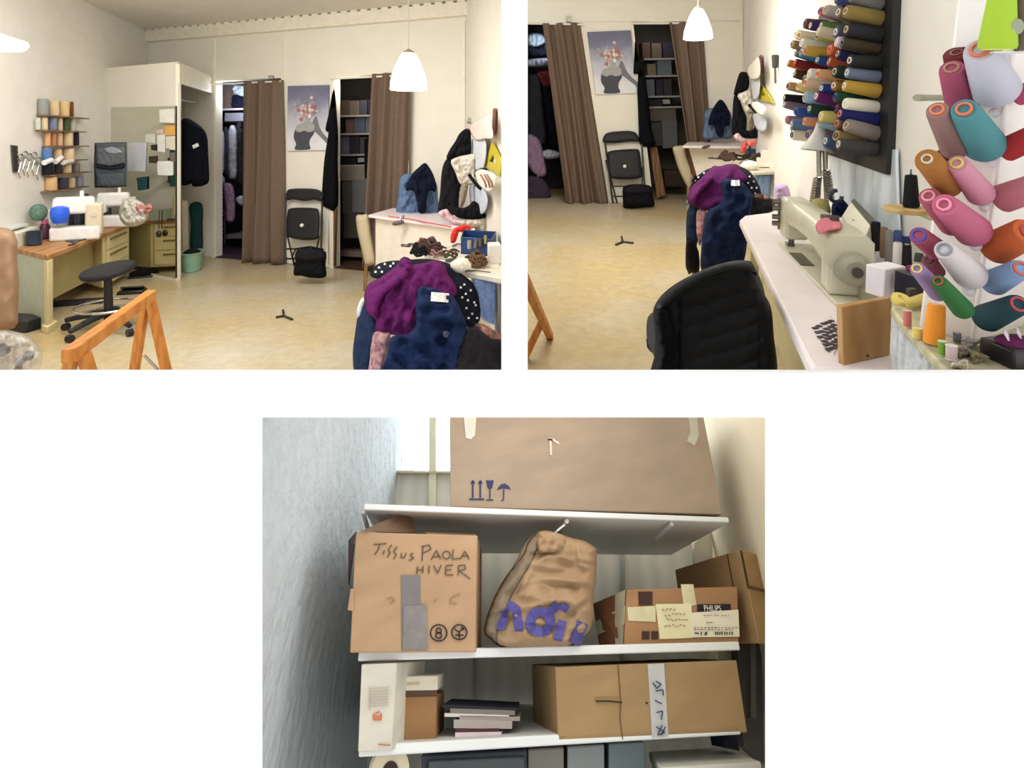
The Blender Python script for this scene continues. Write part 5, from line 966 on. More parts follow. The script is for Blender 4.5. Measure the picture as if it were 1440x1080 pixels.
lb = MB(); ribbon(lb, [(1028, 257), (1034, 257.5), (1040, 257)], 8, b.front, .025, .002); tag(obj('label_tag', lb, cloth((235, 235, 235)), o_), 'white sewn-in label')
t = thing('broken_hanger', 'small black three-armed hanger piece on the floor, right-hand view', 'hanger', f2(877, 341))
b = MB(); c_ = f2(876, 340, .012)
for x, y in ((866, 344), (891, 341.5), (874, 333)): b.tube([c_, f2(x, y, .012)], .011, 6)
obj('arms', b, plas((50, 44, 36)), t)
t = thing('trestle', 'orange wooden trestle end at the left edge of the right-hand view', 'trestle', f2(752, 480))
m_or2 = m_or
p0, p1 = f2(736, 390, .72), f2(774, 474, 0); obj('leg', MB().tube([p0, p1], .026, 4), m_or2, t, smooth=0)
obj('leg', MB().tube([f2(762, 452, .2), f2(737, 505, .0)], .026, 4), m_or2, t, smooth=0)
# ---------------------------------------------------------------- sewing table with the industrial machine
ZT = .75
def tb(x, y, h=0): return f2(x, y, ZT + h)
t = thing('machine_table', 'white industrial sewing table running along the right wall', 'table', f2(1160, 500))
tq = [tb(1040, 309), tb(1047, 303), tb(1098, 297), tb(1222, 290), tb(1330, 380), tb(1300, 520), tb(1200, 520), tb(1160, 519), tb(1143, 516), tb(1134, 503)]
obj('tabletop', MB().prism(tq, -UP2 * .04), mat('table_white', (238, 228, 226), .4, .03, 8, .01), t, bevel=.01, seg=3)
m_leg = paint((204, 196, 156))
for x, y in ((1060, 312), (1160, 508), (1215, 300)):
    p = tb(x, y, -.04); obj('leg', MB().tube([p, zset(p, 0)], .03, 4), m_leg, t, smooth=0)
p, q = tb(1068, 330, -.15), tb(1160, 500, -.15); obj('side_rail', MB().prism([p, q, q - UP2 * .35, p - UP2 * .35], (.03, 0, 0)), m_leg, t)
tag(obj('printed_labels', MB().prism([tb(1142, 462, .0), tb(1168, 446, .0), tb(1190, 466, .0), tb(1172, 500, .0)], UP2 * .004), mat('label_sheet', (232, 222, 222), .6, .1, 70, 0, c2=(210, 196, 200))), 'sheet of small dark labels at the near corner of the sewing table', 'labels')
lo = [o for o in C.objects if o.name == 'printed_labels'][0]
b = MB(); r_ = random.Random(4)
for i in range(5):
    for j in range(6):
        u, v = (i + .3 + .3 * r_.random()) / 5, (j + .3 + .3 * r_.random()) / 6
        x = 1143 + u * 28 + v * 22; y = 463 - u * 14 + v * 36
        b.box((0, 0, .0055), (.016, .012, .003), R2.M(tb(x, y), .4))
obj('label_marks', b, plas((52, 40, 46)), lo)
# machine frame: x from the near handwheel end to the far needle end, y to the left, z up
PA = tb(1196, 426); PB = tb(1113, 345); ax = (PB - PA); LM = ax.length
MF = R2.Md(PA, ax); L_ = LM
m_cr = mat('enamel_cream', (212, 208, 184), .35, .05, 14, .02, spec=.5); m_crd = plas((150, 146, 124), .4); m_mt = metal((120, 116, 108), .35)
t = thing('industrial_sewing_machine', 'cream industrial sewing machine with large handwheel on the white table', 'sewing machine', PA, None, MF)
YL = (MF.inverted() @ tb(1103, 354)).y; YR = -.16
obj('bed', MB().box((L_ * .47, (YL + YR) / 2, .006), (L_ * 1.06, YL - YR, .012), MF), m_cr, t, bevel=.003)
obj('slide_plate', MB().box((L_ * .62, YL * .55, .014), (.2, .05, .004), MF), m_mt, t)
hwx = .0; arm_z = .135
def mp(x, y, z): return MF @ V((x, y, z))
obj('pillar', MB().bridge([mp(*c) for c in ((.03, -.07, .012), (.16, -.06, .012), (.16, .05, .012), (.03, .06, .012))], [mp(*c) for c in ((.04, -.065, .2), (.18, -.05, .2), (.18, .045, .2), (.04, .06, .2))]), m_cr, t, bevel=.012)
b = MB(); secs = []
for x, w, z0, z1 in ((.03, .075, .10, .215), (.12, .075, .115, .222), (.3, .062, .13, .222), (L_ * .7, .056, .125, .222), (L_ * .86, .052, .115, .225), (L_ * .97, .048, .105, .222)):
    secs.append([mp(x, sy * w * c, (z0 + z1) / 2 + sz * (z1 - z0) / 2 * s_) for sy, c, sz, s_ in ((1, .7, -1, 1), (1, 1, -1, .6), (1, 1, 1, .6), (1, .7, 1, 1), (-1, .7, 1, 1), (-1, 1, 1, .6), (-1, 1, -1, .6), (-1, .7, -1, 1))])
v_ = [p for s_ in secs for p in s_]; fs = [tuple(range(8)), tuple(range((len(secs) - 1) * 8 + 7, (len(secs) - 1) * 8 - 1, -1))]
for i in range(len(secs) - 1): fs += [(i * 8 + (k + 1) % 8, i * 8 + k, i * 8 + 8 + k, i * 8 + 8 + (k + 1) % 8) for k in range(8)]
b.add(v_, fs); obj('arm', b, m_cr, t, smooth=50)
obj('head', MB().box((L_ * .95, 0, .135), (.12, .1, .18), MF), m_cr, t, bevel=.015)
obj('face_plate', MB().box((L_ * 1.04, .01, .14), (.02, .09, .15), MF), m_mt, t, bevel=.004)
b = MB(); b.tube([mp(L_ * .93, .02, .06), mp(L_ * .93, .02, .02)], .007, 8); b.tube([mp(L_ * .97, .0, .07), mp(L_ * .97, 0, .015)], .006, 8); obj('needle_bar', b, m_mt, t)
obj('presser_foot', MB().box((L_ * .93, .02, .02), (.05, .03, .01), MF), m_mt, t)
b = MB()
for i, z in enumerate((.2, .17, .13, .1)): b.tube([mp(L_ * 1.0, .055, z), mp(L_ * 1.0, .085, z)], .012, 10)
obj('tension_disc', b, m_mt, t)
b = MB(); b.tube([mp(-.05, 0, .115), mp(-.035, 0, .115), mp(.0, 0, .115), mp(.02, 0, .115)], [.034, .05, .054, .04], 32); hw = obj('handwheel', b, plas((150, 146, 126), .45), t, smooth=40)
obj('hub', MB().tube([mp(-.05, 0, .115), mp(-.062, 0, .115)], .016, 16), plas((70, 58, 54)), hw)
obj('belt_guard', MB().box((.04, -.06, .06), (.1, .06, .11), MF), plas((168, 160, 132), .5), t, bevel=.008)
obj('thread_stand', MB().tube([mp(.2, .0, .22), mp(.2, .0, .25)], .016, 10), plas((70, 66, 56)), t)
obj('oil_window', MB().tube([mp(.3, 0, .222), mp(.3, 0, .235)], .02, 12), plas((96, 90, 74)), t)
tag(obj('fabric_pad', puff([(1147, 318), (1152, 310), (1164, 305), (1178, 309), (1184, 316), (1180, 322), (1166, 325), (1152, 329)], lambda x, y: (f2(x, y, ZT + .228) - CAM).y, .03, 5, .0, .02, (5, 5)), cloth((208, 124, 134)), smooth=180), 'pink fabric pad resting on the cream machine arm', 'pad')
t2 = thing('control_panel', 'cream tilted control box with dark lid behind the machine arm', 'box', mp(.2, -.2, 0))
cy = mp(.12, -.1, .2).y
q = [at(1183, 305, 2.55), at(1197, 283, 2.62), at(1224, 316, 2.2), at(1212, 344, 2.1)]
obj('body', MB().bridge(q, [p + V((.05, .04, -.1)) for p in q]), m_cr, t2, bevel=.004)
obj('buttons', MB().box((0, 0, 0), (.008, .008, .004), Matrix.Translation(q[0].lerp(q[2], .45) + V((0, -.004, .0)))), plas((90, 110, 84)), t2)
q2 = [at(1197, 283, 2.62), at(1201, 279, 2.66), at(1230, 308, 2.25), at(1224, 316, 2.2)]
obj('screen', MB().bridge(q2, [p + V((.03, .05, -.06)) for p in q2]), plas((88, 88, 74), .5), t2)
tag(obj('bobbin', MB().tube([at(1202, 349, 2.08), at(1203, 333, 2.1)], .014, 12), thr((36, 140, 70))), 'small green bobbin before the control box', 'bobbin')
# gooseneck lamp at the back of the table
Yl = 3.0
t = thing('desk_lamp', 'white desk lamp with conical shade over the sewing table', 'lamp', tb(1163, 300))
tip = at(1155, 174, Yl); k_ = Yl / F
M = Matrix.Translation(at(1149.5, 212, Yl)) @ RY(7)
obj('lamp_shade', MB().lathe([(22 * k_, 0), (21 * k_, 3 * k_), (13 * k_, 16 * k_), (8 * k_, 26 * k_), (6 * k_, 36 * k_), (4 * k_, 42 * k_), (.004, 43 * k_), (.004, 42 * k_), (5 * k_, 35 * k_), (12 * k_, 15 * k_), (20 * k_, 2 * k_)], M, 32, cap=False), paint((206, 204, 200)), t, smooth=60)
for x0, x1 in ((1151, 1149), (1160, 1163)): obj('arm', MB().tube([at(x0, 200, Yl + .03), at(x0 + 1, 250, Yl + .04), at(x1, 296, Yl + .02)], .012, 8), metal((170, 168, 160), .35), t)
for i, (x0, y0, x1, y1) in enumerate(((1150, 250, 1144, 286), (1162, 240, 1168, 282))):
    P, Q = at(x0, y0, Yl), at(x1, y1, Yl); b = MB(); n = 60
    b.tube([P.lerp(Q, s_ / n) + V((.018 * math.cos(s_ * 1.05), .018 * math.sin(s_ * 1.05), 0)) for s_ in range(n + 1)], .006, 6); obj('spring', b, metal((176, 172, 160), .35), t)
obj('base', MB().lathe([(.02, 0), (.09, .0), (.09, .02), (.03, .04), (.02, .06)], R2.M(tb(1156, 298)), 20), metal((150, 146, 130), .4), t)
tag(obj('thread_tangle', MB().ball(at(1152, 296, 2.9), (.05, .05, .06)), cloth((176, 164, 108)), smooth=180), 'ochre thread ball at the lamp foot', 'thread ball')
tag(obj('navy_pouch', puff([(1170, 288), (1176, 284), (1184, 280), (1190, 285), (1193, 290), (1192, 303), (1182, 306), (1170, 303)], 2.85, .08, 5, .05, .02, (5, 5)), cloth((24, 26, 58)), smooth=180), 'navy pouch behind the pink pad', 'pouch')
tag(obj('clip_ring', MB().tube([at(1176 + 8 * math.cos(i * .4), 276 + 8 * math.sin(i * .4), 2.9) for i in range(13)], .01, 6), plas((50, 58, 70))), 'dark ring clip above the navy pouch', 'clip')
# white plastic sheet on the wall and the black spool board
n_ = RW2.n
tag(obj('plastic_curtain', curtain(rw(1168, 214, .014), rw(1262, 210, .014), rw(1172, 306, .014), rw(1268, 390, .014), 4, .009, RW2.n, nu=90, nv=14), mat('plastic_sheet', (214, 224, 230), .25, .05, 8, .1, spec=.6), smooth=180), 'crinkled white plastic sheet on the wall under the spool board', 'sheet')
YF = 3.75
bA = rw(1267, 0, .0); bB = rw(1258, 246, 0); Yb = bB.y
def rwY(Y, z): p = RC2 + D2 * ((Y - RC2.y) / D2.y); return zset(p, z)
zt0 = R2.z(rwY(2.45, 0)) ; ztop = R2.z(rw(1263, -40)); zbot = R2.z(rw(1258, 246))
bo = [rwY(2.44, zbot), rwY(3.75, zbot), rwY(3.75, ztop), rwY(2.44, ztop)]
t = thing('spool_board', 'black pegboard on the right wall full of thread spools', 'board', bo[0])
obj('panel', MB().prism(bo, n_ * .03), plas((26, 26, 26), .6), t)
PEG = MB(); SPN = []
PAL = [
 [('grey', (112, 110, 106)), ('blue', (64, 72, 120)), ('pale grey', (180, 172, 168)), ('salmon pink', (226, 130, 130)), ('dark brown', (110, 62, 40))],
 [('olive', (136, 118, 64)), ('taupe', (120, 106, 84)), ('green', (90, 120, 60)), ('violet', (60, 44, 90)), ('cream', (226, 214, 180)), ('ivory', (236, 228, 200))],
 [('black', (44, 44, 48)), ('slate', (76, 80, 110)), ('beige', (206, 190, 160)), ('pale green', (170, 180, 110)), ('white', (236, 232, 220)), ('sand', (150, 128, 90))],
 [('dark olive', (66, 58, 40)), ('pinkish white', (214, 190, 190)), ('coral', (206, 92, 64)), ('ochre', (196, 164, 72)), ('sky blue', (74, 132, 178)), ('teal', (60, 110, 110))],
 [('charcoal', (40, 44, 40)), ('navy', (40, 44, 84)), ('rust', (180, 82, 48)), ('blue', (52, 84, 140)), ('crimson', (120, 34, 44)), ('orange', (216, 122, 44))],
 [('blue-grey', (108, 116, 140)), ('dark green', (34, 52, 44)), ('peach', (226, 170, 120)), ('ivory', (226, 224, 204)), ('pale olive', (150, 160, 130)), ('brown', (90, 60, 50))],
 [('gold', (176, 142, 60)), ('bronze', (140, 104, 44)), ('royal blue', (48, 62, 130)), ('beige', (220, 196, 160)), ('pale yellow', (226, 204, 140)), ('tan', (206, 160, 110))],
 [('cream', (232, 224, 206)), ('bottle green', (44, 84, 58)), ('purple', (96, 36, 96)), ('light blue', (150, 186, 220)), ('black', (24, 22, 22)), ('ebony', (30, 28, 30))],
 [('navy', (30, 34, 92)), ('maroon', (96, 30, 40)), ('lemon', (226, 208, 120)), ('dark green', (40, 72, 58)), ('cobalt', (56, 88, 160)), ('grey-mauve', (130, 116, 130))],
 [('taupe grey', (140, 128, 120)), ('brown', (110, 84, 66)), ('pale blue', (160, 190, 206)), ('apricot', (212, 150, 110)), ('steel blue', (96, 120, 160)), ('mauve', (150, 120, 130))],
 [('dark grey', (70, 68, 66)), ('khaki', (176, 150, 90)), ('slate blue', (70, 84, 120)), ('rose grey', (176, 140, 130)), ('ivory', (224, 216, 190)), ('black', (36, 30, 28))]]
YC = [2.56, 2.72, 2.90, 3.10, 3.33, 3.58]
zs0, zs1 = R2.z(rw(1245, 10)), R2.z(rw(1245, 210))
r_ = random.Random(11)
for r, row in enumerate(PAL):
    for c, (cn, col) in enumerate(row):
        z = zs0 + (zs1 - zs0) * r / 10 + (.018 if c % 2 else 0) + r_.uniform(-.006, .006)
        base = rwY(YC[c] + r_.uniform(-.02, .02), z); ax_ = (n_ * 1 + UP2 * r_.uniform(.08, .3) + D2 * r_.uniform(-.42, -.12)).normalized()
        h = r_.choice((.14, .15, .13)) if c < 2 else r_.choice((.12, .15, .17)); rb = r_.choice((.028, .032, .036)) if c > 1 else r_.choice((.031, .035))
        p0 = base + n_ * .034; lift = .0 if c < 2 else (c - 1) * .012
        p0 += ax_ * (lift + .004)
        spool(p0, p0 + ax_ * h, rb, rb * .82, col, r_.choice(((226, 214, 196), (60, 60, 110), (206, 120, 90), (230, 226, 214), (190, 160, 120))), 'thread_spool', '%s thread spool, %s row down, %s column from the right on the black pegboard' % (cn, ORD[r], ORD[c]), 'thread spool', 'spools on the black pegboard', hole=.45, n=16)
        PEG.tube([base + n_ * .028, p0 + ax_ * .02], .006, 6)
obj('peg', PEG, metal((110, 106, 100)), t)
# metal bar and the round shelf with the black cone
tag(obj('metal_bar', MB().tube([rw(1332, 137.5, -.02), rw(1332, 137.5, .02), at(1289, 137.5, 1.62)], .0095, 12), metal((150, 146, 126), .4)), 'short steel bar sticking out of the wall left of the lavender cone', 'bar')
sp = at(1283, 291, 1.55)
tag(obj('round_shelf', MB().lathe([(.004, -.012), (.05, -.012), (.056, -.004), (.056, 0), (.004, 0)], R2.M(at(1276, 292, 1.5)) @ Matrix.Diagonal((1.0, .9, 1, 1)), 28), wood((196, 168, 112), (176, 146, 92))), 'small round wooden shelf under the black cone', 'shelf')
tag(obj('shelf_bracket', MB().tube([at(1290, 297, 1.52), at(1308, 305, 1.6), rw(1330, 309, 0)], .01, 8), paint((196, 184, 150))), 'cream bracket arm behind the round shelf', 'bracket')
p = at(1281.5, 291, 1.5); spool(p, at(1281, 246, 1.5), .0185, .0135, (18, 18, 20), (30, 30, 30), 'thread_cone', 'black thread cone alone on the round wooden shelf', 'thread cone', None, hole=.25)
tag(obj('spindle', MB().tube([at(1281, 247, 1.5), at(1281, 238, 1.5)], .002, 6), metal((90, 90, 90))), 'thin metal spindle above the black cone', 'spindle')
# spools standing between the machine and the wall
def stand(x, yb, yt, w, Y, c, core, l, nm='thread_cone'):
    p, q = at(x, yb, Y), at(x + .5, yt, Y); r = w / 2 * Y / F; spool(p, q, r, r * .85, c, core, nm, l, 'thread cone', 'cones behind the machine', hole=.4, n=18)
for a_ in ((1231, 352, 312, 14, 2.2, (24, 24, 30), (60, 60, 110), 'black cone behind the control box'), (1243, 362, 320, 11, 2.1, (132, 104, 78), (150, 110, 104), 'brown cone behind the machine'), (1250, 368, 324, 11, 2.05, (128, 126, 122), (150, 110, 104), 'grey cone right of the brown cone'),
          (1262, 378, 341, 13, 1.95, (222, 214, 206), (190, 150, 130), 'white cone behind the white paper cube'), (1275, 383, 344, 13, 1.9, (26, 24, 26), (190, 180, 176), 'black cone right of the white cone'), (1262, 346, 324, 12, 2.2, (70, 88, 140), (96, 96, 110), 'blue cone at the wall behind the white cone'), (1274, 352, 332, 12, 2.15, (44, 54, 90), (180, 180, 190), 'navy cone near the blue core cone'), (1292, 368, 356, 12, 1.7, (60, 70, 56), (40, 44, 40), 'dark green cone behind the lilac cone'), (1281, 400, 374, 14, 1.7, (130, 44, 84), (150, 70, 110), 'plum cone behind the lilac cone')): stand(*a_)
tag(obj('dark_box', MB().box((0, 0, 0), (.07, .07, .07), R2.M(at(1288, 402, 1.66), .2)), plas((28, 22, 36))), 'dark purple box behind the yellow tapes', 'box')
q = [at(1227, 367, 1.95), at(1243, 383, 1.8), at(1265, 384, 1.78), at(1249, 372, 1.95)]
tag(obj('paper_cube', MB().box((0, 0, 0), (.085, .06, .085), R2.M(at(1245, 393, 1.74), .35)), paper((232, 226, 230)), bevel=.004), 'white folded paper cube right of the handwheel', 'paper')
# plywood flap at the table end
qf = [at(1184, 431, 1.50), at(1255, 418, 1.56), at(1252, 499, 1.56), at(1187, 515, 1.50)]
t = thing('plywood_flap', 'light plywood board hanging at the near end of the sewing table', 'board', qf[3]); nn = (qf[1] - qf[0]).cross(qf[2] - qf[0]).normalized(); nn = nn if nn.y > 0 else -nn
obj('panel', MB().prism(qf, nn * .018), wood((188, 146, 96), (174, 130, 82), 5), t, bevel=.003)
obj('screw', MB().tube([qf[3].lerp(qf[2], .5) + (qf[0] - qf[3]) * .08, qf[3].lerp(qf[2], .5) + (qf[0] - qf[3]) * .08 - nn * .003], .004, 10), metal((130, 96, 60)), t)
# ---------------------------------------------------------------- chair with the black quilted jacket over its back
CH = zset(V((at(1005, 520, 2.1).x, 2.15, 0)), 0)
t = thing('work_chair', 'dark office chair under the black quilted jacket', 'chair', CH)
obj('backrest', puff([(909, 468), (911, 446), (920, 438), (935, 432), (960, 398), (1010, 372), (1048, 366), (1062, 376), (1078, 430), (1080, 560), (960, 570), (925, 510), (913, 488)], lambda x, y: 2.03 + .0006 * (1000 - x), .03, 14, .08), plas((58, 58, 60), .6), t, smooth=180)
obj('seat', MB().ball(CH + UP2 * .47 + V((.06, .25, 0)), (.24, .25, .05)), cloth((40, 40, 44)), t)
obj('column', MB().tube([CH + UP2 * .06 + V((.04, .2, 0)), CH + UP2 * .45 + V((.04, .22, 0))], .03, 12), plas((30, 30, 32)), t)
obj('back_bar', MB().tube([CH + UP2 * .43 + V((.04, .2, 0)), CH + UP2 * .45 + V((.0, -.02, 0)), CH + UP2 * .62 + V((0, -.04, 0))], .02, 8), plas((30, 30, 32)), t)
for k in range(5):
    a_ = math.radians(72 * k + 20); d = V((math.cos(a_), math.sin(a_), 0)) * .26; q = CH + V((.04, .2, 0)); lg = obj('leg', MB().tube([q + UP2 * .1, zset(q + d, .07)], [.028, .018], 8), plas((30, 30, 32)), t); obj('caster', MB().ball(zset(q + d, .03), .03), plas((20, 20, 20)), lg)
def quilt(x, y): return .012 * math.sqrt(abs(math.sin((y + .26 * (x - 1000) + .0006 * (x - 1000) ** 2) * math.pi / 25))) * (1 if 955 < x < 1068 and y > 385 else .15)
t = thing('quilted_jacket', 'black quilted jacket draped over the work chair back', 'jacket', at(1005, 520, 1.9))
bd = puff([(918, 440), (925, 422), (938, 408), (955, 396), (978, 384), (1002, 374), (1028, 367.5), (1048, 367), (1060, 375), (1066, 392), (1074, 412), (1084, 432), (1088, 470), (1090, 535), (1040, 540), (980, 540), (917, 538), (920, 500), (922, 470)], lambda x, y: 1.98 + .0006 * (1000 - x) - .0009 * max(0, 430 - y), .07, 16, .03, .007, (40, 40), ridge=quilt, step=3.6)
obj('body', bd, mat('nylon_black', (9, 9, 11), .6, .15, 40, .2, spec=.18), t, smooth=180)
obj('collar', puff([(922, 428), (940, 409), (975, 386), (1010, 373), (1046, 367.5), (1060, 376), (1064, 388), (1050, 380), (1020, 382), (985, 396), (955, 414), (932, 436)], lambda x, y: 1.86 + .0006 * (1000 - x), .05, 5, .02, .0), mat('nylon_dark', (24, 25, 27), .65, .1, 40, .2), t, smooth=180)
obj('sleeve', puff([(922, 440), (938, 430), (948, 450), (950, 490), (946, 536), (922, 536), (924, 490)], 1.93, .07, 9, .02, .03, (9, 30)), cloth((11, 11, 13)), t, smooth=180)
# ---------------------------------------------------------------- thread cone stand at the right
E0, E1 = at(1438, -20, 1.06), at(1366, 492, 1.22)
dl, dr, db = V((-.055, .07, .01)), V((.17, .08, .02)), V((.05, .2, .02))
t = thing('cone_stand', 'white folded stand carrying big colourful thread cones', 'stand', E1)
m_st = paint((238, 233, 228), .35)
obj('left_panel', MB().prism([E0, E1, E1 + dl, E0 + dl], (.004, .012, 0)), m_st, t)
obj('right_panel', MB().prism([E0, E1, E1 + dr, E0 + dr], (-.004, .012, 0)), m_st, t)
_l = R2.M(at(1412, 71, 1.0)); obj('ledge', MB().box((.014, .03, -.002), (.05, .05, .003), _l), m_st, t)
obj('edge', MB().tube([E0, E1], .0045, 10), paint((236, 230, 226), .3), t)
def cone(xb, yb, xt, yt, wb, wt, Yb, Yt, c, core, l, hole=.42):
    y_ = .3 * c[0] + .55 * c[1] + .15 * c[2]; c = tuple(int((k * .82 + y_ * .18) * .93) for k in c); pb, pt = at(xb, yb, Yb), at(xt, yt, Yt); spool(pb, pt, wb / 2 * Yb / F, wt / 2 * Yt / F, c, core, 'thread_cone', l, 'thread cone', 'cones on the white stand', hole=hole, n=32)
OR = (206, 110, 80)
CN = [(1402, 128, 1378, 70, 58, 42, 1.10, 1.03, (206, 204, 220), OR, 'large lavender-white cone near the top of the stand', .5), (1354, 150, 1338, 96, 40, 32, 1.16, 1.10, (188, 76, 110), (150, 110, 84), 'deep pink cone left of the lavender cone', .5),
 (1352, 104, 1345, 74, 36, 33, 1.16, 1.14, (120, 36, 36), (90, 30, 30), 'dark red cone behind the lavender cone', .4), (1344, 210, 1318, 155, 36, 30, 1.14, 1.07, (160, 118, 112), (212, 120, 80), 'mauve brown cone with an orange core', .5), (1386, 206, 1356, 154, 52, 36, 1.12, 1.04, (74, 150, 156), OR, 'teal cone under the deep pink cone', .48),
 (1334, 262, 1304, 224, 36, 34, 1.13, 1.05, (182, 112, 40), (196, 190, 168), 'ochre cone with a pale core at the stand left', .35), (1380, 274, 1346, 230, 36, 27, 1.12, 1.05, (224, 142, 166), (206, 186, 90), 'light pink cone with a yellow core', .5), (1330, 228, 1328, 214, 22, 20, 1.2, 1.19, (120, 44, 34), (90, 30, 26), 'dark red cone between the mauve and ochre cones', .4),
 (1340, 318, 1306, 276, 32, 28, 1.15, 1.09, (192, 92, 110), (224, 150, 160), 'dusty rose cone partly behind the bright pink cone', .5), (1370, 326, 1328, 288, 46, 34, 1.12, 1.03, (210, 98, 132), (226, 140, 160), 'big bright pink cone in the stand middle', .45),
 (1318, 352, 1292, 331, 30, 26, 1.15, 1.08, (186, 76, 104), (70, 66, 156), 'pink cone with a violet blue core', .6), (1366, 388, 1328, 351, 42, 28, 1.12, 1.04, (226, 214, 214), (130, 136, 146), 'white cone with a grey core', .55),
 (1320, 412, 1290, 378, 26, 20, 1.13, 1.06, (168, 134, 190), (206, 192, 110), 'lilac cone with a yellow core', .55), (1316, 384, 1306, 366, 24, 20, 1.17, 1.15, (150, 70, 84), (60, 50, 48), 'brownish red cone behind the lilac cone', .5), (1355, 436, 1320, 396, 28, 21, 1.10, 1.03, (44, 120, 54), (150, 70, 44), 'green cone low on the stand', .5),
 (1398, 350, 1445, 326, 46, 42, 1.13, 1.06, (212, 92, 40), (160, 60, 40), 'orange cone on the right face of the stand', .4), (1396, 398, 1436, 378, 36, 28, 1.13, 1.05, (132, 166, 216), (190, 84, 60), 'light blue cone with a red core on the right face', .6), (1386, 448, 1432, 428, 38, 30, 1.15, 1.06, (28, 70, 80), (160, 52, 62), 'dark teal cone with a red core on the right face', .6),
 (1412, 212, 1460, 190, 34, 34, 1.11, 1.06, (190, 40, 44), (160, 40, 44), 'red cone on the right face of the stand', .4), (1408, 280, 1460, 262, 40, 38, 1.12, 1.06, (206, 112, 126), (170, 60, 80), 'dusty pink cone at the right edge', .4), (1430, 134, 1470, 124, 30, 28, 1.10, 1.06, (220, 84, 136), (170, 60, 80), 'hot pink cone end at the right edge', .4)]
for a_ in CN: cone(*a_)
p, q = at(1402, 69, 1.0), at(1410, -14, .99)
spool(p, q, 23 * 1.0 / F, 16 * .99 / F, (164, 196, 60), (220, 230, 120), 'thread_cone', 'lime green cone cut off by the top edge', 'thread cone', 'cones on the white stand', hole=.4, n=32)
_q = R2.M(at(1409, 40, 1.0), .2); b = MB(); b.cyl(_q @ V((0, -.0245, 0)), _q @ V((0, -.0262, 0)), .0125, n=20); tag(obj('cone_sticker', b, paper((150, 156, 132))), 'grey sticker on the lime green cone', 'sticker')
spool(at(1440, 70, 1.0), at(1442, -10, .99), 14 / F, 13 / F, (110, 96, 84), (120, 110, 100), 'thread_cone', 'brown cone cut off at the top right corner', 'thread cone', None, hole=.4)
for i, (x, y, r) in enumerate(((1384, 291, 7), (1372, 345, 8), (1362, 408, 9), (1400, 158, 8), (1392, 228, 8))):
    obj('cone_holder', MB().ball(at(x, y, 1.125), r * 1.12 / F), paint((214, 214, 216), .4), t)
# ---------------------------------------------------------------- marbled counter at the lower right and what stands on it
HC = R2.z(at(1324, 515, 1.1))
def oc2(x, y, h=0): return f2(x, y, HC + h)
t = thing('counter', 'cream marbled counter with a pale curtain front, lower right corner', 'counter', oc2(1340, 540, -HC))
cq = [oc2(1253, 432), oc2(1256, 424), oc2(1268, 418), oc2(1300, 412), oc2(1400, 430), oc2(1480, 470), oc2(1480, 560), oc2(1372, 562), oc2(1340, 529), oc2(1322, 513), oc2(1290, 478), oc2(1262, 446)]
obj('worktop', MB().prism(cq, -UP2 * .022), mat('marble_cream', (206, 198, 164), .35, .2, 22, .02, c2=(158, 152, 122)), t, bevel=.006)
c0, c1 = oc2(1259, 446, -.02), oc2(1330, 524, -.02)
obj('curtain_front', curtain(c0, c1, c0 - UP2 * .4, c1 - UP2 * .4, 6, .008, V((-.8, -.6, 0)), nu=60, nv=8), cloth((190, 192, 194)), t, smooth=180)
obj('support', MB().prism([oc2(1290, 440, -.03), oc2(1470, 500, -.03), oc2(1470, 540, -.03), oc2(1345, 505, -.03)], -UP2 * (HC - .04)), paint((120, 112, 100)), t)
def onc(x, y, h=0): return oc2(x, y, h)
def small(x, yb, yt, w, c, l, nm='thread_reel', flange=None, core=(226, 214, 196), wt=None, dx=0):
    p = onc(x, yb); Y = (p - CAM).y; q = at(x + dx, yt, Y); r = w / 2 * Y / F; spool(p + UP2 * .002, q, r, (wt or w) / 2 * Y / F, c, core, nm, l, 'thread reel', 'reels on the marbled counter', hole=.4, n=18, flange=flange)
small(1313, 484, 428, 26, (236, 150, 52), 'tall orange cone on the marbled counter', 'thread_cone', wt=22, dx=4)
small(1276, 460, 437, 10, (206, 120, 116), 'small pink reel left of the orange cone', flange=(220, 190, 180))
small(1325, 500, 480, 10, (120, 160, 60), 'lime green reel before the orange cone', flange=(220, 226, 196))
small(1338, 506, 486, 14, (206, 186, 186), 'white-topped pale reel near the counter edge', flange=(236, 230, 218))
small(1290, 476, 462, 12, (226, 206, 110), 'yellow reel left of the orange cone', flange=(230, 220, 160))
small(1346, 482, 468, 10, (110, 120, 130), 'grey-blue reel right of the orange cone')
small(1332, 458, 446, 8, (60, 44, 44), 'dark brown reel behind the orange cone')
small(1356, 462, 446, 18, (216, 186, 106), 'cream cone base under the green cone', 'thread_cone', core=(170, 120, 70))
p = onc(1265, 426); tag(obj('tape_roll', MB().lathe([(.004, 0), (.018, 0), (.02, .006), (.02, .016), (.008, .018), (.004, .01)], Matrix.Translation(p) @ RX(25), 24), plas((226, 206, 110))), 'pale yellow tape roll at the counter end', 'tape roll')
tag(obj('tape_measure', MB().tube([onc(1274, 428, .012), onc(1286, 424, .02), onc(1300, 419, .012)], .012, 10), plas((206, 184, 96))), 'yellow tape measure at the back of the counter end', 'tape measure')
tag(obj('dark_clip', MB().box((0, 0, .014), (.02, .012, .026), R2.M(onc(1281, 421), .3)), plas((52, 44, 30))), 'dark clip on the yellow tape measure', 'clip')
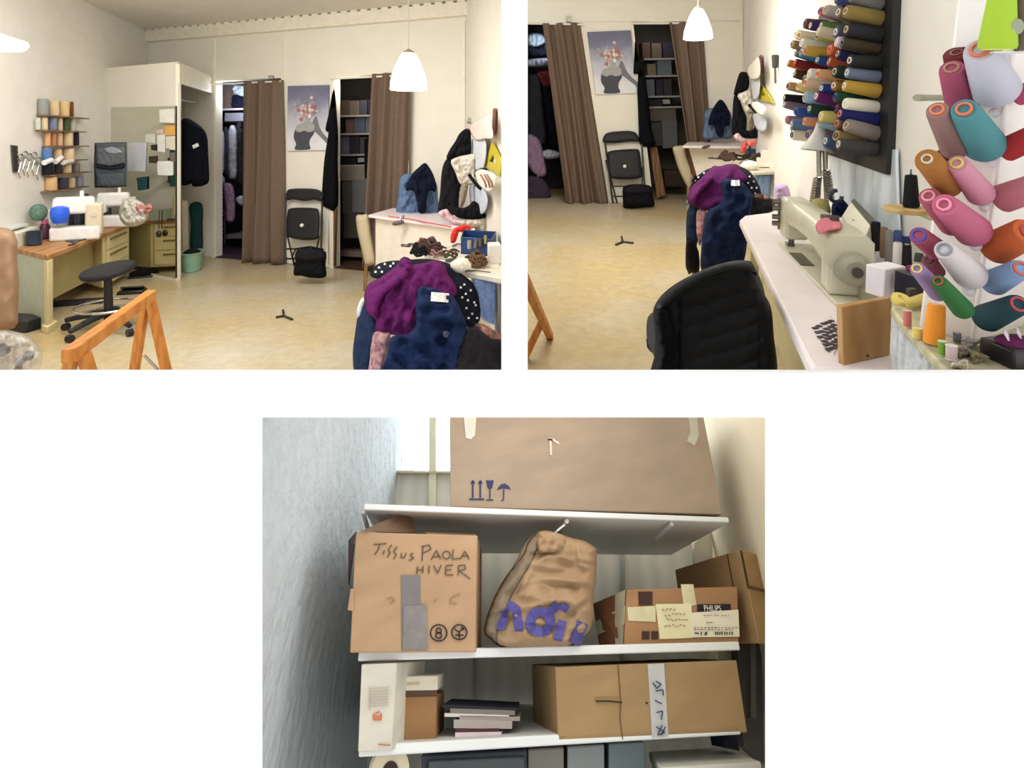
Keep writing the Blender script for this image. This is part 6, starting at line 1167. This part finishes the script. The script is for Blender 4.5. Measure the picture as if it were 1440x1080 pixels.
for i, (x, y, c, l) in enumerate(((1356, 498, (150, 138, 124), 'grey brown fabric lump on the counter'), (1376, 506, (130, 118, 92), 'olive fabric lump on the counter front'), (1366, 484, (176, 170, 166), 'pale grey tissue on the counter'), (1390, 492, (166, 160, 140), 'sand coloured tissue beside the pin box'), (1352, 516, (190, 182, 160), 'cream ribbon lump at the counter edge'))):
    Y_ = (onc(x, y + 3, .0) - CAM).y; tag(obj('fabric_lump', puff([(x + (13 + 4 * math.sin(k * 2.3 + i)) * math.cos(k * .7), y - 3 + (8 + 3 * math.cos(k * 1.9 + i)) * math.sin(k * .7)) for k in range(9)], Y_, .016, 6, .01, .008, (4, 4), seed=i), cloth(c), smooth=180), l, 'fabric', 'scraps on the counter')
t = thing('pin_box', 'black box of purple pins and white sticks at the bottom right corner', 'box', onc(1425, 505)); M = R2.M(onc(1428, 508), .15)
obj('case', MB().box((0, 0, .018), (.085, .07, .036), M), plas((26, 20, 24)), t, bevel=.004)
obj('purple_felt', MB().ball((0, 0, .036), (.036, .03, .012), M), cloth((96, 40, 78)), t)
for i in range(7): a_ = M @ V((-.028 + .009 * i, -.01 + .008 * (i % 3), .045)); obj('pin_stick', MB().tube([a_, a_ + V((-.006, .004, .014))], .0016, 6), plas((226, 214, 224)), t)
# ================================================================ ROOM 3: the storeroom shelves (lower opening)
R3 = Room((0, .829, 1), 0)
EX, EY, EZ = R3.ex, R3.ey, R3.up
F3 = R3.wall(R3.on(760, 723, .1737), EX * .948 + EY * .319)
W3 = (EX * .948 + EY * .319).normalized()
DB = 1.90; BK3 = Plane(CAM + EY * DB, EY); BS3 = Plane(CAM + EY * 1.82, EY)
def P3(x, d, z): return CAM + EX * x + EY * d + EZ * z
XL, XR = -.32, .47
m_pl = mat('plaster_rough', (196, 204, 210), .85, .06, 34, 1.0, c2=(190, 196, 198)); m_pr = mat('plaster_warm_glow', (232, 222, 194), .8, .05, 6, .3)  # right wall's warm tint carries a reflected glow in the paint colour
m_bk = mat('boards_pale', (220, 218, 206), .6, .05, 1, .15, c2=(210, 208, 194), wave=('X', 7, .3, 1))
def sidewall(nm, X, m, t):
    q = []
    for y, D, Y in ((572, 0, .745), (572, 1.98, None), (1140, 1.98, None), (1140, 0, .745)):
        Y = Y or D * 1.299 / (1 + .829 * (y - PY) / F); q.append(V((X, Y, 1.6 + (PY - y) / F * Y)))
    struct(nm, MB().prism(q, (t, 0, 0)), m)
sidewall('wall_left', XL, m_pl, -.05); sidewall('wall_right', XR, m_pr, .05)
zpar = R3.z(BK3.hit(560, 663)); xw = BK3.hit(900, 640).x
b = MB(); b.prism([P3(XL, DB, -.7), P3(XR, DB, -.7), P3(XR, DB + .05, -.7), P3(XL, DB + .05, -.7)], EZ * (zpar + .7)); b.prism([P3(xw, DB, zpar), P3(XR, DB, zpar), P3(XR, DB + .05, zpar), P3(xw, DB + .05, zpar)], EZ * .2)
struct('wall_back', b, m_bk)
struct('floor', MB().prism([P3(XL, .8, -.62), P3(XR, .8, -.62), P3(XR, 1.98, -.62), P3(XL, 1.98, -.62)], EZ * -.03), m_closetfloor)
k = 40
for x0, x1, y0, y1 in ((603, 613, 575, 712), (540, 552, 664, 712)):
    k += 1; struct('trim_%d' % k, quad(MB(), [(x0, y0), (x1, y0), (x1, y1), (x0, y1)], BK3, .02, .022), paint((216, 210, 182)))
k += 1; struct('trim_%d' % k, quad(MB(), [(534, 661.5), (660, 662), (660, 665), (534, 664.5)], BK3, .03, .03), paint((196, 188, 160)))
for x0, x1 in ((665, 669), (872, 878)):
    k += 1; struct('trim_%d' % k, quad(MB(), [(x0, 770), (x1, 770), (x1, 1040), (x0, 1040)], BK3, .012, .013), paint((176, 174, 162)))
pane = mat('window_glass', (240, 244, 246), .02, .0, 2, 0, trans=1)
struct('window_1', MB().prism([P3(XL, DB + .03, zpar), P3(xw, DB + .03, zpar), P3(xw, DB + .036, zpar), P3(XL, DB + .036, zpar)], EZ * .2), pane)
# shelves
m_sh = mat('shelf_white', (222, 224, 220), .45, .03, 8, .02)
def shelf(fl_, fr_, th, label, bl_=None, br_=None):
    a_, b_ = F3.hit(*fl_), F3.hit(*fr_); za, zb_ = R3.z(a_), R3.z(b_)
    c_ = BS3.hit(*br_) if br_ else P3(XR - .01, 1.82, zb_); d_ = BS3.hit(*bl_) if bl_ else P3(XL + .005, 1.82, za)
    c_, d_ = c_ - EY * .004, d_ - EY * .004
    o_ = obj('wall_shelf', MB().prism([a_, b_, c_, d_], EZ * th), m_sh, bevel=.002); return tag(o_, label, 'shelf', 'storeroom shelves')
shelf((511, 717), (1026, 735), .009, 'white top shelf in the storeroom carrying the biggest carton', (545, 777), (944, 781))
shelf((503, 930), (1041, 914.5), .0115, 'white middle shelf in the storeroom under the carton marked Tissus')
shelf((504, 1065), (1042, 1033), .0115, 'white lower shelf in the storeroom carrying the long carton')
for i, (x0, y0, x1, y1) in enumerate(((944, 733, 918, 756), (797, 729, 779, 752), (511, 715, 518, 738))):
    z_ = R3.z(F3.hit(x0, y0)) - .004; q = R3.on(x1, y1, z_ - .002); p = F3.hit(x0, y0, -.01)
    tag(obj('shelf_bracket', MB().tube([p - EZ * .004, q - EZ * .006], .004, 6), paint((200, 202, 200))), 'white bracket arm under the top storeroom shelf, %s' % ('right', 'middle', 'left end')[i], 'bracket')
tag(obj('upright_board', quad(MB(), [(976, 764), (1001, 744), (1003, 800), (978, 810)], F3, .01, -.3), paint((226, 220, 204))), 'white upright board at the right end under the top shelf', 'board')
for i, (x, y0, y1) in enumerate(((872, 782, 850), (1056, 905, 1010))):
    tag(obj('wall_upright', quad(MB(), [(x, y0), (x + 7, y0), (x + 7, y1), (x, y1)], F3, .012, -.52 if i == 0 else -.08), paint((178, 182, 178) if i == 0 else (86, 84, 78))), ('grey slotted upright behind the smaller carton' , 'dark upright post at the storeroom right edge')[i], 'upright')
tag(obj('side_board', quad(MB(), [(1036, 900), (1070, 900), (1075, 1075), (1046, 1050)], F3, .02, -.12), paint((84, 82, 80))), 'dark grey side board at the right of the long carton', 'board')
# cartons
m_c1 = card((156, 138, 118)); m_c2 = card((176, 144, 112)); m_c3 = card((166, 134, 92)); m_tape = mat('tape_clear', (176, 170, 152), .2, .06, 30, .2, spec=.6); m_ink = paper((58, 62, 96)); m_blk = paper((44, 40, 44))
def carton(q, off, dep, m, label, vec=None, nm='carton'):
    a_ = [F3.hit(x, y, off) for x, y in q]; v = vec if vec else EY * dep
    t = thing(nm, label, 'box', (a_[2] + a_[3]) / 2)
    obj('body', MB().prism(a_, v), m, t, bevel=.0015)
    return t, depthf(F3, off), a_, v
def decal(t, nm, q, off, m, th=.0008): return obj(nm, quad(MB(), q, F3, th, off + .0012), m, t)
def strokes(t, nm, L, w, fn, m, S=None, eps=.0012):
    b = MB()
    for s_ in L: ribbon(b, [(S[0] + x * S[2], S[1] + y * S[2]) for x, y in s_] if S else s_, w, fn, eps, .0004, 1.5)
    return obj(nm, b, m, t, smooth=0)
def circ(x, y, r, n=14, ry=None): return [(x + r * math.cos(i * 2 * math.pi / n), y + (ry or r) * math.sin(i * 2 * math.pi / n)) for i in range(n + 1)]
# biggest carton on the top shelf
t, fn, a_, v = carton([(632, 574), (987, 574), (1016, 723.5), (633, 713)], -.012, .3, m_c1, 'big brown carton with handling symbols on the top storeroom shelf')
strokes(t, 'arrow_symbol', [[(665, 676), (665, 700)], [(675.5, 676), (675.5, 700)], [(660, 702), (681, 702)], [(662.5, 680), (665, 676), (667.5, 680)], [(673, 680), (675.5, 676), (678, 680)]], 2.2, fn, m_ink)
b = strokes(t, 'glass_symbol', [[(689, 686), (689, 702)], [(684, 703), (694, 703)]], 1.6, fn, m_ink); decal(t, 'glass_bowl', [(683.5, 675.5), (694.5, 675.5), (692, 687), (686, 687)], -.012, m_ink)
strokes(t, 'umbrella_symbol', [[(708.5, 688), (708, 703), (705, 704)]], 1.6, fn, m_ink); decal(t, 'umbrella_top', [(699, 689), (701, 685), (705, 681), (710, 680), (715, 683), (718.5, 688), (712, 687), (706, 687)], -.012, m_ink)
for q in ([(652, 585), (670, 585), (668, 612), (662, 618), (655, 616)], [(968, 585), (980, 585), (983, 612), (977, 627), (966, 620), (971, 608)]): decal(t, 'tape', q, -.012, m_tape)
strokes(t, 'torn_hole', [[(771, 617), (778, 618), (786, 624)], [(774, 618), (775, 640)]], 3, fn, paper((214, 190, 176))); strokes(t, 'hole_shadow', [[(771, 617.5), (777, 618.5)]], 2.4, fn, m_blk, eps=.0022)
# carton marked Tissus PAOLA HIVER
t, fn, a_, v = carton([(500, 748), (671, 753), (669, 917), (492, 918)], .02, .2, m_c2, 'open carton handwritten Tissus PAOLA HIVER on the middle storeroom shelf')
off = .02; S = (360, 580, .25)
strokes(t, 'handwriting', [[(662, 742), (735, 738)], [(695, 742), (690, 770), (668, 800)], [(722, 775), (716, 800)], [(765, 745), (745, 770), (755, 790), (740, 815)], [(795, 755), (775, 780), (790, 800), (775, 825)], [(820, 790), (815, 815), (835, 818), (845, 790)], [(885, 790), (868, 800), (888, 820), (862, 832)],
  [(940, 750), (935, 835)], [(930, 755), (975, 745), (985, 770), (940, 790)], [(985, 830), (1015, 775), (1040, 825)], [(1000, 812), (1035, 808)], circ(1072, 802, 22, 12), [(1110, 770), (1105, 825), (1150, 820)], [(1150, 825), (1175, 780), (1200, 825)], [(1160, 808), (1195, 806)],
  [(910, 865), (905, 910)], [(940, 862), (938, 905)], [(908, 888), (940, 884)], [(975, 860), (972, 905)], [(1000, 860), (1022, 905), (1042, 858)], [(1070, 862), (1066, 912), (1110, 915)], [(1070, 862), (1108, 858)], [(1068, 886), (1100, 884)], [(1140, 860), (1138, 915)], [(1140, 862), (1175, 858), (1180, 880), (1142, 890), (1205, 935)]], 1.5, fn, paper((92, 80, 68)), S)
strokes(t, 'faint_scribble', [[(740, 1050), (765, 1040), (780, 1060), (755, 1075)], [(1000, 1060), (1020, 1050)], [(1150, 1020), (1100, 1040), (1090, 1070), (1130, 1075)]], 1.0, fn, paper((150, 116, 84)), S)
decal(t, 'grey_tape', [(564, 809), (591, 809), (593, 914), (565, 914)], off, mat('tape_grey', (116, 112, 110), .35, .08, 40, .1)); decal(t, 'grey_tape', [(568, 852), (600, 850), (602, 913), (566, 914)], off + .001, mat('tape_grey2', (128, 122, 118), .3, .1, 50, .3))
strokes(t, 'recycling_mark', [circ(617, 890, 11.5, 22), circ(617, 887, 3.6, 12), circ(617, 893.5, 4.2, 12)], 1.8, fn, m_blk)
strokes(t, 'recycling_mark', [circ(646, 889, 10.5, 22), [(639, 884), (645, 889), (652, 883)], [(646, 889), (646, 898)], [(640, 893), (652, 893)], [(649, 881), (653, 886)]], 1.8, fn, m_blk)
fd = card((122, 98, 80))
A0, A1 = F3.hit(500, 748, off), F3.hit(671, 753, off)
obj('flap', MB().prism([at(508, 747, .93), at(586, 749, 1.02), at(574, 717, 1.05)], EY * .004), fd, t)
obj('flap', MB().prism([F3.hit(497, 765, off), F3.hit(500, 748, off), at(490, 760, 1.05), at(490, 824, 1.05)], EX * .002), card((92, 78, 74)), t)
obj('flap', MB().prism([F3.hit(493, 828, off + .004), F3.hit(498, 828, off + .004), F3.hit(497, 859, off + .004), F3.hit(489, 858, off + .004)], EY * .004), m_c2, t)
obj('flap', MB().prism([at(592, 749, 1.03), at(668, 752, 1.06), at(672, 757, 1.0), at(600, 752, 1.0)], EZ * .002), m_c2, t)
# brown paper bag lettered in purple
PB_ = (F3.hit(760, 905) - CAM).y
t = thing('paper_bag', 'crumpled brown paper bag lettered in purple on the middle storeroom shelf', 'bag', F3.hit(760, 912))
bagp = [(680, 887), (691, 848), (708, 815), (722, 795), (736, 768), (745, 756), (758, 747), (773, 746), (791, 752), (808, 757), (822, 760.5), (834, 768), (839, 775), (838, 819), (834, 834), (834, 871), (824, 893), (798, 911), (755, 912.5), (711, 912), (691, 900)]
CRE = [((768, 818), (838, 826), .010, 4.5), ((757, 777), (792, 777), .008, 4), ((742, 800), (720, 846), .006, 4), ((796, 792), (836, 806), .006, 4), ((728, 842), (792, 852), .005, 5), ((760, 862), (772, 908), .005, 4), ((798, 866), (830, 842), .008, 4.5), ((705, 858), (740, 880), .005, 4), ((745, 800), (800, 806), .005, 5), ((806, 760), (812, 800), .006, 4)]
def crease(x, y):
    k = 0; p = V((x, y))
    for a_, b_, h, w_ in CRE:
        a_, b_ = V(a_), V(b_); ab = b_ - a_; t_ = max(0, min(1, (p - a_).dot(ab) / ab.length_squared)); q = p - a_ - ab * t_
        d = q.length * (1 if ab.x * q.y - ab.y * q.x > 0 else -1); f_ = math.sin(math.pi * min(1, max(.12, t_ * .8 + .15)))
        k += h * f_ * (math.exp(-((d + w_) / w_) ** 2) - math.exp(-(d / w_) ** 2))
    return k
def bagd(x, y): return (F3.hit(x, y) - CAM).y + .03
bd = puff(bagp, bagd, .045, 14, .07, .012, (34, 22), step=3, ridge=crease)
m_bag = mat('kraft_bag', (166, 138, 106), .75, .1, 12, .35, spec=.2)
obj('body', bd, m_bag, t, smooth=180)
obj('side_gusset', puff([(681, 886), (692, 848), (709, 815), (735, 780), (743, 761), (757, 749), (756, 772), (742, 800), (720, 838), (702, 880), (698, 905), (691, 899)], lambda x, y: bd.front(x, y) - .001, .004, 4, .0, .0, (10, 12), step=3), mat('kraft_side_shaded', (128, 112, 92), .75, .1, 12, .35), t, smooth=180)  # gusset kraft is darkened to carry the shade of the bag's side
obj('folded_top', puff([(757, 750), (775, 748), (792, 753), (796, 764), (790, 775), (770, 778), (757, 776)], lambda x, y: bagd(x, y) - .045, .012, 5, .01, .006, (7, 7), step=3), mat('kraft_fold', (168, 138, 104), .75, .1, 12, .3), t, smooth=180)
S = (680, 730, .1852); m_pur = mat('print_purple', (84, 78, 142), .6, .08, 30, .05)
fr = lambda x, y: min(bd.front(x, y), bagd(x, y) - .03)
for nm, L, w in (('letter_n', [[(130, 840), (150, 700), (200, 650), (250, 690), (272, 850)]], 13), ('letter_o', [circ(432, 780, 78, 16)], 13.5), ('letter_i', [[(600, 770), (560, 925)], [(490, 715), (570, 650)], [(598, 700), (625, 650)]], 12.5), ('letter_z', [[(755, 785), (690, 950)]], 16)):
    strokes(t, nm, L, w, fr, m_pur, S, .004)
obj('string', MB().tube([at(778, 752, PB_ + .0), at(784, 746, PB_ - .01), at(794, 738, PB_ + .0)], .0015, 6), paper((190, 190, 184)), t)
# taped carton with printed shipping label
t, fn, a_, v = carton([(881, 829), (1037, 825), (1039, 905), (877, 908)], -.02, .12, card((160, 122, 86)), 'small taped carton with a printed white label on the middle storeroom shelf')
v_ = at(834, 849, (a_[0] - CAM).y * 1.10) - a_[0]; w_ = at(843, 911, (a_[3] - CAM).y * 1.10) - a_[3]
off = -.02
b = MB(); b.prism([a_[0], a_[3], a_[3] + w_, a_[0] + v_], EX * .003 + EY * .003); obj('side_wall', b, card((140, 96, 70)), t)
def side(q, m, nm):
    def pt(u, vv): return a_[0].lerp(a_[0] + v_, u).lerp(a_[3].lerp(a_[3] + w_, u), vv) - EX * .001 - EY * .002
    obj(nm, MB().prism([pt(*c) for c in q], -EX * .0006 - EY * .0006), m, t)
m_tp = mat('tape_cream', (206, 198, 160), .3, .1, 40, .2, spec=.5)
side([(0, .3), (1, .42), (1, .72), (0, .62)], m_tp, 'tape'); side([(.02, 0), (.3, 0), (.3, 1), (.02, 1)], mat('tape_cream2', (190, 184, 158), .3, .1, 40, .2), 'tape')
S5 = lambda q: [(830 + x * .1736, 760 + y * .1736) for x, y in q]
decal(t, 'tape', S5([(300, 540), (530, 530), (530, 660), (310, 650)]), off, m_tp); decal(t, 'tape', S5([(735, 355), (835, 355), (860, 520), (760, 545)]), off, m_tp)
decal(t, 'paper_label', S5([(530, 515), (820, 512), (825, 790), (565, 800)]), off + .0008, paper((220, 212, 170)))
lab = decal(t, 'shipping_label', S5([(822, 585), (1200, 560), (1210, 780), (822, 785)]), off + .001, paper((222, 216, 190)))
decal(t, 'brand_bar', S5([(868, 518), (1138, 515), (1140, 574), (868, 578)]), off + .001, m_blk)
fq = F3.hit(*S5([(922, 572)])[0], off + .004); sz = 56 * .1736 * (fq - CAM).y / F
b = MB(); text_mesh(b, 'PHILIPS', fq, W3 * .92, EZ, sz * 1.0, F3.n, .0005); obj('brand_lettering', b, paper((228, 224, 212)), t, smooth=0)
L = []
r_ = random.Random(3)
for y, x0, x1, w in ((607, 920, 1130, 1), (665, 940, 1000, 1), (705, 840, 1180, 2), (720, 840, 1170, 1)): L += [[(x, y + r_.uniform(-3, 3)), (x + r_.uniform(8, 22), y)] for x in range(x0, x1, 28)]
for y, x0, x1 in ((560, 580, 700), (600, 600, 780), (640, 620, 790), (690, 600, 780)): L += [[(x, y + r_.uniform(-12, 12)), (x + 22, y + r_.uniform(-12, 12))] for x in range(x0, x1, 30)]
strokes(t, 'small_print', L, 1.0, depthf(F3, off + .0022), paper((120, 108, 84)), (830, 760, .1736))
strokes(t, 'code_print', [[(1015, 740), (1016, 764)], [(1032, 738), (1033, 764)], [(1050, 742), (1050, 762)], [(1066, 738), (1068, 764)], [(1090, 738), (1090, 764)], [(1108, 742), (1109, 764)], [(1130, 740), (1130, 762)], [(1150, 738), (1151, 764)], [(845, 750), (880, 752)], [(900, 742), (900, 765)], [(925, 765), (945, 738), (940, 765)]], 1.5, depthf(F3, off + .0022), m_blk, (830, 760, .1736))
for q in (S5([(420, 735), (480, 735), (480, 800), (420, 800)]), S5([(495, 735), (550, 735), (550, 800), (498, 800)]), S5([(390, 415), (505, 415), (505, 522), (395, 525)])): decal(t, 'handling_symbol', q, off + .0004, paper((72, 52, 46)))
# open carton behind it
q0, q1, q2 = at(949, 801, 1.36), at(1041, 772, 1.14), at(1100, 790, 1.20); dn = -EZ
def dz(p): return EZ * (R3.z(F3.hit(1000, 905)) - R3.z(p))
t = thing('carton', 'taller brown carton behind the labelled one at the storeroom right edge', 'box', q1 + dz(q1))
m_c4 = card((160, 130, 90))
obj('body', MB().bridge([q0, q1, q2, q0 + (q2 - q1)], [p + dz(p) for p in (q0, q1, q2, q0 + (q2 - q1))]), m_c4, t, bevel=.002)
def on_(a1, b1, u, z): return a1.lerp(b1, u) + EZ * z
b = MB()
for a1, b1, u in ((q0, q1, .82), (q0, q1, .995), (q1, q2, .02)): n2 = -EY * .002; b.prism([on_(a1, b1, u - .006, -.002) + n2, on_(a1, b1, u + .006, -.002) + n2, on_(a1, b1, u + .006, -.06) + n2, on_(a1, b1, u - .006, -.06) + n2], EY * .001)
obj('slit', b, paper((70, 54, 36)), t)
b = MB(); p_, r__ = q1 + EZ * -.055 - EY * .003, q2 + EZ * -.055 - EY * .003; b.prism([p_, r__, r__ - EZ * .004, p_ - EZ * .004], EY * .001); obj('flap_edge', b, paper((92, 72, 50)), t)
b = MB(); p_ = q1.lerp(q2, .55) - EZ * .09 - EY * .003; b.tube([p_, p_ + EZ * .03, p_ + EZ * .03 - EX * .006], .0012, 4); b.tube([p_ + EX * .012 - EZ * .006, p_ + EX * .012 + EZ * .035], .0012, 4); b.tube([p_ - EX * .006, p_ + EX * .014], .0012, 4); obj('arrow_symbol', b, m_blk, t)
# long carton on the lower shelf
zTL = R3.z(F3.hit(781, 938, -.0)); vL = (at(748, 934, (F3.hit(781, 938) - CAM).y * 1.16) - F3.hit(781, 938))
t, fn, a_, v = carton([(781, 938), (1036, 928.5), (1051, 1030), (785, 1042)], .0, .2, card((158, 130, 92)), 'long brown carton with a white written tape on the lower storeroom shelf', vec=vL)
off = 0
decal(t, 'white_tape', [(911, 934), (934, 933), (940, 1036), (917, 1037)], off, mat('tape_white', (186, 184, 180), .35, .08, 30, .1))
strokes(t, 'blue_writing', [[(918, 960), (924, 968), (930, 962), (922, 958)], [(922, 972), (932, 970), (933, 978)], [(921, 985), (931, 990)], [(923, 1002), (932, 1000), (930, 1012)], [(923, 1022), (935, 1030), (925, 1034), (931, 1020)], [(936, 1022), (930, 1034)]], 1.7, depthf(F3, off + .0022), m_ink)
strokes(t, 'seam', [[(869, 935), (873, 985), (872, 1010), (876, 1040)]], 1.2, fn, paper((104, 80, 52)))
strokes(t, 'torn_handle', [[(836, 984), (852, 983), (874, 984)]], 4.5, fn, paper((150, 122, 78))); strokes(t, 'handle_slit', [[(838, 986), (856, 986), (875, 988)]], 1.8, fn, m_blk, None, .0024)
strokes(t, 'puncture', [[(908, 988), (911, 989)]], 2.4, fn, m_blk)
# left end of the lower shelf
t, fn, a_, v = carton([(508, 934), (558, 932), (551, 1055), (503, 1058)], .014, .14, card((206, 200, 184)), 'tall cream carton with an orange mark at the lower shelf left end', EY * .14 + EX * .025)
strokes(t, 'orange_mark', [[(526, 1003), (526, 1012), (536, 1012), (536, 1003)], [(528, 1003), (534, 1001)], [(528, 1008), (534, 1008)]], 2.2, fn, paper((206, 104, 62)))
strokes(t, 'print_lines', [[(520, 968 + i * 4.2), (547, 967 + i * 4.2)] for i in range(7)] + [[(520, 966), (520, 998)]], .8, fn, paper((172, 158, 140))); strokes(t, 'red_print', [[(532, 1047), (549, 1048)]], 2, fn, paper((186, 120, 96)))
t, fn, a_, v = carton([(563, 979), (614, 978), (613, 1047), (561, 1050)], -.03, .13, card((154, 116, 78)), 'brown carton beside the cream one, under the small white box')
decal(t, 'dark_lid', [(563, 972), (615, 971), (615, 978), (563, 980)], -.029, card((92, 70, 58)))
t, fn, a_, v = carton([(566, 951), (616, 950), (615, 971), (564, 972)], -.028, .1, card((214, 206, 186)), 'small white box lying on top of the brown carton', nm='small_box')
strokes(t, 'faint_print', [[(572, 962), (590, 961)]], 2, fn, paper((190, 166, 120)))
tag(obj('dark_folder', quad(MB(), [(560, 934), (574, 934), (576, 958), (562, 958)], F3, .1, -.05), paper((58, 60, 70))), 'dark folder standing behind the cream carton', 'folder')
BKS = [((643, 1041, 725, 1034, 6), (206, 202, 186), 'thin white magazine at the bottom of the paper pile'), ((640, 1030, 705, 1029, 10), (222, 206, 208), 'pinkish white book second from the bottom of the pile'), ((640, 1025, 702, 1024, 4.5), (88, 56, 60), 'dark maroon book in the paper pile'), ((638, 1012, 720, 1013, 12), (176, 166, 160), 'greyish book in the middle of the pile'), ((646, 1006, 731, 1008, 6), (160, 150, 138), 'taupe magazine above the greyish book'), ((625, 1003, 716, 1004, 5), (210, 206, 198), 'white magazine sticking out left near the top of the pile'), ((633, 996, 724, 999, 7), (128, 124, 112), 'grey magazine near the top of the pile'), ((622, 991, 728, 996, 3.5), (48, 48, 56), 'black folder topping the paper pile')]
for (x0, y0, x1, y1, h), c, l in BKS:
    a_ = [F3.hit(*p, -.035) for p in ((x0, y0), (x1, y1), (x1, y1 + h), (x0, y0 + h))]; tag(obj('book', MB().prism(a_, EY * .13 + EX * .004), paper(c)), l, 'book', 'paper pile on the lower storeroom shelf')
# below the lower shelf
LOW = [([(592, 1062), (741, 1054), (742, 1110), (594, 1110)], -.02, (36, 38, 50), 'dark blue box under the lower shelf', 'box'), ([(602, 1070), (738, 1064), (738, 1112), (604, 1112)], -.012, (56, 66, 66), 'dark teal crate before the dark blue box', 'crate'), ([(742, 1054), (793, 1051), (793, 1110), (743, 1110)], -.03, (118, 114, 104), 'grey-brown box under the shelf middle', 'box'), ([(798, 1050), (850, 1047), (850, 1110), (798, 1110)], -.03, (126, 132, 130), 'pale grey-blue bin under the long carton', 'bin'), ([(856, 1046), (906, 1043), (910, 1110), (856, 1110)], -.03, (98, 112, 114), 'blue-grey bin right of the pale bin', 'bin')]
for q, o_, c, l, ct in LOW:
    a_ = [F3.hit(x, y, o_) for x, y in q]; tag(obj('storage_' + ct, MB().prism(a_, EY * .2), plas(c, .5), bevel=.002), l, ct)
t = thing('tape_roll', 'cream roll with a dark hole under the lower shelf at the left', 'tape roll', F3.hit(545, 1085, -.01)); c_ = F3.hit(545, 1083, -.03); p_ = F3.n
obj('roll', MB().cyl(c_, c_ + p_ * .02, .026, n=28), paper((206, 194, 166)), t); obj('hole', MB().cyl(c_ + p_ * .019, c_ + p_ * .0215, .011, n=20), paper((60, 50, 44)), t)
zb_ = R3.z(F3.hit(1000, 1075, .02)); q = [F3.hit(928, 1079, .02), F3.hit(1070, 1071, .02), R3.on(1022, 1050, zb_), R3.on(912, 1057, zb_)]
t = thing('storage_box', 'white lidded box at the lower right of the storeroom', 'box', q[0] - EZ * .12); obj('lid', MB().prism(q, -EZ * .012), paint((190, 190, 178)), t, bevel=.002); c_ = sum(q, V((0, 0, 0))) / 4
obj('body', MB().prism([p.lerp(c_, .04) - EZ * .012 for p in q], -EZ * .1), paint((170, 168, 156)), t)
tag(obj('dark_bag', quad(MB(), [(1016, 1028), (1034, 1026), (1040, 1056), (1020, 1052)], F3, .04, -.06), cloth((40, 42, 56))), 'dark navy bag behind the white lidded box', 'bag')
struct('trim_60', MB().prism([P3(XL, 1.0, -.27), P3(XR, 1.1, -.27), P3(XR, DB, -.27), P3(XL, DB, -.27)], EZ * -.012), m_sh)
# ================================================================ the white front with its three openings
m_fac = mat('front_white', (252, 252, 252), .9, .0, 3, 0, spec=0)
def panel(nm, x0, y0, x1, y1, Y, th=.03):
    a_ = [at(x0, y0, Y), at(x1, y0, Y), at(x1, y1, Y), at(x0, y1, Y)]; return MB().bridge(a_, [at(x0, y0, Y + th), at(x1, y0, Y + th), at(x1, y1, Y + th), at(x0, y1, Y + th)])
def wallf(nm, Y, L):
    b = MB()
    for q in L:
        c_ = panel('', *q, Y); b.add(c_.v, c_.f)
    struct(nm, b, m_fac, smooth=0)
wallf('wall_front', 2.2, [(705, -60, 733, 520), (-60, 520, 733, 575), (-60, 575, 365, 1160)])
wallf('wall_front.001', .85, [(714, -60, 742, 560), (742, 520, 1480, 560), (1085, 560, 1480, 1160)])
wallf('wall_front.002', .74, [(-60, 524, 1500, 587), (-60, 587, 369, 1150), (1076, 587, 1500, 1150)])
# ================================================================ light
w = bpy.data.worlds.new('world'); SC.world = w; w.use_nodes = True
w.node_tree.nodes['Background'].inputs[0].default_value = (1, 1, 1, 1); w.node_tree.nodes['Background'].inputs[1].default_value = 1.3
def area(nm, p, tgt, sx, sy, P, col=(1, 1, 1)):
    l = bpy.data.lights.new(nm, 'AREA'); l.shape = 'RECTANGLE'; l.size = sx; l.size_y = sy; l.energy = P; l.color = col
    o_ = bpy.data.objects.new(nm, l); C.objects.link(o_); o_.location = p; o_.rotation_euler = (V(tgt) - V(p)).to_track_quat('-Z', 'Y').to_euler(); return o_
def point(nm, p, P, r=.08, col=(1, .93, .82)):
    l = bpy.data.lights.new(nm, 'POINT'); l.energy = P; l.shadow_soft_size = r; l.color = col
    o_ = bpy.data.objects.new(nm, l); C.objects.link(o_); o_.location = p
area('overhead_fill', (-2.6, 4.7, 3.15), (-2.7, 5.4, 0), 2.4, 1.2, 106, (1, .985, .96))  # unseen overhead fill without a fixture, added to brighten the left view
point('lamp_light', g1 + Z3 * -.02, 10); point('lamp_light', g1b + Z3 * -.05, 34)
area('overhead_fill', (.75, 4.8, 3.2), (1.0, 6.0, .4), 1.2, 1.6, 72, (1, .985, .95))  # likewise unseen, added overhead to brighten the right-hand view
area('overhead_fill', (.7, 1.7, 2.5), (1.15, 2.0, 1.2), .7, .7, 4, (1, .98, .95))  # near fill added for the thread spools, no lamp hangs there
point('lamp_light', g2 + Z3 * -.02, 12)
wc = P3(-.03, DB + .25, zpar + .22); area('daylight', wc, P3(-.05, 1.2, -.1), .6, .4, 9, (.84, .93, 1))
point('closet_fill', BK1.hit(322, 140, -.22), 14, .1, (.86, .9, 1)); point('store_fill', BK1.hit(498, 128, -.2), 5, .1, (1, .95, .88))  # unseen lights added to lift the dark doorway interiors
point('closet_fill', BK2.hit(775, 60, -.35), 6, .1, (.86, .9, 1)); point('store_fill', BK2.hit(925, 48, -.3), 2, .1, (1, .95, .88))  # same added fill inside the doorways of the right-hand view, no fixtures
area('storeroom_fill', (.1, .95, 1.6 - .33), P3(-.1, 1.5, -.05), .3, .2, .9, (1, .95, .86))  # unseen fill added to brighten the shelves and the left wall
